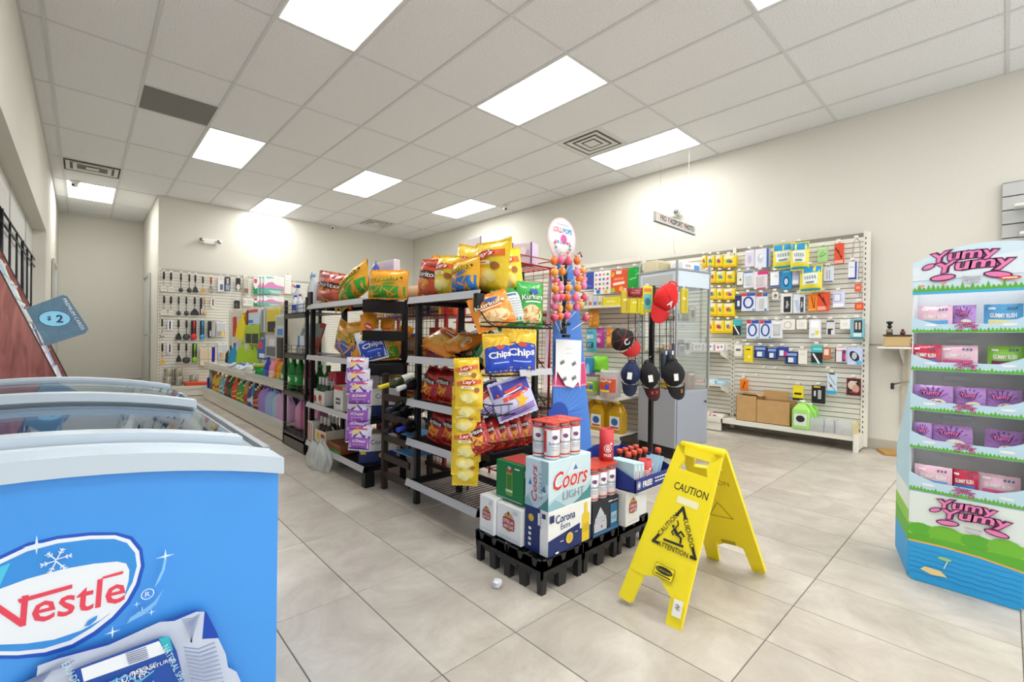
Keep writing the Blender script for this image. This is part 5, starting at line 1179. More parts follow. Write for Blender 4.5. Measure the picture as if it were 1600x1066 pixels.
R('teal selfie pack at the right end of the fourth row', 756, 452, 820, 548, '#7fb4c4', [('r', .08, .12, .6, .6, '#1f3a52'), ('r', -.05, .15, .14, .35, '#e8c8a0'), ('r', .2, .15, .14, .35, '#e0b890'), ('r', .05, -.3, .6, .18, '#d0eee8'), ('r', 0, -.45, 1, .06, '#2f7a8a')], .05)
R('white price card at the upright, fifth row', 205, 575, 242, 630, '#f0ede4', [('r', 0, .05, .6, .2, '#6a6a66')], .006)
R('yellow pack at the left of the fifth row', 250, 582, 292, 660, '#f2d81c', [('r', 0, .3, .5, .08, '#4a3a10'), ('r', .1, -.15, .3, .12, '#f8f0c0')], .02)
for i, (a, y0, b, y1) in enumerate(((298, 582, 358, 640), (360, 590, 408, 645), (446, 610, 508, 668))):
    R('blue and white battery pack, %s in the fifth row' % ['first', 'second', 'lowest'][i], a, y0, b, y1, '#24356f', [('r', 0, .3, .8, .22, '#8aa4e0'), ('r', -.05, -.15, .4, .4, '#e6eaf0'), ('r', .25, -.15, .2, .5, '#3a6fb0')], .04)
R('blue and pink battery pack in the fifth row', 410, 585, 460, 635, '#2f49a0', [('r', -.1, -.1, .4, .5, '#eceef2'), ('r', .3, -.15, .24, .4, '#d8387c')], .03)
R('plain white pack left of the teal pack in the fifth row', 508, 600, 550, 668, '#ebe8de', [('r', 0, .2, .6, .15, '#dcd9ce')], .02)
R('teal and black cable pack in the fifth row', 570, 578, 624, 668, '#3fb6b8', [('r', 0, -.15, 1, .55, '#222426'), ('r', -.05, -.2, .16, .6, '#eceeee', .5), ('r', .05, .3, .8, .1, '#8adada')], .03)
R('brown phone stand pack in the fifth row', 624, 588, 662, 645, '#c0683a', [('r', 0, .1, .6, .5, '#ecd8d0')], .02)
R('white and pink lens pack in the fifth row', 680, 590, 738, 658, '#e8dfe2', [('r', -.4, 0, .1, 1, '#2a2a34'), ('r', .3, -.05, .3, .8, '#3a3a8a'), ('r', .35, -.1, .2, .4, '#d8386a'), ('r', -.05, .3, .6, .05, '#d8506a')], .02)
R('pale blue smart watch pack at the right end of the fifth row', 740, 588, 812, 672, '#c6d0ee', [('e', .0, .0, .28, .32, '#23262c', .5), ('e', 0, .02, .17, .2, '#b8c4c8'), ('e', .3, -.35, .2, .12, '#5ab4e0'), ('r', -.2, -.42, .4, .04, '#f0f4fa')], .05)
R('orange pack just above the cardboard boxes', 232, 738, 268, 795, '#ee7f1c', [('r', 0, 0, .16, .6, '#8a3a10', -.3), ('r', 0, .45, 1, .1, '#f2a83a')], .03)
R('yellow pack hanging above the green jug', 483, 770, 532, 840, '#f0dc1c', [('r', 0, -.05, .7, .14, '#3a3412'), ('r', 0, -.42, 1, .16, '#2a2a20')], .01)
R('black toy pouch with yellow strap beside the green jug', 572, 770, 636, 855, '#1c1b1e', [('r', .1, 0, .25, .5, '#b8b8b8'), ('r', -.25, .05, .15, .3, '#d8d0e0'), ('r', -.1, .42, .5, .08, '#e6c832')], .02)
R('pale blue stylus pack in the lowest row', 646, 712, 692, 810, '#cfe0ee', [('r', .05, .15, .05, .5, '#2a3a4a', .5), ('r', .0, -.12, .05, .5, '#2a3a4a', .6), ('r', 0, -.42, 1, .16, '#2fa6d0'), ('e', -.1, -.1, .12, .07, '#7a4a3a'), ('r', 0, .48, .6, .06, '#2a3030')], .02)
R('red and black patterned pack at the lower right', 738, 735, 806, 818, '#7a1c1c', [('r', 0, 0, .84, .84, '#2a2020'), ('e', -.1, .1, .3, .25, '#d8bfae'), ('e', .15, -.1, .25, .25, '#c89a8a'), ('r', 0, .3, .5, .06, '#e8ddd0'), ('r', 0, -.3, .5, .06, '#b03a34')], .02)
# cable loop
q = at(*c7(788, 62), x=5.52); CL = thing('charging_cable', 'long grey looped cable hanging at the right end of the accessory wall', 'cable', (q.x, q.y, 0))
z0, z1 = at(*c7(788, 262), x=5.52).z, at(*c7(788, 70), x=5.52).z
MB().tube([(0, .02, z0), (0, .03, (z0+z1)/2), (0, .025, z1-.03), (0, .0, z1), (0, -.025, z1-.03), (0, -.03, (z0+z1)/2), (0, -.01, z0)], .004, mat('#a7a39c', .5), 6).build('loop', CL)
zz = at(*c7(800, 400), x=5.52).z; MB().tube([(0, -.02, z0+.02), (0, -.035, (z0+zz)/2), (0, -.025, zz)], .003, mat('#8a867f', .5), 6).build('cable_tail', CL)
hook(RW1, 2.185-q.y, z1+.005, .09)
# loose price tags on empty hooks
for x, y in ((345, 685), (400, 688), (250, 720), (310, 722), (465, 735), (650, 690), (255, 560), (560, 445)):
    q = at(*c7(x, y), x=5.52); hook(RW1, 2.185-q.y, q.z, .07)
# goods on the bottom shelf
kraft, kraft2 = mat('#c39c68', .75, noise=.06, scale=12), mat('#b0864f', .75, noise=.06, scale=12)
def kbox(x0, y0, x1, y1, label, xo, dp, flaps):
    a, b = c7(x0, y0), c7(x1, y1); p, w, h = fr(*a, *b, x=xo); p.z = .156; p.x = xo+dp/2
    t = thing('cardboard_box', label, 'cardboard box', p, FX, 'open cardboard boxes on the bottom shelf'); b = MB()
    for s in (-1, 1): b.box((s*(w/2-.002), 0, h/2), (.004, dp, h), kraft2); b.box((0, s*(dp/2-.002), h/2), (w, .004, h), kraft)
    b.box((0, 0, .003), (w, dp, .006), kraft); b.build('carton', t)
    for i, (cx, cy, sx, sy, ax, an) in enumerate(flaps): MB().box((0, 0, 0), (sx*w, sy*dp, .004), kraft, R=rotm(ax, an)).build('flap', t, (cx*w, cy*dp, h+abs(math.sin(an))*(.5*sy*dp if ax == 'X' else .5*sx*w)*.9))
    MB().b2(w/2, w/2+.001, -.03, .0, h*.1, h*.4, card('#ece6d6')).build('shipping_label', t)
kbox(213, 800, 310, 922, 'brown cardboard box at the left on the bottom shelf', 5.36, .2, [(.0, .42, .95, .3, 'X', .15), (.5, 0, .25, .9, 'Y', .5)])
kbox(308, 822, 468, 934, 'larger open cardboard box with a raised flap', 5.36, .2, [(-.1, .5, .75, .5, 'X', 1.45), (-.5, 0, .2, .9, 'Y', -.4)])
p, w, h = fr(*c7(485, 826), *c7(570, 960), x=5.37); p.z = .156; jug('green windshield washer jug in front on the bottom shelf', p, w, .12, h, '#a6e070', '#e8efe6', ('#dfe8e0', '#2b2b2e'), group='green jugs on the bottom shelf', trans=False)
p, w, h = fr(*c7(530, 822), *c7(600, 940), x=5.47); p.z = .156; jug('second green jug behind the front one', p, w, .12, h, '#93d85e', '#dfe8de', ('#cfe6c8',), group='green jugs on the bottom shelf', trans=False)
cp = glass('#eef2f2', .35, .05)
for i, (a, b) in enumerate(((572, 640), (636, 692), (686, 770))):
    p, w, h = fr(*c7(a, 915), *c7(b, 975), x=5.37); p.z = .156
    t = thing('plastic_tray', 'clear plastic tray with small goods, %s after the green jugs' % ORD[i], 'plastic tray', p, FX, 'clear trays on the bottom shelf'); bb = MB()
    for s in (-1, 1): bb.box((s*w/2, 0, h/2), (.003, .1, h), cp); bb.box((0, s*.05, h/2), (w, .003, h), cp)
    bb.box((0, 0, .002), (w, .1, .004), cp); bb.build('tray', t)
    for k in range(4): MB().ell((random.uniform(-.3, .3)*w, random.uniform(-.02, .02), .02+.01*k), (.016, .012, .012), gloss(['#d9c9c6', '#e8e8ea', '#c86aa0', '#b8bcc0'][(k+i) % 4]), 8, 5).build('trinket', t)
# shelves of the section with yellow boxes
def wshelf(t, u0, u1, z, dp, nm='shelf'):
    MB().b2(u0, u1, -dp, 0, z-.02, z, SL).build(nm, t)
    for u in (u0+.008, u1-.008): MB().prism([(0, -.10), (0, 0), (-dp, 0), (-dp, -.03)], lambda a, v, o, u=u: Vector((u+o, a, z-.02+v)), SL, .004).build('bracket', t, fix=True)
zs1, zs2 = at(1135, 548, x=5.42).z, at(1135, 602, x=5.42).z
wshelf(RW2, .02, 1.18, zs1, .25); wshelf(RW2, .02, 1.18, zs2, .22)
for i in range(6):
    y = 2.26+i*.13
    pack('white card game box on the upper shelf behind the glass case, %s from the right' % ORD[i], Vector((5.45, y, zs1)), .115, .07, .08, '#efe9ec', [('e', -.2, 0, .12, .25, '#d86a8a'), ('e', .15, .1, .08, .18, '#6a5ac0'), ('r', .48, 0, .04, 1, '#3a2a34')], FX, 'box', 'small boxes on the wall shelves', 'small_box', False)
for i in range(7):
    y = 2.25+i*.125
    pack('blue and white tissue pack on the lower wall shelf, %s from the right' % ORD[i], Vector((5.46, y, zs2)), .11, .045+.015*(i % 2), .09, ['#9fd0ea', '#d7ecf4', '#e88a86', '#bfe0ee'][i % 4], [('r', 0, .1, .6, .3, '#f2f6f8')], FX, 'tissues', 'tissue packs on the wall shelves', 'tissue_pack', False)
for i in range(5):
    y = 2.27+i*.16
    pack('flat white and red box on the base deck, %s from the right' % ORD[i], Vector((5.44, y, .156)), .14, .03+.012*(i % 2), .12, ['#efe6e2', '#e8d8d4', '#d9d6d0'][i % 3], [('r', -.2, 0, .3, .5, '#c8584a')], FX, 'box', 'flat boxes on the base deck', 'flat_box', False)
# ================================================================ BACK WALL DISPLAY
YW = 9.50
BW = [thing('slatwall', ['white slatted back wall with kitchen utensils', 'white slatted back wall section behind the household shelving', 'white slatted back wall section hidden behind the snack aisle'][i], 'display wall', (.905+i*1.225, YW, 0), FY, 'white slatted display walls') for i in range(3)]
for i, t in enumerate(BW): slats(t, 1.22, .22, 2.11, False, up=(.012,)); deck(t, 1.22, True, .17, .3)
cA = lambda x, y: (240+x/9.69, 410+y/9.69); cB = lambda x, y: (240+x/8.883, 500+y/8.883); cC = lambda x, y: (340+x/9.69, 410+y/9.69)
YI = 9.43
def bhook(p, z):
    i = min(2, max(0, int((p.x-.905)/1.225))); hook(BW[i], p.x-.905-i*1.225, z, .07)
BLK, STE, WOOD = mat('#1d1d1f', .45), mat('#aeaa9c', .35, .75), mat('#d2a46c', .6, noise=.1, scale=20)
def utensil(kind, label, c, x0, y0, x1, y1, hm=BLK, tm_=BLK, group='kitchen utensils hanging on the back wall'):
    p, w, h = fr(*c(x0, y0), *c(x1, y1), y=YI); t = thing('kitchen_utensil', label, 'utensil', p, FY, group)
    hw = max(.011, min(.016, w*.2)); top = h
    b = MB(); b.tube([(0, 0, h*.62), (0, -.004, h*.8), (0, 0, h*.99)], hw*.9, hm, 8); b.build('grip', t)
    MB().tube([(0, 0, h*.64), (0, 0, h*.25)], .005, tm_ if kind != 'ladle' else tm_, 6).build('shaft', t)
    b = MB()
    if kind == 'turner':
        b.prism([(-w*.5, 0), (w*.5, 0), (w*.42, h*.2), (w*.12, h*.3), (-w*.12, h*.3), (-w*.42, h*.2)], lambda u, v, o: Vector((u, -.02+v*.06-o, v)), tm_, .003)
        for k in (-1, 0, 1): b.box((k*w*.2, -.02, h*.11), (w*.06, .002, h*.12), mat('#3a3a38', .6))
    elif kind in ('ladle', 'spoon'):
        r = w*.48; hh = min(h*.16, r*1.15)
        b.ell((0, -.012 if kind == 'ladle' else -.004, hh), (r, .028 if kind == 'ladle' else .012, hh), tm_, 14, 8)
        b.ell((0, -.03 if kind == 'ladle' else -.014, hh), (r*.75, .012 if kind == 'ladle' else .003, hh*.75), mat('#454548', .35) if tm_ is BLK else tm_, 12, 6)
    elif kind == 'masher':
        b.prism([(-w*.5, 0), (w*.5, 0), (w*.45, h*.14), (w*.15, h*.34), (-w*.15, h*.34), (-w*.45, h*.14)], lambda u, v, o: Vector((u, -.01-o, v)), tm_, .004)
        for k in range(4): b.box(((k-1.5)*w*.18, -.015, h*.12), (w*.05, .002, h*.1), mat('#4a4a4a', .5))
    elif kind == 'whisk':
        for k in range(5):
            a = math.pi*k/5; cx, cy = math.cos(a)*w*.45, math.sin(a)*w*.45
            b.tube([(0, 0, h*.5), (cx*.8, cy*.8, h*.32), (cx, cy, h*.14), (cx*.5, cy*.5, h*.02), (-cx*.5, -cy*.5, h*.02), (-cx, -cy, h*.14), (-cx*.8, -cy*.8, h*.32), (0, 0, h*.5)], .003, STE, 4)
    b.build('head', t, fix=kind in ('turner', 'masher')); bhook(p, p.z+h+.012); return t
U = utensil; W3 = ['top row', 'second row', 'third row', 'fourth row']
U('turner', 'steel turner at the far left of the top utensil row', cA, 100, 140, 205, 440, tm_=STE); U('turner', 'steel turner, second in the top utensil row', cA, 215, 155, 310, 450, tm_=STE)
U('ladle', 'black ladle, third in the top utensil row', cA, 375, 165, 450, 455); U('ladle', 'black ladle, fourth in the top utensil row', cA, 500, 180, 578, 462); U('masher', 'black slotted turner, fifth in the top utensil row', cA, 585, 190, 675, 458)
U('turner', 'wooden turner with a dark green top in the top row', cA, 700, 215, 790, 470, mat('#1f3b2c', .5), WOOD); U('whisk', 'wire whisk with red handle in the top row', cA, 825, 220, 910, 470, mat('#b9402c', .45))
U('turner', 'steel turner at the far left of the second utensil row', cA, 105, 505, 210, 800, tm_=STE); U('turner', 'steel turner, second in the second utensil row', cA, 215, 515, 308, 803, tm_=STE)
U('ladle', 'black ladle, third in the second utensil row', cA, 340, 520, 415, 805); U('ladle', 'black ladle, fourth in the second utensil row', cA, 455, 522, 533, 808); U('masher', 'large black masher in the second utensil row', cA, 552, 530, 690, 800)
U('spoon', 'wooden spatula in the second utensil row', cA, 735, 535, 805, 805, WOOD, WOOD)
U('spoon', 'steel spoon at the far left of the third row', cB, 85, -10, 150, 250, tm_=STE); U('masher', 'black slotted turner in the third row', cB, 298, 0, 390, 275); U('spoon', 'large black slotted skimmer in the third row', cB, 402, 5, 508, 278)
def backed(kind, label, c, x0, y0, x1, y1, bc, m):
    p, w, h = fr(*c(x0, y0), *c(x1, y1), y=YI); pack(label.replace('on', 'card behind', 1) if 0 else 'black backing card behind the '+label, Vector((p.x, YI+.02, p.z)), w*.8, h*1.0, .006, bc, group='backing cards of utensils', rz=FY, cat='card'); utensil(kind, label+' on a black card', c, x0, y0+5, x1, y1, m, m)
backed('spoon', 'red ladle in the third row', cB, 510, 10, 605, 275, '#20242a', mat('#d52b30', .3)); backed('spoon', 'blue ladle in the third row', cB, 638, 12, 712, 270, '#1d2340', mat('#2ba0d8', .3)); backed('spoon', 'lime green ladle in the fourth row', cB, 530, 325, 608, 588, '#1d2423', mat('#8fd02a', .3))
U('turner', 'brass-coloured tongs at the far left of the fourth row', cB, 85, 325, 155, 615, tm_=mat('#c9a25c', .3, .8)); U('masher', 'black turner in the fourth row', cB, 308, 325, 385, 582); U('spoon', 'large black wok skimmer in the fourth row', cB, 395, 325, 510, 602)
def bp(label, c, x0, y0, x1, y1, col, art=(), d=.02, g='packs hanging on the back wall', yo=YI, hk=True):
    p, w, h = fr(*c(x0, y0), *c(x1, y1), y=yo)
    if hk: bhook(p, p.z+h+.014)
    return pack(label, p, w, h, d, col, art, FY, 'package', g)
bp('white knife card in the top row of the back wall', cA, 970, 222, 1062, 442, '#e6e6e6', [('r', .1, -.2, .5, .4, '#5a6a8a'), ('r', 0, .35, .6, .1, '#cfcfcf')]); bp('dark scissors card in the top row of the back wall', cA, 1075, 222, 1160, 435, '#33363e', [('r', 0, .2, .4, .4, '#c8b8ae'), ('r', 0, -.25, .7, .4, '#8fa4c0')])
bp('tall dark knife card beside the wooden spatula', cA, 698, 540, 735, 790, '#20222c', [('r', .2, -.3, .4, .3, '#e8e8e8')], .01); bp('small white peeler card in the second row', cA, 862, 535, 920, 680, '#ece0da', [('r', .1, 0, .3, .7, '#26262a')], .01)
bp('small white peeler card in the third row', cB, 190, 5, 262, 140, '#e9eaf0', [('r', 0, 0, .3, .8, '#252a44')], .01); bp('small white peeler card in the fourth row', cB, 185, 325, 255, 465, '#ece4ea', [('r', .05, 0, .3, .8, '#252a44')], .01)
bp('black grater card in the third row', cB, 750, 18, 800, 245, '#1c1d1f', [('r', .3, -.25, .6, .35, '#c2c4c8')], .01); bp('grey steel grater in the third row', cB, 800, 18, 855, 240, '#a9a9ab', [('r', 0, 0, .6, .8, '#bdbdbf')], .03)
for i, (x0, y0, x1, y1) in enumerate(((870, 30, 1000, 235), (890, 330, 1030, 535))):
    bp('card of colourful knives in the %s row' % ['third', 'fourth'][i], cB, x0, y0, x1, y1, '#e4e6e6', [('r', -.38+.15*k, -.28, .1, .34, ['#3aa0d8', '#c83a4a', '#d8762a', '#8aca3a', '#e8d83a', '#e88a5a'][k]) for k in range(6)]+[('r', -.38+.15*k, .15, .06, .5, '#b9bcc0') for k in range(6)])
bp('cream wooden skewer pack, left one in the fourth row', cB, 640, 385, 755, 635, '#e6d6bc', [('r', -.3+.2*k, .1, .05, .5, '#d8b890') for k in range(4)]+[('r', 0, -.15, 1, .03, '#a8a09a')]); bp('cream wooden skewer pack, right one in the fourth row', cB, 760, 385, 875, 635, '#e8d9c0', [('r', -.3+.2*k, .1, .05, .5, '#d8b890') for k in range(4)]+[('r', 0, -.15, 1, .03, '#a8a09a')])
bp('black gadget on the back wall, top row', cC, 275, 240, 345, 420, '#2a2422', [('e', 0, -.25, .4, .25, '#d8d2cc')]); bp('black hook gadget on the back wall, second row', cC, 250, 580, 335, 700, '#222222', [('e', -.1, -.1, .3, .3, '#4a4a4a')])
bp('clear utensil pack next to the large white cartons', cC, 390, 240, 470, 480, '#cfcabc', [('r', 0, -.3, .8, .3, '#8a6a52'), ('r', -.2, .1, .06, .6, '#8f8a80'), ('r', .2, .1, .06, .6, '#8f8a80')]); bp('white cloth pack below the clear utensil pack', cC, 380, 545, 550, 665, '#e9e6dc', [('r', .1, 0, .5, .5, '#d0d8d4'), ('e', -.35, 0, .1, .3, '#d8b8a8')])
sw = [('g', [(-.5, -.08), (-.3, .12), (-.1, .18), (.1, .02), (.5, -.05), (.5, -.2), (-.5, -.18)], '#e08ac0'), ('g', [(-.5, -.18), (.5, -.2), (.5, -.5), (-.5, -.5)], '#69b5a6'), ('g', [(-.42, .48), (-.35, .34), (0, .4), (-.1, .46)], '#7ccbc6'), ('r', .05, -.34, .6, .05, '#dff0ea'), ('r', .1, -.43, .5, .05, '#dff0ea'), ('g', [(.3, -.5), (.5, -.5), (.5, -.2)], '#e8a08a')]
for r, (y0, y1) in enumerate(((215, 480), (515, 660))):
    for i in range(3): bp('white, pink and green carton, %s row, %s in the fan' % (['upper', 'lower'][r], ORD[i]), cC, 600+i*50, y0, 905+i*50 if i == 2 else 800, y1, '#eef0ec', sw, .03, 'white and pink cartons on the back wall', YI-.04*i, False)
    bp('green edged carton beside the white ones, %s row' % ['upper', 'lower'][r], cC, 540, y0+20, 600, y1, '#e3e9e0', [('g', [(-.5, -.5), (.5, -.5), (.5, -.1), (0, -.2), (-.5, .0)], '#1f8a4a'), ('e', 0, .3, .4, .15, '#d8487a')], .03, 'white and pink cartons on the back wall', YI, False)
bp('tall white carton at the right of the cartons on the back wall', cC, 1010, 190, 1110, 480, '#eeeeea', [('r', 0, .2, .6, .02, '#d8d8d4')], .03, 'white and pink cartons on the back wall', YI, False); bp('small card with faces beyond the tall white carton', cC, 1118, 300, 1185, 470, '#e2dcd6', [('e', -.2, .2, .2, .12, '#c86a5a'), ('e', .2, .1, .2, .12, '#8a5a4a')], .01)
for x0, x1, y0, y1, label in ((150, 265, 668, 780, 'left small'), (285, 400, 665, 778, 'right small'), (145, 262, 782, 905, 'left large'), (290, 410, 782, 902, 'right large')):
    p, w, h = fr(*cB(x0, y0), *cB(x1, y1), y=9.36); t = thing('steel_pot', '%s stainless steel pot in the stack under the utensils' % label, 'pot', p, FY, 'steel pots on the back wall deck')
    MB().lathe([(w*.46, 0), (w*.5, .01), (w*.5, h*.97), (w*.47, h)], STE, 20).build('pot', t); MB().tube([(-w*.5, -.0, h*.7), (-w*.6, -.03, h*.7), (-w*.5, -.06, h*.7)], .006, BLK, 5).build('handle', t)
p, w, h = fr(*cB(435, 855), *cB(750, 905), y=9.33); t = thing('red_tray', 'red tray under the single steel cup on the back wall deck', 'tray', p, FY); MB().box((0, 0, h/2), (w, .2, h), gloss('#e2502f'), .012).build('tray', t)
p, w, h = fr(*cB(500, 760), *cB(620, 868), y=9.33); t = thing('steel_cup', 'single stainless steel canister on the red tray', 'canister', p, FY); MB().lathe([(w*.47, 0), (w*.5, .01), (w*.5, h*.96), (w*.46, h)], STE, 20).build('body', t)
# ================================================================ WHITE HOUSEHOLD SHELVING
WG_ = thing('gondola_shelf', 'white household shelving with cleaning bottles left of the drinks rack', 'shelving', (1.42, 8.8, 0), FX); GL = 8.8-4.73; wm = mat('#dcd6ca', .5)
MB().b2(0, GL, .0, .012, .012, .15, wm).build('kick_plate', WG_); MB().b2(0, GL, -.005, .38, .15, .165, wm).build('base_shelf', WG_); MB().b2(0, GL, -.008, -.003, .12, .2, glass('#eef0ee', .3)).build('clear_lip', WG_)
MB().b2(0, GL-.9, .38, .40, .0, 1.42, SL).build('back_panel', WG_); MB().b2(GL-.9, GL, .38, .40, .0, 1.42, SL).build('back_panel', WG_)
for u in (.0, GL/3, 2*GL/3, GL-.03): MB().b2(u, u+.03, .35, .38, .02, 1.43, wm).build('upright', WG_)
MB().b2(.0, GL, .02, .36, .515, .535, wm).build('upper_shelf', WG_); MB().b2(0, GL, .012, .02, .49, .545, wm).build('price_rail', WG_); MB().b2(0, GL, .008, .012, .545, .59, glass('#eef0ee', .3)).build('clear_lip', WG_)
c5b = lambda x, y: (300+x/6.66, 560+y/6.66)
BG = 'cleaning bottles on the lower white shelf'
def bb(i, x0, y0, x1, y1, body, cap, lab, nm, kind='b', xo=1.50):
    a, b = c5b(x0, y0), c5b(x1, y1); p, w, h = fr(*a, *b, x=xo); z = .167; h = min(.33, max(.12, p.z+h-z)); p.z = z; w = max(.055, min(w, .2))
    lb = '%s on the lower white shelf, %s from the far end' % (nm, ORD[i])
    if kind == 'j': return jug(lb, p, w, .1, h, body, cap, None, group=BG, trans=False)
    return bottle(lb, p, w/2, h, body, cap, lab, 'cleaner_bottle', group=BG)
L_ = [(240, 180, 290, 360, '#d9b83a', '#c8402e', ('#e8c840', '#b03a2a'), 'yellow cleaner bottle'), (300, 205, 357, 390, '#7fb4b8', '#eceeee', ('#cfe0e0', '#4a8a9a'), 'teal spray bottle'), (360, 215, 385, 400, '#7a2f2a', '#e6c23a', ('#b04a3a',), 'dark red bottle'),
      (390, 200, 432, 425, '#2e4a2f', '#e0e0dc', ('#4a6a3a',), 'dark green bottle'), (436, 215, 490, 455, '#d8522c', '#e8b83a', ('#f0a060', '#c83a2a'), 'orange cleaner bottle'), (488, 265, 520, 470, '#3f9a3c', '#eef0ec', ('#e8d23a', '#3a8a3a'), 'green dish soap bottle'), (520, 270, 558, 485, '#36a04a', '#eef0ec', ('#f0d83a', '#2f8a4a'), 'second green dish soap bottle'),
      (558, 270, 588, 500, '#c8862e', '#e6e6e0', ('#c8402e',), 'amber dish soap bottle'), (586, 300, 630, 520, '#2c4a9a', '#dfe6ee', ('#3a6ac0', '#e8e8f0'), 'blue dish soap bottle'), (628, 290, 652, 535, '#4a8ab0', '#eef0f0', ('#e0e8ee',), 'pale blue dish soap bottle'), (652, 310, 695, 550, '#7a2420', '#eceae6', ('#d8a08a', '#b03a2e'), 'red-brown cleaner bottle'), (692, 330, 732, 565, '#8a2a24', '#eceae6', ('#d8a08a', '#b03a2e'), 'second red-brown cleaner bottle')]
segs = [(q[0], q[2], q[4], q[5], q[6], q[7], 'b') for q in L_]+[(725, 800, '#a58ad8', '#7a5ac0', None, 'purple softener jug', 'j'), (800, 872, '#9fbce6', '#5a78c8', None, 'pale blue softener jug', 'j'), (872, 905, '#b9d0ea', '#5a78c8', None, 'light blue softener jug', 'j'), (905, 960, '#dcb0da', '#b078c0', None, 'pink softener jug', 'j')]
yy, k = 8.25, 0
while yy > 4.82:
    cx = 1.485; v = Vector((cx, yy, .3-H)); d_ = v.dot(FW); px = 800+F_PX*v.dot(RT)/d_; cxp = (px-300)*6.66
    sg = min(segs, key=lambda g: 0 if g[0] <= cxp < g[1] else min(abs(g[0]-cxp), abs(g[1]-cxp))); k += 1
    lb = '%s, number %s along the lower white shelf from the far end' % (sg[5], num(k))
    if sg[6] == 'j': jug(lb, Vector((cx+.02, yy, .167)), .12, .085, .28+.02*(k % 2), sg[2], sg[3], None, group=BG, trans=False, rz=FX+.5); yy -= .135
    else: bottle(lb, Vector((cx, yy, .167)), .036+.004*(k % 2), .24+.035*(k % 3), sg[2], sg[3], sg[4], 'cleaner_bottle', group=BG, rz=FX+.6, sq=.75); yy -= .088
for i in range(14):
    bottle('bottle in the back row of the lower white shelf, number %s from the drinks rack' % num(i+1), Vector((1.64, 4.9+i*.24, .167)), .04, .29, ['#8a5ac0', '#3a6ab0', '#3f9a5a', '#c83a3a', '#e0c030', '#2f8a9a', '#d87a2a', '#6a8a3a'][i % 8], '#e8e8e4', ('#e8e4dc',), 'cleaner_bottle', group=BG)
# stick vac and brush at the far end
p, w, h = fr(*c5b(190, 165), *c5b(237, 330), x=1.52); t = thing('steel_canister', 'tall perforated steel utensil canister at the far end of the shelf', 'canister', Vector((p.x, min(p.y, 8.62), .167)), FX); MB().lathe([(.05, 0), (.05, .3), (.047, .3)], mat('#9b9992', .35, .8), 16).build('body', t)
t = thing('cleaning_brush', 'blue cleaning brush with a long handle in the steel canister', 'brush', Vector((p.x, min(p.y, 8.62), .19)), FX); MB().tube([(0, 0, 0), (.005, 0, .45)], .012, gloss('#e6e4ea'), 8).build('handle', t); MB().box((.008, 0, .52), (.05, .04, .24), mat('#2434b8', .6, bump=.5, scale=60), .01, R=rotm('Y', .08)).build('bristle_head', t)
p, w, h = fr(*c5b(163, 190), *c5b(190, 300), x=1.47); t = thing('scrub_brush', 'short blue scrub brush left of the steel canister', 'brush', Vector((p.x, min(p.y, 8.7), .167)), FX); MB().box((0, 0, .09), (.04, .05, .17), mat('#2b3fc0', .7, bump=.6, scale=70), .008).build('bristles', t); MB().lathe([(.012, .17), (.012, .21), (.008, .215)], gloss('#e8e8ea'), 8).build('knob', t)
# upper shelf goods
zu = .537
def up(label, px0, py0, px1, py1, xo): p, w, h = fr(px0, py0, px1, py1, x=xo); h += p.z-zu; p.z = zu; return p, w, max(h, .03)
for i in range(6):
    q = at(358+i*9, 575, x=1.55); bag('blue and white dishcloth pack on the upper shelf, %s from the far end' % ORD[i], Vector((1.53+.03*(i % 2), q.y, zu+.02+.012*i)), .17, .12, .05, '#dfe6f2', lambda D, w, h: (D.rect(0, h*.5, w*.7, h*.3, card('#2b49a8'), .2, 4), D.rect(w*.1, h*.75, w*.5, h*.14, card('#4f7ad0'), -.2, 3)), FX, -1.1, .2*(i % 3-1), 'dishcloth packs on the upper white shelf', name='cloth_pack')
p, w, h = up('', 398, 568, 417, 590, 1.52); t = thing('plastic_tub', 'green tub with a yellow lid on the upper white shelf', 'tub', p, FX); MB().lathe([(.07, 0), (.08, .13)], gloss('#1f9a4a'), 18).build('tub', t); MB().lathe([(.084, .125), (.084, .15), (.08, .153)], gloss('#c9cc3a'), 18).build('lid', t); D = Deco(cylf(.078), off=.004); D.ell(-.02, .07, .03, .03, card('#d8402e')); D.ell(.03, .07, .018, .02, card('#f0e8d0')); D.build('label', t)
for i, (a, b, c, col, cap, lab) in enumerate(((416, 422, 560, '#2f3fae', '#2f3fae', ('#4a5ac0',)), (421, 433, 558, '#e89aa8', '#ec8aa0', ('#e8e6f0', '#f0c0c8')), (432, 438, 561, '#e8702a', '#f08a3a', ('#f0a040',)), (437, 442, 562, '#f0a02a', '#e0602a', ('#f0c040',)))):
    p, w, h = up('', a, c, b, 592, 1.50); w = 0; bottle(['dark blue bottle right of the green tub', 'pink and white cleaner bottle on the upper white shelf', 'orange cleaner bottle on the upper white shelf', 'yellow-orange bottle beside the drinks rack'][i], p, .042, .25, col, cap, lab, 'cleaner_bottle', group='cleaning goods on the upper white shelf', rz=FX+.6)
for i, (px, col) in enumerate(((425, '#e8c83a'), (431, '#d8402e'), (437, '#6ab03a'))): q = at(px, 595, x=1.47); pack('small %s pouch at the front of the upper shelf' % ['yellow', 'red', 'green'][i], Vector((1.465, q.y, zu)), .11, .06, .03, col, [('e', 0, 0, .3, .3, '#f0e8d8')], FX, 'pouch', 'small pouches at the front of the upper shelf', 'sponge_pouch', False)
pack('clear and red tray of sponges on the upper shelf', Vector((1.48, at(392, 585, x=1.48).y, zu)), .2, .04, .1, '#dfe8ea', [('r', .2, 0, .4, .6, '#d8584a')], FX, 'sponges', None, 'sponge_tray', False)
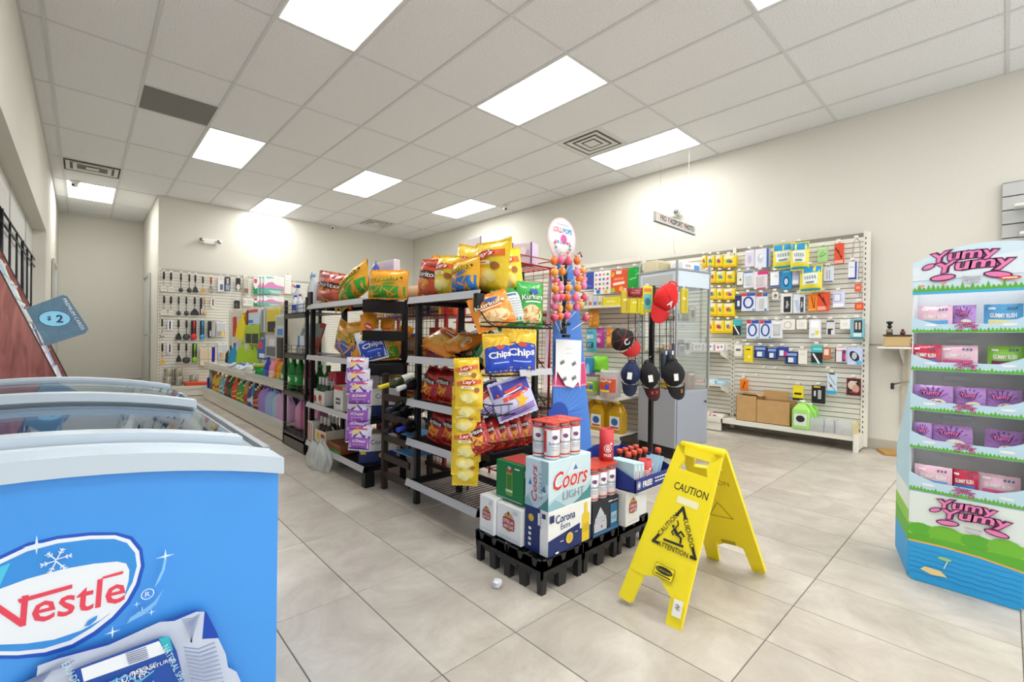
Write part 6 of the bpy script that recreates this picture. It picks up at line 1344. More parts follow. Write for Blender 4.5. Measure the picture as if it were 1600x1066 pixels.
# things hanging on its back panel
def paddle(label, px0, py0, px1, py1, col, xo=1.72, roll=0):
    p, w, h = fr(px0, py0, px1, py1, x=xo); w = min(w, .2); t = thing('cutting_board', label, 'household', p, group='goods hanging on the white household shelving', rot=(0, roll, FX+.35)); o = []
    for a, b in ((-.42, 0), (.42, 0), (.5, .05), (.5, .5), (.3, .66), (.14, .76), (.13, .96), (.06, 1), (-.06, 1), (-.13, .96), (-.14, .76), (-.3, .66), (-.5, .5), (-.5, .05)): o.append((a*w, b*h))
    MB().prism(o, lambda u, v, q: Vector((u, -q, v)), mat(col, .4), .012).build('board', t, fix=True); MB().lathe([(.001, 0), (.012, 0)], mat('#3a3a38', .6), 10, (0, -.0125, h*.92), R=rotm('X', math.pi/2), cap=False).build('hang_hole', t); return t
def hp(label, px0, py0, px1, py1, col, art=(), xo=1.72, d=.015, roll=0):
    p, w, h = fr(px0, py0, px1, py1, x=xo); return pack(label, p, w, h, d, col, art, FX, 'household', 'goods hanging on the white household shelving', 'hanging_pack', rot=(0, roll, FX))
hp('thin red board at the far end of the hanging goods', 364, 495, 369, 526, '#c83a44'); paddle('yellow cutting board hanging at the far end', 368, 486, 381, 530, '#e6d71f', roll=.25); paddle('orange cutting board behind the yellow one', 374, 487, 386, 522, '#e07a2a', xo=1.76, roll=.25)
hp('white and blue pack with a red top', 386, 484, 405, 507, '#cfe0f0', [('r', 0, .4, .8, .2, '#e0472c'), ('r', -.2, -.3, .5, .2, '#2f7ad0'), ('r', -.42, 0, .15, 1, '#22304a')]); hp('silver tool pack left of the yellow gloves', 408, 483, 417, 520, '#a8aab0', [('r', -.2, 0, .15, .9, '#6a6a70'), ('r', .2, 0, .15, .9, '#dfe0e4')])
hp('yellow rubber glove pack with black cards', 418, 483, 436, 520, '#e3cf3f', [('r', 0, -.25, .8, .45, '#1f1f22'), ('r', .3, -.4, .2, .2, '#e0962a')], d=.03); hp('pale photo pack beside the drinks rack', 431, 492, 446, 526, '#d8dce0', [('r', 0, -.3, .6, .3, '#4f8ad0'), ('r', 0, .2, .8, .4, '#b9c4b0')], xo=1.66)
hp('lime pack of black clips', 383, 508, 405, 538, '#a8c83a', [('r', 0, -.2, .9, .5, '#1c2420'), ('r', 0, -.2, .04, .5, '#9ab83a')]); paddle('blue spatula hanging low', 357, 535, 369, 570, '#2596c8', roll=.2); paddle('dark spatula behind the blue one', 354, 540, 362, 568, '#3a3a5a', xo=1.78, roll=.15)
for i, px in enumerate((368, 382, 391)): paddle('lime green board, %s of three hanging low' % ORD[i], px, 532+3*i, px+15, 571, '#a9cf1f', roll=.2-.08*i, xo=1.70+.02*i)
hp('red and blue tagged pack above the cloth packs', 403, 530, 415, 562, '#3a62b8', [('e', -.1, .2, .3, .2, '#e0352f'), ('r', .1, -.3, .7, .2, '#e8eef2')]); hp('grey brush pack in the middle of the hanging goods', 415, 524, 433, 560, '#c4c4c6', [('r', 0, -.2, .8, .4, '#6a6a6c'), ('r', .1, .2, .5, .3, '#e4e4e8')]); hp('black pack beside the drinks rack', 433, 528, 441, 560, '#26262a')
# ================================================================ RED WIRE RACKS BEHIND THE SNACK AISLE
RD = mat('#b3282c', .4); GR = 'goods on the red racks'
RR = thing('red_wire_rack', 'tall red wire rack behind the near snack shelving', 'wire rack', (1.94, 2.06, 0))
for x in (.02, .34):
    for y in (.02, .62): MB().tube([(x, y, 0), (x, y, 1.5)], .009, RD, 6).build('post', RR)
for k, (z, tl) in enumerate(((1.50, -.12), (1.14, -.12), (.82, -.12), (.5, -.12), (.18, 0))):
    b = MB(); xs0, xs1 = 0.0, .36
    for i in range(13): b.tube([(xs0, .02+i*.05, z), (xs1, .02+i*.05, z)], .004, RD, 4)
    for x, zz in ((xs0, z), (xs1, z), (xs1, z+.05), (xs0, z+.05)): b.tube([(x, 0, zz), (x, .64, zz)], .004, RD, 5)
    for y in (0, .64): b.tube([(xs0, y, z+.05), (xs1, y, z+.05)], .004, RD, 5); b.tube([(xs0, y, z), (xs1, y, z)], .004, RD, 5)
    b.build('wire_shelf', RR)
b = MB()
for i in range(14): b.tube([(0, .02, .1+i*.1), (.36, .02, .1+i*.1)], .002, RD, 4)
for i in range(3): b.tube([(.09+i*.09, .02, .05), (.09+i*.09, .02, 1.48)], .002, RD, 4)
b.build('end_grid', RR)
MB().box((.05, .0, 1.42), (.05, .006, .05), BK).build('label_holder', RR)
RR2 = thing('red_wire_rack', 'red framed rack seen through the middle black shelving', 'wire rack', (1.94, 2.80, 0))
for y in (.02, .62, 1.3):
    for x in (.02, .34): MB().b2(x-.012, x+.012, y-.012, y+.012, 0, 1.3, RD).build('post', RR2)
for z in (1.2, .86, .5, .15): MB().b2(0, .36, 0, 1.32, z-.01, z, mat('#8a2226', .5)).build('shelf', RR2)
b = MB()
for i in range(27): b.tube([(0, i*.05, .1), (0, i*.05, 1.3)], .002, BK, 4)
for i in range(25): b.tube([(0, 0, .1+i*.05), (0, 1.32, .1+i*.05)], .002, BK, 4)
b.build('wire_back', RR2)
n = 0
for z in (1.2, .86, .5, .15):
    for i in range(7):
        col = ['#e0602a', '#6f8ad8', '#e6b83a', '#e9e9ee', '#3c62c0', '#d8a23a', '#cfd8e0', '#d84a3a', '#5a8ac8'][(n*5+i*2) % 9]; hh = .16+.1*random.random()
        pack('boxed goods seen through the wire, level %s, %s from the near end' % (['four', 'three', 'two', 'one'][n], ORD[i]), Vector((2.06, 2.86+i*.175, z)), .15, hh if z < 1.1 else .12, .12, col, [('r', 0, .1, .7, .3, '#f0ead8'), ('r', 0, -.25, .8, .15, random.choice(['#c83a2a', '#2a4ab0', '#e8c83a']))], FX, 'box', GR, 'boxed_goods', False)
    n += 1
n = 0
for z in (1.14, .82, .5, .18):
    for i in range(4):
        col = ['#c8342a', '#e8a83a', '#9cc83a', '#d84a6a', '#e6c84a', '#7a3a8a', '#c83a2a', '#3a9a4a'][(n*3+i) % 8]
        bag('snack bag inside the near red rack, level %s, %s from the front' % (['four', 'three', 'two', 'one'][n], ORD[i]), Vector((2.06+.03*(i % 2), 2.15+i*.14, z+.008)), .15, .2, .06, col, st_org if (n+i) % 2 else st_kur(col), FX+math.pi+.6 if False else FX+.5, -.15, .1, GR)
    n += 1
for i, (c, w_) in enumerate((('#e6d6ea', .13), ('#d8c2e4', .15), ('#efe6f2', .12))):
    pack('pale purple box on the red rack top, %s from the front' % ORD[i], Vector((2.12, 2.15+i*.19, 1.508)), w_, .14+.02*i, .1, c, [('r', 0, 0, .7, .3, '#c8b0e0'), ('e', 0, .1, .2, .2, '#f4eef6'), ('r', .46, 0, .08, 1, '#7a4a9a')], FX+.35, 'box', 'pale purple boxes on the red rack', 'tissue_box', False)
pack('tall pale card on the red rack top', Vector((2.1, 2.66, 1.505)), .16, .26, .02, '#e8e4ea', [('r', .45, 0, .08, 1, '#a884c0')], FX, 'box', None, 'tall_card', False)
# rolled kraft paper behind the near unit
t = thing('kraft_roll', 'rolls of brown kraft paper lying on the shelf behind the snack units', 'paper roll', (2.02, 3.22, 1.30))
MB().lathe([(.075, -.2), (.075, .2)], mat('#caa274', .7), 18, (0, 0, .08), R=rotm('X', math.pi/2)).build('roll', t); MB().lathe([(.06, -.18), (.06, .18)], mat('#8a5630', .7), 18, (.12, 0, .06), R=rotm('X', math.pi/2)).build('roll', t); MB().b2(-.15, .25, -.25, .25, -.012, 0, BK).build('shelf', t)
# ---- blue cardboard display with lollipops
BDx, BDy = 2.02, 1.86
BD = thing('cardboard_display', 'blue sunburst cardboard display behind the beer stack', 'display stand', (BDx, BDy, 0))
def pd(px, py): return hit(px, py, (BDx, BDy, 0), (1, -.12, 0), (0, 0, 1))
fnd = plane((0, 0, 0), (1, -.12, 0), (0, 0, 1))
outl = [(863, 700), (924, 694), (921, 650), (915, 600), (911, 540), (906, 495), (898, 440), (893, 405), (868, 405), (866, 500)]
P_ = [pd(*q) for q in outl]
MB().prism([P_[0], P_[1]]+P_[2:], lambda u, v, o: fnd(u, v, -o), card('#4f86dc'), .01).build('panel', BD, fix=True)
b = MB(); lo, hi = P_[0], P_[1]; b.prism([(lo[0], 0), (hi[0]+.02, 0), (hi[0], hi[1]), (lo[0], lo[1])], lambda u, v, o: fnd(u, v, -o), card('#4f86dc'), .18); b.build('base', BD, fix=True)
D = Deco(lambda u, v, o: fnd(u, v, o)); dk, lt, pk = card('#2b4fb0'), card('#7fb6f0'), card('#d9487e')
c0 = pd(872, 650)
D.ell(c0[0], c0[1], .085, .085, dk)
for k in range(13):
    a = -.6+k*.19; r0, r1 = .09, .26-.006*abs(k-6)
    D.poly([(c0[0]+r0*math.cos(a-.02), c0[1]+r0*math.sin(a-.02)), (c0[0]+r1*math.cos(a), c0[1]+r1*math.sin(a)), (c0[0]+r0*math.cos(a+.02), c0[1]+r0*math.sin(a+.02))], dk if k < 5 else lt)
D.poly([pd(866, 573), pd(862, 604), pd(890, 606), pd(916, 602), pd(913, 565)], card('#e88ab0')); D.poly([pd(866, 576), pd(862, 601), pd(890, 603), pd(915, 599), pd(912, 568)], pk)
for k in range(9):
    a = 1.0+k*.2; q = pd(884, 470); D.poly([(q[0]+.03*math.cos(-a-.03), q[1]+.03*math.sin(-a-.03)), (q[0]+.2*math.cos(-a), q[1]+.2*math.sin(-a)), (q[0]+.03*math.cos(-a+.03), q[1]+.03*math.sin(-a+.03))], dk)
D.build('print', BD)
t = thing('instruction_sheet', 'white instruction sheet taped to the blue display', 'paper', (BDx, BDy, 0)); D = Deco(lambda u, v, o: fnd(u, v, o), off=.022)
sh = [pd(*q) for q in [(864, 606), (867, 580), (880, 602), (892, 606), (900, 596), (903, 607), (905, 532), (865, 530)]]
MB().prism(sh, lambda u, v, o: fnd(u, v, .02+o), card('#f2f2f4'), .001).build('sheet', t, fix=True)
for px, py in ((875, 566), (893, 568), (878, 592), (893, 590)): q = pd(px, py); D.rect(q[0], q[1], .035, .022, card('#8a8c90'), .4); D.rect(q[0]-.005, q[1]-.004, .026, .006, card('#4a4c50'), .4)
for py in (545, 552): q = pd(885, py); D.rect(q[0], q[1], .05, .002, card('#b8b8be'))
D.build('print', t)
# lollipop tree
LX, LY = 2.09, 1.775
LT = thing('lollipop_tree', 'black lollipop holder in front of the blue display', 'display stand', (LX, LY, 0))
MB().box((0, .02, 1.29), (.04, .02, .46), BK, .004).build('spine', LT)
arms = []
for r, py in enumerate((415, 437, 459, 481, 500)):
    z = at(883, py+12, y=LY).z; MB().box((0, .0, z-.05), (.05, .03, .02), BK, .004).build('socket', LT); arms.append(z)
MB().tube([(.09, .01, 1.53), (.12, 0, 1.56), (.125, -.01, 1.53)], .005, mat('#7a2a2a', .4), 6).build('hook', LT)
pops = [(868, 410), (878, 408), (890, 408), (903, 408), (866, 425), (878, 424), (901, 424), (911, 423), (869, 438), (905, 438), (913, 437), (866, 450), (877, 452), (888, 449), (901, 451), (910, 449), (870, 463), (878, 466), (888, 465), (900, 464), (911, 464), (866, 478), (876, 480), (888, 479), (901, 480), (909, 479), (868, 494), (877, 496), (888, 495), (914, 496)]
lc = ['#e8752a', '#e0902e', '#e86a9a', '#e87aa8', '#d8506a', '#e8a04a']
rc_ = {}
for i, (px, py) in enumerate(pops):
    px += random.uniform(-2, 2); py += random.uniform(-2.5, 2.5); q = at(px, py, y=LY-.03-random.uniform(0, .03)); row = sum(pops[i][1] > v for v in (417, 431, 444, 457, 471, 487)); rc_[row] = rc_.get(row, 0)+1
    t = thing('lollipop', 'wrapped lollipop on the black holder, %s row from the top, %s from the left' % (ORD[row], ORD[rc_[row]-1]), 'lollipop', q, 0, 'wrapped lollipops on the holder'); c = lc[(i*2+row*3) % 6]
    o = MB(); o.ell((0, 0, 0), (.023, .023, .024), mat(c, .2, coat=.4), 10, 7); o.build('candy', t)
    b = MB(); tc_ = Vector((LX+(q.x-LX)*.35, LY-.0, q.z-.075))-q; b.tube([(0, 0, -.015), tc_], .0028, gloss('#f0eeee'), 5); b.build('stick', t)
    b = MB(); b.ell((.004, -.012, .006), (.011, .009, .011), mat('#f3c8d4', .25), 8, 5); b.build('wrapper_mark', t)
    MB().lathe([(.004, .014), (.014, .03), (.016, .034)], mat('#f2d8c8', .3), 8).build('wrapper_frill', t)
q = at(878, 374, y=LY); t = thing('lollipop_sign', 'round white lollipop sign with pink rim above the holder', 'sign', q)
MB().lathe([(.001, 0), (.125, 0), (.125, .004), (.001, .004)], card('#f4f2f2'), 32, R=rotm('X', math.pi/2)).build('disc', t); D = Deco(plane((0, -.0045, 0), (1, 0, 0), (0, 0, 1)))
D.ring(0, 0, .125, .125, .006, card('#e6b0b4'), 32); D.text('LOLLI', -.042, .05, .032, card('#d84a6a'), w=.078, bold=.03); D.text('POPS', .044, .05, .032, card('#3a9ad0'), w=.078, bold=.03); D.rect(0, .085, .12, .006, card('#c8c8cc')); D.ell(.01, -.0, .028, .028, card('#d05a9a'))
for k in range(14): a = k*.45; D.ell(.085*math.cos(a)*.8, -.03+.065*math.sin(a)*.9 if math.sin(a) < .3 else -.02, .009, .009, card(['#4aa0d0', '#e88aa8', '#d84a6a', '#5a8a7a', '#c8a0d0'][k % 5]))
D.build('print', t); MB().tube([(0, .003, -.12), (0, .01, -.25)], .004, BK, 6).build('stem', t)
q = at(858, 540, y=1.84); MB_ = MB(); t = thing('plastic_strip', 'long pale pink plastic strip hanging on the red rack', 'strip', (at(858, 540, y=1.88).x, 1.88, 0)); a, c = at(864, 436, y=1.88), at(856, 608, y=1.88)
MB().prism([(c.x-a.x-.018, c.z), (c.x-a.x+.01, c.z-.01), (.015, a.z), (-.015, a.z)], lambda u, v, o: Vector((u, -o, v)), mat('#e3c9cf', .3, alpha=.85), .003).build('strip', t, fix=True)
# ================================================================ ISLAND SHELVING WITH CANDY AND OIL
IG = thing('gondola_shelf', 'white slatted island shelving with candy bags and cooking oil', 'shelving', (3.98, 4.85, 0), FX)
slats(IG, 2.44, .15, 1.80, True, up=(1.22, 2.43)); deck(IG, 2.44, True, .15, .36)
zi = at(960, 622, x=3.62).z; MB().b2(0.0, 2.42, -.36, 0, zi-.02, zi, SL).build('shelf', IG); MB().b2(0, 2.42, -.364, -.358, zi-.035, zi+.004, SL).build('shelf_lip', IG)
zi2 = at(960, 478, x=3.8).z; MB().b2(0, 2.42, -.22, 0, zi2-.015, zi2, SL).build('shelf', IG); MB().b2(0, 2.42, -.03, 0, 1.80, 1.84, SL).build('top_cap', IG)
MB().b2(0, 2.44, .03, .05, 0, 1.80, SL).build('rear_panel', IG)
cD = lambda x, y: (905+x/6.667, 400+y/6.667); cE = lambda x, y: (905+x/6.667, 550+y/6.667)
def ip(label, c, x0, y0, x1, y1, col, art, d=.01, xo=3.88, bagst=None, z=None, hk=True):
    p, w, h = fr(*c(x0, y0), *c(x1, y1), x=xo)
    if z is not None: h += p.z-z; p.z = z
    if hk and z is None: hook(IG, 4.85-p.y, p.z+h+.012, .1)
    if bagst: return bag(label, p, w, h, d, col, bagst, FX, 0, 0, 'candy on the island shelving', name='candy_bag')
    return pack(label, p, w, h, d, col, art, FX, 'candy', 'candy on the island shelving', 'candy_pack', z is None)
dots = [('e', -.35+.23*(k % 4), .35-.2*(k//4), .07, .05, ['#3a7ac8', '#d84a3a', '#e87aa0', '#3aa04a', '#c8a83a', '#7a4ac0'][k % 6]) for k in range(16)]
ip('dark blue gift bag at the left end of the island wall', cD, 60, 170, 150, 350, '#3b50a8', [('e', -.2+.2*k, -.3, .06, .05, '#7a8ad8') for k in range(3)]); ip('white gift bag with coloured dots', cD, 152, 160, 325, 400, '#f2efee', dots+[('e', -.2, -.38, .12, .09, '#2f7ac0'), ('e', .25, -.4, .1, .08, '#e8b83a')])
ip('orange and red party bag', cD, 328, 145, 500, 382, '#e6552c', [('r', 0, .1, .6, .1, '#f0906a'), ('r', 0, -.1, .7, .12, '#fae0d0', .08), ('e', -.35, -.38, .13, .11, '#9ac83a'), ('e', .15, -.34, .13, .11, '#f0b83a'), ('r', 0, .38, .34, .14, '#e8e0d8'), ('e', -.35, .3, .12, .12, '#e8a03a')]); ip('bright green tablecloth pack', cD, 505, 118, 650, 350, '#17a63a', [('r', .2, .2, .3, .08, '#6fd088', .5), ('r', -.1, .0, .5, .05, '#a8e0b4', .2), ('r', .1, .34, .2, .08, '#3fc060', -.5)])
ip('pink and red candle pack beside the green pack', cD, 655, 125, 740, 300, '#e8d8e4', [('r', -.35, 0, .26, .7, '#d8606a'), ('r', .05, .05, .1, .7, '#e8d89a'), ('r', .3, .1, .12, .6, '#c8a8dc')])
ip('long yellow box on the narrow island shelf', cD, 258, 430, 430, 472, '#e0cf20', [('r', 0, 0, .5, .3, '#ece28a')], .04, 3.80, None, zi2); 
for i in range(4): ip('clear trinket pack on the narrow island shelf, %s from the left' % ORD[i], cD, 60+i*48, 415, 104+i*48, 475, ['#cfd4c8', '#d8c8c4', '#bfc8d8', '#d8d4b8'][i], [('r', 0, -.2, .6, .3, ['#6a9a6a', '#b86a5a', '#5a6ab0', '#a89a4a'][i])], .04, 3.82, None, zi2)
ip('orange cellophane candy bag', cD, 95, 565, 205, 740, '#e8a03a', [], .05, 3.86, lambda D, w, h: [D.ell(w*random.uniform(-.3, .3), h*random.uniform(.15, .85), w*.12, h*.07, card(random.choice(['#f2c04a', '#e8882a', '#f6dc8a']))) for k in range(10)])
ip('teal gummy candy bag lettered BIG', cD, 70, 770, 180, 995, '#5ab8c8', [], .05, 3.85, lambda D, w, h: (D.text('BIG', 0, h*.68, h*.16, W_, w=w*.6, bold=.04), D.rect(0, h*.3, w*.7, h*.26, card('#2a4a6a'), 0, 3), D.text('GT', 0, h*.3, h*.16, card('#9fe0e8'), w=w*.4, bold=.03), D.rect(0, h*.88, w*.6, h*.08, card('#3a7ac0'), 0, 3)))
ip('magenta gummy candy bag next to the teal one', cD, 172, 765, 262, 940, '#c83aa8', [], .04, 3.87, lambda D, w, h: (D.text('BIG', 0, h*.7, h*.14, W_, w=w*.6), D.ell(0, h*.35, w*.25, h*.16, card('#e8a0d8')), D.ell(0, h*.35, w*.12, h*.1, card('#f0e0a0'))))
ip('orange candy bag left of the black and red cap', cD, 285, 760, 350, 940, '#e8901f', [], .05, 3.87, st_org); ip('red candy pack behind the cap stand', cD, 495, 800, 545, 950, '#c8303a', [('r', 0, .1, .5, .3, '#e8a0a0')], .02, 3.87)
ip('small white carded item right of the cap', cD, 560, 790, 625, 855, '#e8e0de', [('r', .35, 0, .2, .8, '#3a3030')], .01, 3.9)
ip('green gummy candy bag standing on the island shelf', cE, 135, 45, 300, 225, '#7fce3a', [], .06, 3.74, lambda D, w, h: (D.rect(0, h*.45, w*.6, h*.4, card('#3fa03a'), .1, 4), D.rect(0, h*.53, w*.4, h*.08, W_, .1, 3), D.rect(0, h*.38, w*.34, h*.07, W_, .1, 3), D.ell(w*.3, h*.6, w*.12, h*.12, card('#b8e84a'))), zi)
ip('blue candy bottle pack at the left of the island shelf', cE, 72, 60, 135, 230, '#3a8fd0', [('e', 0, .1, .3, .25, '#9fd8ea'), ('r', 0, -.3, .7, .2, '#2a4a9a')], .05, 3.7, None, zi)
def tub(label, c, x0, y0, x1, y1, body, lab, lid, text):
    p, w, h = fr(*c(x0, y0), *c(x1, y1), x=3.66); h += p.z-zi; p.z = zi; t = thing('candy_tub', label, 'candy tub', p, FX, 'candy tubs on the island shelf')
    MB().lathe([(w*.46, 0), (w*.5, .01), (w*.5, h*.86), (w*.46, h*.9)], glass(body, .45, .05), 18).build('tub', t); MB().lathe([(w*.42, .01), (w*.44, h*.8), (w*.2, h*.84)], mat(lab, .5, noise=.5, scale=50), 14).build('candy', t); MB().lathe([(w*.47, h*.88), (w*.47, h), (w*.44, h+.002)], glass(lid, .5), 18).build('lid', t)
    D = Deco(cylf(w*.5), off=.002); D.rect(0, h*.45, w*1.1, h*.5, card(lab), 0, 8); (D.text(text, 0, h*.62, h*.13, card('#f4ecd8'), w=w*.7, bold=.03) if text else D.rect(0, h*.62, w*.5, h*.07, card('#f4ecd8'), 0, 4)); D.ell(-w*.15, h*.4, w*.12, h*.1, card('#d83a3a')); D.ell(w*.15, h*.4, w*.12, h*.1, card('#3a5ac8')); D.rect(0, h*.25, w*.5, h*.08, card('#f0d84a'), 0, 4); D.build('label', t)
tub('square tub of pops with red and yellow label', cE, 232, 195, 415, 440, '#eef0f0', '#d8562a', '#f2f4f4', 'TonyPop'); tub('green and purple candy tub left of the pops tub', cE, 80, 230, 225, 430, '#d8ecc8', '#7ab83a', '#b04a8a', None)
for i, (x0, y0, x1, y1, xo) in enumerate(((85, 495, 190, 880, 3.78), (130, 570, 285, 890, 3.70), (260, 545, 380, 870, 3.76), (330, 580, 470, 880, 3.72))):
    p, w, h = fr(*cE(x0, y0), *cE(x1, y1), x=xo); p.z = .152; h = min(h, .3)
    jug('golden cooking oil jug on the island deck, %s from the left' % ORD[i], p, min(w, .16), .11, .29, '#f2c01e', '#e8c62a', ('#dfe9e4', '#2a5fa8', '#c8402e') if i in (1, 3) else None, group='cooking oil jugs on the island deck')
# ================================================================ CAP STAND
fwd = 3.62
def atf(px, py, d): r = RT*((px-800)/F_PX)+UP*(-(py-533)/F_PX)+FW; return Vector((0, 0, H))+r*d
cb_ = atf(1016, 700, fwd); KS = thing('cap_stand', 'black wire stand holding baseball caps and card packs', 'display stand', (cb_.x, cb_.y, 0)); rel = lambda v: v-Vector((cb_.x, cb_.y, 0))
MB().b2(-.016, .016, -.016, .016, 0, 1.46, BK, .003).build('post', KS)
b = MB(); b.b2(-.2, .2, -.015, .015, 0, .02, BK); b.b2(-.015, .015, -.2, .2, 0, .02, BK); b.build('foot', KS)
wr = mat('#2c2c30', .4, .4); ax = (EX*1).normalized()
def grid_(px0, px1, py0, py1, name, off=0):
    b = MB(); P = lambda px, py: rel(atf(px, py, fwd-.03+off))
    for i in range(4): px = px0+(px1-px0)*i/3; b.tube([P(px, py0), P(px, py1)], .0035, wr, 5)
    for j in range(7): py = py0+(py1-py0)*j/6; b.tube([P(px0, py), P(px1, py)], .003, wr, 5)
    return b.build(name, KS)
grid_(982, 1014, 452, 602, 'wire_panel'); grid_(1020, 1052, 450, 600, 'wire_panel')
b = MB()
for px, py in ((984, 453), (1048, 451), (974, 560), (1012, 558), (1052, 556), (968, 508)): q = rel(atf(px, py, fwd-.03)); b.tube([q, q-FW*.07, q-FW*.08+Vector((0, 0, .012))], .003, CHR, 5)
b.build('peg_hooks', KS)
def cap(label, px0, py0, px1, py1, crown, brim, d, roll, flip=1, mark=None, tagc=True, yaw=0):
    """cap hanging by its strap: crown above, brim below, seen from outside"""
    c = atf((px0+px1)/2, (py0+py1)/2, d); h = (py1-py0)*d/F_PX*.98; w = (px1-px0)*d/F_PX*.98
    t = thing('baseball_cap', label, 'cap', c, group='baseball caps on the stand'); t.rotation_euler = (0, roll, -YAW+yaw)
    cm, bm = mat(crown, .75, bump=.1, scale=120), mat(brim, .7); dd = .07
    def cf(a, q, k=1.0):      # dome bulging towards the viewer, q=0 rim .. pi/2 centre
        z = .5*h*math.sin(a); zz = z*.68*math.cos(q)+h*.13; ww = .5*w*math.cos(a)*math.cos(q)*(1-.25*max(0, math.sin(a)))
        return Vector((ww, -dd*math.sin(q)*k, zz))
    b = MB(); b.grid(lambda i, j: cf(i*2*math.pi, j*math.pi/2), 28, 8, cm); b.grid(lambda i, j: cf(i*2*math.pi, j*math.pi/2, -.15), 28, 4, mat('#2a2a2c', .8), flip=True); b.build('crown', t)
    b = MB()
    for a in (.5, 1.57, 2.64, -.5, -2.64): b.tube([cf(a, q*math.pi/2/6, 1.02) for q in range(7)], .0016, bm if crown != brim else mat('#2c2c30', .7), 4)
    b.build('seams', t); MB().ell(cf(0, math.pi/2, 1.02), (.006, .005, .006), bm, 8, 5).build('button', t)
    b = MB()
    def bf(i, j): a = math.pi*(1+i); u = .43*w*math.cos(a); return Vector((u*(1-.12*j), -.012-.055*math.sin(i*math.pi)*(1-.3*j)-.012*j, -.13*h-.07*h*math.sin(i*math.pi)-.32*h*j*math.sin(i*math.pi)**.55))
    b.grid(bf, 18, 6, bm); b.grid(lambda i, j: bf(i, j)+Vector((0, .004, 0)), 18, 6, bm, flip=True); br_ = b.build('brim', t)
    MB().tube([Vector((.18*w*math.cos(a), -.012, h*(.43+.07*math.sin(a)))) for a in [k*math.pi/8 for k in range(9)]], .006, cm, 6).build('strap', t)
    if mark: D = Deco(lambda u, v, off: Vector((u, -dd*math.sqrt(max(.02, 1-(u/(.5*w))**2-((v-h*.13)/(.34*h))**2))-.004-off, v)), step=.0006) if not mark[0].startswith('_') else Deco(lambda u, v, off: Vector((u, -.075-off, v))); D.text(mark[0].strip('_'), mark[2]*w, (.0 if not mark[0].startswith('_') else -.3)*h, mark[3]*w*.5, card(mark[1]), bold=.03); D.build('emblem', t)
    if tagc: MB().box((-.12*w, -dd-.012, h*.06), (.034, .002, .052), card('#ecebe6')).build('swing_tag', t)
    return t
cap('red baseball cap with white script hanging at the top of the stand', 1018, 437, 1056, 508, '#d7201f', '#c9191d', fwd-.12, .45, 1, ('A', '#f0dede', .2, .5), False, 0)
cap('black and red cap hanging at the left of the stand', 956, 510, 996, 560, '#1b1c1e', '#c22a26', fwd-.1, -.75, 1, ('C', '#d8d8d8', 0, .5), False, 0)
cap('navy blue baseball cap with a white tag, bottom left', 969, 562, 1000, 618, '#1b2a52', '#18223f', fwd-.12, .1, 1, None, True, -.1)
cap('black baseball cap with red brim marks, bottom middle', 999, 562, 1031, 625, '#1c1d1f', '#3a1414', fwd-.12, -.15, 1, ('_x x_', '#c8302a', 0, .3), True, .05)
cap('black baseball cap with orange mark, bottom right', 1034, 560, 1071, 623, '#1a1a1c', '#141416', fwd-.12, -.1, 1, ('_S_', '#e8862a', .1, .3), True, .15)
for i, (px0, px1, py0, py1, c) in enumerate(((970, 983, 455, 490, '#c8b02a'), (983, 1000, 462, 490, '#d6c81f'), (1003, 1019, 448, 488, '#ead62a'), (1063, 1074, 452, 490, '#c9b72c'), (1000, 1008, 462, 492, '#d8cc20'))):
    q = atf((px0+px1)/2, py1, fwd-.05); pack(['brown-yellow incense packs at the left of the cap stand', 'yellow card pack on the cap stand grid', 'yellow and turquoise card pack near the post', 'yellow stick packs at the right of the cap stand', 'narrow yellow pack beside the turquoise one'][i], q, (px1-px0)*fwd/F_PX, (py1-py0)*fwd/F_PX, .02, c, [('r', 0, -.1, .7, .6, '#6fc8c0'), ('e', 0, -.1, .25, .15, '#2a7a9a'), ('r', 0, .35, .7, .12, '#e87a3a')] if i == 2 else [('r', 0, .1, .5, .1, '#efe68a'), ('r', .2, 0, .1, .8, '#a8901a')], -YAW, 'card pack', 'yellow packs on the cap stand', 'card_pack')
q = atf(992, 460, fwd-.06); bag('dark red candy pouch over the yellow card pack', q-Vector((0, 0, .02)), .12, .06, .03, '#8a1f24', lambda D, w, h: D.rect(0, h*.5, w*.6, h*.2, card('#c85a5a'), 0, 3), -YAW, 0, 0, None, name='candy_pouch')
for i, px in enumerate((1036, 1046)):
    q = atf(px, 592, fwd-.1); t = thing('umbrella', 'folded dark umbrella in a clear sleeve, %s of the two' % ['left', 'right'][i], 'umbrella', q, group='folded umbrellas on the cap stand'); MB().lathe([(.012, 0), (.02, .02), (.024, .18), (.018, .22)], mat('#2a3644', .3, bump=.4, scale=30), 10).build('canopy', t); MB().tube([(0, 0, .21), (0, 0, .26)], .007, mat('#a86a3a', .5), 6).build('handle', t); MB().box((0, -.024, .2), (.022, .002, .03), card('#e8e8ea')).build('label', t)
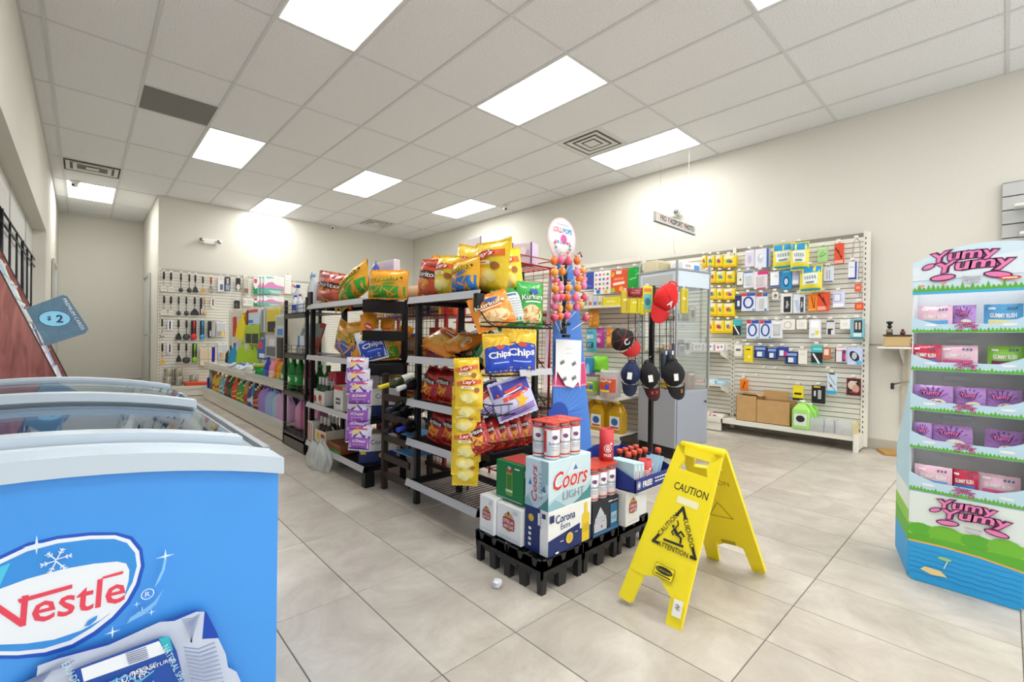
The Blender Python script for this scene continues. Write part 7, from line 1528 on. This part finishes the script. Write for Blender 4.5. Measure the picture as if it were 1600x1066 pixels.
# ================================================================ GLASS SHOWCASE
GC = thing('glass_showcase', 'grey cabinet with a glass display case on top behind the caps', 'showcase', (3.716, 1.926, 0), math.atan2(1.84-1.926, 4.135-3.716)); gm = mat('#a7acb4', .4, .2); w, d = .44, .42
MB().b2(.02, w-.02, .03, d, 0, .1, mat('#1c1a18', .6)).build('plinth', GC); MB().b2(0, w, 0, d, .1, .6, gm, .004).build('cabinet', GC)
dr = MB().b2(.02, w-.015, -.008, 0, .125, .575, mat('#a0a6b2', .4, .2), .003).build('door', GC); MB().lathe([(.009, 0), (.009, .014), (.006, .016)], mat('#5a5a58', .3, .9), 10, (w-.05, -.01, .49), R=rotm('X', math.pi/2)).build('lock', dr)
gg = glass('#e4eef0', .07, .02); al = mat('#b9bcc0', .3, .8)
for x in (0, w):
    for y in (0, d): MB().b2(x-.008, x+.008, y-.008, y+.008, .6, 1.72, al).build('edge_post', GC)
for a in ((.0, w, -.002, .002), (.0, w, d-.002, d+.002), (-.002, .002, 0, d), (w-.002, w+.002, 0, d)): MB().b2(*a, .61, 1.58, gg).build('glass_pane', GC)
for z in (.9, 1.2): MB().b2(.01, w-.01, .01, d-.01, z, z+.006, gg).build('glass_shelf', GC)
b = MB(); b.b2(-.004, w+.004, -.004, d+.004, 1.50, 1.64, mat('#cfdbe6', .3), .003); b.build('light_header', GC); MB().b2(-.008, -.004, .04, d-.04, 1.52, 1.61, mat('#b9bdbb', .3)).build('header_panel', GC); MB().b2(-.01, w+.01, -.01, d+.01, 1.64, 1.655, al).build('top_frame', GC)
Rg = GC.matrix_basis.copy()
def gc(x, y, z): a = GC.rotation_euler.z; return Vector((3.716+x*math.cos(a)-y*math.sin(a), 1.926+x*math.sin(a)+y*math.cos(a), z))
az = GC.rotation_euler.z
pack('pale gold box on top of the glass showcase', gc(.11, .31, 1.656), .2, .1, .16, '#d8cfae', [('r', 0, 0, .8, .6, '#c8bd94')], az, 'box', None, 'gift_box', False)
pack('white and blue box on top of the glass showcase', gc(.28, .14, 1.656), .24, .08, .14, '#e9eaf0', [('r', .3, -.1, .3, .7, '#5a9ae0'), ('r', -.2, .1, .3, .2, '#d8a8b0')], az, 'box', None, 'appliance_box', False)
for i in range(9):
    z = (.606, .907, 1.207)[i//3]; c = ['#e8c83a', '#d8d8dc', '#b86a5a', '#c9b48a', '#9a8aa8', '#efeae0', '#8a5a4a', '#b8bcc8', '#e0d0a8'][i]
    pack('trinket box inside the showcase, %s shelf, %s from the left' % (['lower', 'middle', 'upper'][i//3], ORD[i % 3]), gc(.08+.14*(i % 3), .15+.05*(i % 2), z), .1, .06+.04*(i % 3), .08, c, [('e', 0, 0, .25, .25, '#7a6a5a'), ('r', 0, .35, .7, .12, '#f0ece0')], az, 'trinket box', 'trinkets inside the glass showcase', 'trinket_box', False)
MB_t = pack('white sheet standing in the lower glass case', gc(.25, .3, .607), .22, .24, .004, '#e6e4e2', [('r', 0, .1, .6, .3, '#d6d4d2')], az, 'paper', None, 'paper_sheet', False)
# ================================================================ PASSPORT PHOTO SIGN
PPx0, PPx1 = at(1023, 345, y=2.6).x, at(1085, 367, y=2.6).x; zb, zt_ = 2.325, 2.425
PP = thing('hanging_sign', 'white hanging sign reading pro passport photo', 'sign', (PPx0, 2.6, 0)); L = PPx1-PPx0
MB().b2(0, L, -.012, .012, zb, zt_, card('#efeeea')).build('panel', PP); MB().b2(-.004, L+.004, -.014, .014, zb-.008, zb, mat('#6a6a6c', .4)).build('edge_rail', PP); MB().b2(-.006, 0, -.014, .014, zb, zt_, mat('#b8b4b0', .4)).build('end_cap', PP)
D = Deco(plane((0, -.012, 0), (1, 0, 0), (0, 0, 1))); z = (zb+zt_)/2; rl, kl = card('#d9402e'), card('#26262a')
seq = [('P', rl), ('RO', kl), (None, 0), ('P', rl), ('ASSPORT', kl), (None, 0), ('P', rl), ('HOTO', kl)]; hh_ = .062
wid = [.5 if st is None else txt(st, 0, .02)[2] for st, _k in seq]; gap = .1; kx = L*.86/(sum(wid)+gap*len(seq)); cx = L*.1
for (st, m_), wq in zip(seq, wid):
    if st: D.text(st, cx+wq*kx/2, z+.004, hh_, m_, w=wq*kx, bold=.02)
    cx += (wq+gap)*kx
D.build('lettering', PP)
for x in (.12*L, .82*L): MB().tube([(x, 0, zt_), (x, 0, CE-.006)], .0016, mat('#a8a8a8', .4), 5).build('wire', PP)
MB().tube([(L*.48, 0, zb-.01), (L*.44, 0, zb-.12), (L*.46, 0, zb-.25), (L*.5, .0, zb-.3)], .002, mat('#d8d6d0', .5), 5).build('cord', PP)
# ================================================================ GUMMY CANDY FLOOR DISPLAY
YX, YL, YR_ = 2.66, .282, -.062
YD = thing('candy_display', 'pastel cardboard floor display of gummy candy at the right', 'display stand', (YX, (YL+YR_)/2, 0)); yc = (YL+YR_)/2; hw = (YL-YR_)/2; dp = .34
sky, wht, grn, grn2, sea, sea2, snd = card('#c4e2f4'), card('#eef0f2'), card('#62b43c'), card('#8fd048'), card('#2fa4e6'), card('#1f8fd6'), card('#eeb45a')
sid = card('#b9dcec')
fnY = plane((0, 0, 0), (0, -1, 0), (0, 0, 1))                 # u to the right (towards -y), v up, normal -x
ud = lambda px, py: hit(px, py, (YX, yc, 0), (0, -1, 0), (0, 0, 1))
b = MB(); ch = .04
b.prism([(-hw+.012, 0), (hw-.012, 0), (hw, .02), (hw, .39), (-hw, .39), (-hw, .02)], lambda u, v, o: Vector((o, -u*(1+.2*o/dp), v)), sky, dp*.96); b.build('base_box', YD, fix=True)
for s in (-1, 1):
    b = MB(); zs_ = [(.012, sea), (.165, grn), (.24, grn2), (.30, card('#e6f0ee')), (.39, sid), (.52, sid), (.88, None)]; fl_y = .085
    for (za, m), (zb_, _m) in zip(zs_, zs_[1:]):
        rear = lambda z: (dp, hw+fl_y) if z <= .52 else (.02, hw+.004)
        (xa, ya), (xb, yb) = rear(za), rear(zb_); fo = .0
        q = [(0, hw, za), (xa, ya, za), (xb, yb, zb_), (0, hw, zb_)]; q2 = [(x, y-.004, z) for x, y, z in q]
        b.add([(x, s*y, z) for x, y, z in q+q2], [(0, 1, 2, 3), (7, 6, 5, 4), (0, 4, 5, 1), (1, 5, 6, 2), (2, 6, 7, 3), (3, 7, 4, 0)], m)
    b.build('side_wing', YD, fix=True)
    MB().prism([(.01, .39), (.17, .39), (.17, 1.26), (.02, 1.26)], lambda a, v, o, s=s: Vector((a, s*(hw-.004)+s*o, v)), wht, .004).build('side_wall', YD, fix=True)
MB().b2(.165, .17, -hw, hw, .39, 1.40, wht).build('back_wall', YD)
zl = [(1.078, 1.128), (.914, .966), (.74, .796), (.575, .632), (.392, .452)]
def logo(D, u, v, s, sub=True):
    pk_, dk_ = card('#ee86bd'), card('#5a1f4a'); hl = card('#f6b4d8')
    for dx, dy, w, t_ in ((-.12, .36, 2.0, 'Yumy'), (.18, -.05, 2.3, 'Yumy')):
        for (a, bld, m) in ((0, .09, dk_), (0, .02, pk_)): D.text(t_, u+dx*s, v+dy*s, s*(.66 if bld > .05 else .58), m, w=s*w*(1.06 if bld > .05 else .99), bold=bld, shear=.15, arc=.10*s, rot=.06)
    D.ell(u+.85*s, v-.42*s, .42*s, .15*s, dk_, -.15); D.ell(u+.85*s, v-.42*s, .36*s, .1*s, pk_, -.15); D.ell(u-1.2*s, v+.08*s, .24*s, .12*s, dk_, .4); D.ell(u-1.2*s, v+.08*s, .19*s, .08*s, pk_, .4); D.ell(u-.75*s, v-.42*s, .42*s, .15*s, dk_, .1); D.ell(u-.75*s, v-.42*s, .36*s, .1*s, pk_, .1)
    if sub: D.text('Gummy', u+.12*s, v-.47*s, .13*s, dk_, w=.62*s, bold=.07); D.text('Gummy', u+.12*s, v-.47*s, .12*s, card('#f8f4f8'), w=.6*s, bold=.02); D.text('Candy', u+.12*s, v-.63*s, .13*s, dk_, w=.55*s, bold=.07); D.text('Candy', u+.12*s, v-.63*s, .12*s, card('#f8f4f8'), w=.53*s, bold=.02)
def grass(D, z, h, n=46):
    pts = [(-hw+.001, z-h*.4), (hw-.001, z-h*.4)]; r = random.Random(int(z*1000))
    for i in range(n, -1, -1): pts.append((-hw+.001+(2*hw-.002)*i/n, z+(r.uniform(.3, 1)*h if i % 2 else 0)))
    D.poly(pts, grn)
# header
zt0, hz = 1.242, []
pts = [(-hw, zt0), (hw, zt0+.012)]
for i in range(13): a = i/12; pts.append((hw-2*hw*a, 1.43-.05*a**2+.022*math.sin(math.pi*a)))
hd = MB().prism(pts, lambda u, v, o: Vector((.005-o, -u, v)), card('#d6ebf7'), .006).build('header_board', YD, fix=True)
D = Deco(lambda u, v, o: Vector((-.002-o, -u, v))); D.poly([(-hw, zt0+.06), (hw, zt0+.07), (hw, 1.40), (-hw, 1.36)], card('#e4f0f8'))
grass(D, zt0+.018, .03); D.rect(0, zt0+.006, 2*hw-.002, .012, card('#4fb4dc')); logo(D, .0, 1.352, .1)
q = ud(1578, 434); D.ell(q[0], q[1], .032, .008, card('#d8502e')); D.rect(q[0], q[1], .04, .005, W_); 
for px, py in ((1441, 448), (1475, 443)): q = ud(px, py); D.rect(q[0], q[1], .016, .008, card('#e89a6a'), .2)
D.build('print', hd)
# trays
pch = [('pale pink', '#eec3d8', '#6ab0e0'), ('striped purple', '#b487cc', '#e8d8ee'), ('blue', '#5aaae0', '#f0e8a0'), ('crimson', '#d02a52', '#3a8ad0'), ('pale pink second', '#f0c8dc', '#e86aa0'), ('green', '#8ac84a', '#7a2a5a')]
rowsP = [[(1432, 1485, 0), (1484, 1522, 1), (1535, 1597, 2)], [(1422, 1468, 3), (1465, 1526, 4), (1542, 1598, 5)], [(1427, 1488, 1), (1490, 1540, 1), (1536, 1598, 1)], [(1428, 1456, 1), (1454, 1520, 1), (1540, 1600, 1)], [(1431, 1489, 0), (1488, 1530, 3), (1530, 1598, 4)]]
nm5 = ['top', 'second', 'third', 'fourth', 'lowest']
for k, (z0, z1) in enumerate(zl):
    zf = z0+.01; MB().b2(.0, .168, -hw+.004, hw-.004, z0, z0+.005, wht).build('tray_floor', YD)
    pts = [(-hw, z0), (hw, z0), (hw, z1+.02), (hw-.03, z1+.004), (hw-.08, z1-.014), (-hw+.08, z1-.014), (-hw+.03, z1+.004), (-hw, z1+.02)]
    lip = MB().prism(pts, lambda u, v, o: Vector((.002-o, -u, v)), sky, .004).build('tray_lip', YD, fix=True)
    D = Deco(lambda u, v, o: Vector((-.002-o, -u, v))); grass(D, z0+.008, .016, 60)
    for uu in (-.11, .12): D.ell(uu, z0+.032, .022, .006, card('#eef6fb'))
    logo(D, .0, z0+.026, .026, False); D.build('print', lip)
    MB().prism([(-.05, 0), (.05, 0), (.042, .02), (-.042, .02)], lambda u, v, o, z=z0: Vector((.15-o, -u+.03, z-.045+v)), card('#dfe3e6'), .002).build('hand_tab', YD, fix=True)
    for i, (a, c, s) in enumerate(rowsP[k]):
        u0, u1 = ud(a, 600)[0], ud(min(c, 1600), 600)[0]; w = (u1-u0)*1.02; nmn, c1, c2 = pch[s]
        if s == 1: c2 = '#d8b8e4'
        t = thing('candy_pouch', 'gummy candy pouch in the %s tray, %s' % (nm5[k], ['at the left', 'in the middle', 'at the right'][i]), 'candy pouch', (YX+.03+.012*i, yc-(u0+u1)/2, z0+.006), group='gummy candy pouches in the display')
        hh = .105 if k else .11; f = bag_fn(w, hh, .03); mb = MB(); m = foil(c1); R90 = rotm('Z', FX)
        mb.grid(lambda p, q: R90 @ f((p-.5)*w, q*hh), 10, 8, m); mb.grid(lambda p, q: R90 @ (lambda z: Vector((z.x, -z.y, z.z)))(f((p-.5)*w, q*hh)), 10, 8, m, flip=True); mb.build('pouch', t)
        D = Deco(lambda u, v, o: R90 @ f(u, v, o), off=.0015, step=.0006)
        if s == 1:
            for j in range(9): aa = .35+j*.3; D.poly([(0, hh*.35), (w*.5*math.cos(aa-.06), min(hh*.95, hh*.35+hh*.6*math.sin(aa))), (w*.5*math.cos(aa+.06), min(hh*.95, hh*.35+hh*.6*math.sin(aa)))], card('#7a4aa4'))
            D.text('Yumy', -w*.05, hh*.68, hh*.26, card('#4a1f50'), w=w*.62, bold=.07); D.text('Yumy', -w*.05, hh*.68, hh*.22, card('#e874b4'), w=w*.52, bold=.03); D.ell(w*.12, hh*.32, w*.25, hh*.14, card('#f4ecda'))
            if i != 1: D.text('Cola', w*.12, hh*.36, hh*.13, card('#a8402a'), w=w*.26, bold=.03); D.text('Bottles', w*.12, hh*.24, hh*.1, card('#a8402a'), w=w*.34, bold=.03)
        else:
            D.rect(0, hh*.3, w*.8, hh*.26, card(c2), 0, 4); D.text('GUMMY RUSH', 0, hh*.58, hh*.17, W_, w=w*.72, bold=.03); D.rect(-w*.3, hh*.84, w*.2, hh*.08, card('#f4f0f4'), 0, 2)
            for j in range(3): D.ell(w*(.15+.1*j), hh*.84, w*.035, hh*.05, card('#5a6a8a'))
        D.build('print', t)
# base print
D = Deco(lambda u, v, o: Vector((-o, -u, v)))
D.rect(0, .30, 2*hw-.002, .175, card('#e6f0ee')); D.rect(0, .212, 2*hw-.002, .075, grn2)
for u, r, m in ((-.13, .05, grn), (-.05, .06, card('#78c23e')), (.04, .05, grn), (.12, .065, card('#78c23e'))): D.ell(u, .225, r*.95 if abs(u)+r < hw else hw-abs(u), r*.6, m)
D.poly([(-hw+.001, .17), (-.06, .172), (.06, .166), (hw-.001, .15), (hw-.001, .2), (-hw+.001, .2)], grn)
D.poly([(-hw+.001, .166), (-.06, .17), (.06, .163), (hw-.001, .147), (hw-.001, .155), (.06, .171), (-.06, .178), (-hw+.001, .174)], snd)
D.poly([(-hw+.013, .002), (hw-.013, .002), (hw-.001, .022), (hw-.001, .148), (.06, .164), (-.06, .171), (-hw+.001, .167), (-hw+.001, .022)], sea)
for j in range(6):
    z = .145-.021*j; p = []
    for i in range(13): p.append((-hw+.006+(2*hw-.012)*i/12, z+(.004 if i % 2 else 0)-.01*(i/12)))
    D.poly(p+[(a, v-.003) for a, v in p[::-1]], sea2)
q = ud(1455, 893); D.poly([(q[0]-.035, q[1]+.0), (q[0]+.0, q[1]-.012), (q[0]+.05, q[1]-.006), (q[0]+.03, q[1]+.014), (q[0]-.02, q[1]+.016)], card('#f3d79a'))
q = ud(1478, 882); D.rect(q[0], q[1], .004, .04, card('#c8dfe6'), -.3); D.ell(q[0]-.004, q[1]+.022, .022, .007, card('#9fd08a'))
logo(D, .02, .318, .088); D.build('print', YD)
# ================================================================ GEAR SHELF AND GREY SLAT PANEL ON THE RIGHT WALL
zsh = at(1400, 542, x=5.5).z; y0 = at(1375, 542, x=5.55).y
GS = thing('wall_shelf', 'white wall shelf holding photo gear between the accessory wall and candy display', 'shelf', (XR, y0, 0), FX)
MB().b2(0, .62, -.3, -.002, zsh-.02, zsh, card('#e3e0d8'), .003).build('board', GS); MB().b2(.15, .19, -.03, -.002, zsh-.75, zsh-.02, mat('#bdb6a4', .5)).build('wall_track', GS); MB().prism([(0, 0), (-.26, 0), (-.26, -.02), (0, -.16)], lambda a, v, o: Vector((.16+o, a-.03, zsh-.02+v)), mat('#d0ccc0', .4), .006).build('bracket', GS, fix=True)
MB().tube([(-.16, -.012, zsh+.02), (.0, -.02, zsh+.015)], .004, mat('#8a8578', .5), 5).build('cable', GS)
def on(u, v): return Vector((XR+v, y0-u, zsh))
t = thing('camera_case', 'tan camera case on the wall shelf', 'case', on(.14, -.18), FX); MB().box((0, 0, .05), (.2, .14, .10), mat('#c4a878', .6), .01).build('case', t); MB().box((0, 0, .105), (.21, .15, .012), mat('#3a2f28', .6)).build('lid', t)
for i, (u, r) in enumerate(((.07, .022), (.3, .022))):
    t = thing('tripod_head', ['black tripod head on the tan case', 'black tripod head on the dark recorder'][i], 'tripod head', on(u, -.16)+Vector((0, 0, .112 if i == 0 else .082)), FX, 'tripod heads on the wall shelf'); MB().lathe([(r*1.1, 0), (r*1.1, .05), (r*.6, .055)], mat('#8a7a6a', .4, .5), 12).build('base', t); MB().ell((0, 0, .075), (r*.85, r*.85, r*.9), gloss('#1b1b1d'), 10, 6).build('ball', t); MB().lathe([(r*.4, .09), (r*1.2, .112), (r*1.2, .122), (r*.5, .126)], gloss('#222224'), 12).build('plate', t)
t = thing('video_recorder', 'dark silver recorder on the wall shelf', 'electronics', on(.33, -.17), FX); MB().box((0, 0, .04), (.24, .15, .08), mat('#3a3938', .4, .4), .006).build('body', t); MB().lathe([(.024, 0), (.024, .02), (.016, .024)], mat('#b8bcc0', .25, .8), 14, (-.07, -.075, .04), R=rotm('X', math.pi/2)).build('lens', t)
t = thing('small_jar', 'small dark red jar on the tan case', 'jar', on(.17, -.2)+Vector((0, 0, .112)), FX); MB().lathe([(.015, 0), (.02, .012), (.017, .03), (.008, .038)], gloss('#6a2a2e'), 12).build('jar', t); MB().lathe([(.01, .036), (.01, .048), (.007, .05)], gloss('#3a1a1c'), 10).build('cap', t)
t = thing('clamp', 'metal clamp hanging below the wall shelf', 'clamp', Vector((XR-.06, y0-.14, zsh-.34)), FX); MB().tube([(-.05, 0, -.02), (.02, 0, .01), (.1, 0, .015)], .008, mat('#a09a90', .3, .8), 6).build('bar', t); MB().box((-.055, 0, -.035), (.025, .03, .06), mat('#2a2826', .5), .004).build('jaw', t)
q = at(1392, 709, z=0); o = MB().box((0, 0, .011), (.22, .16, .022), mat('#b98d4e', .7, noise=.15, scale=15), .003, R=rotm('Z', .4)).build('wood_offcut', None, (q.x, q.y, 0)); tag(o, 'flat brown board on the floor beside the candy display', 'board')
SP = thing('slat_panel', 'grey slat panel with small shelves at the right edge of the photo', 'display wall', (XR-.02, .035, 0), FX); gp3 = mat('#c2c3c2', .5)
MB().b2(0, 1.4, .0, .018, 1.0, 2.40, mat('#5c5c5c', .7)).build('back_board', SP)
for k in range(12): MB().b2(0, 1.4, -.018, .0, 1.0+k*.1167, 1.0+k*.1167+.108, gp3, .002).build('slat', SP)
for i, (u, z) in enumerate(((.07, 2.16), (.10, 1.93))): MB().b2(u, u+.5, -.17, -.018, z, z+.02, card('#e6e6e4'), .002).build('ledge', SP)
for i, u in enumerate((.2, .34)): pack('pale blue photo box on the ledge of the grey panel, %s' % ['nearer the corner', 'further right'][i], Vector((XR-.12, .035-u, 1.951)), .11, .13, .06, '#cfe2ea', [('r', 0, .25, .7, .2, '#6ab4d0'), ('e', -.2, -.25, .25, .2, '#26303a'), ('e', .2, -.25, .25, .2, '#26303a')], FX, 'box', 'photo boxes on the grey panel', 'photo_box', False)
pack('small cream price card above the candy display', Vector((5.2, .1, 1.86)), .1, .03, .004, '#ece6d4', [('r', 0, 0, .5, .3, '#c87a5a')], FX, 'card', None, 'price_card', False) if False else None
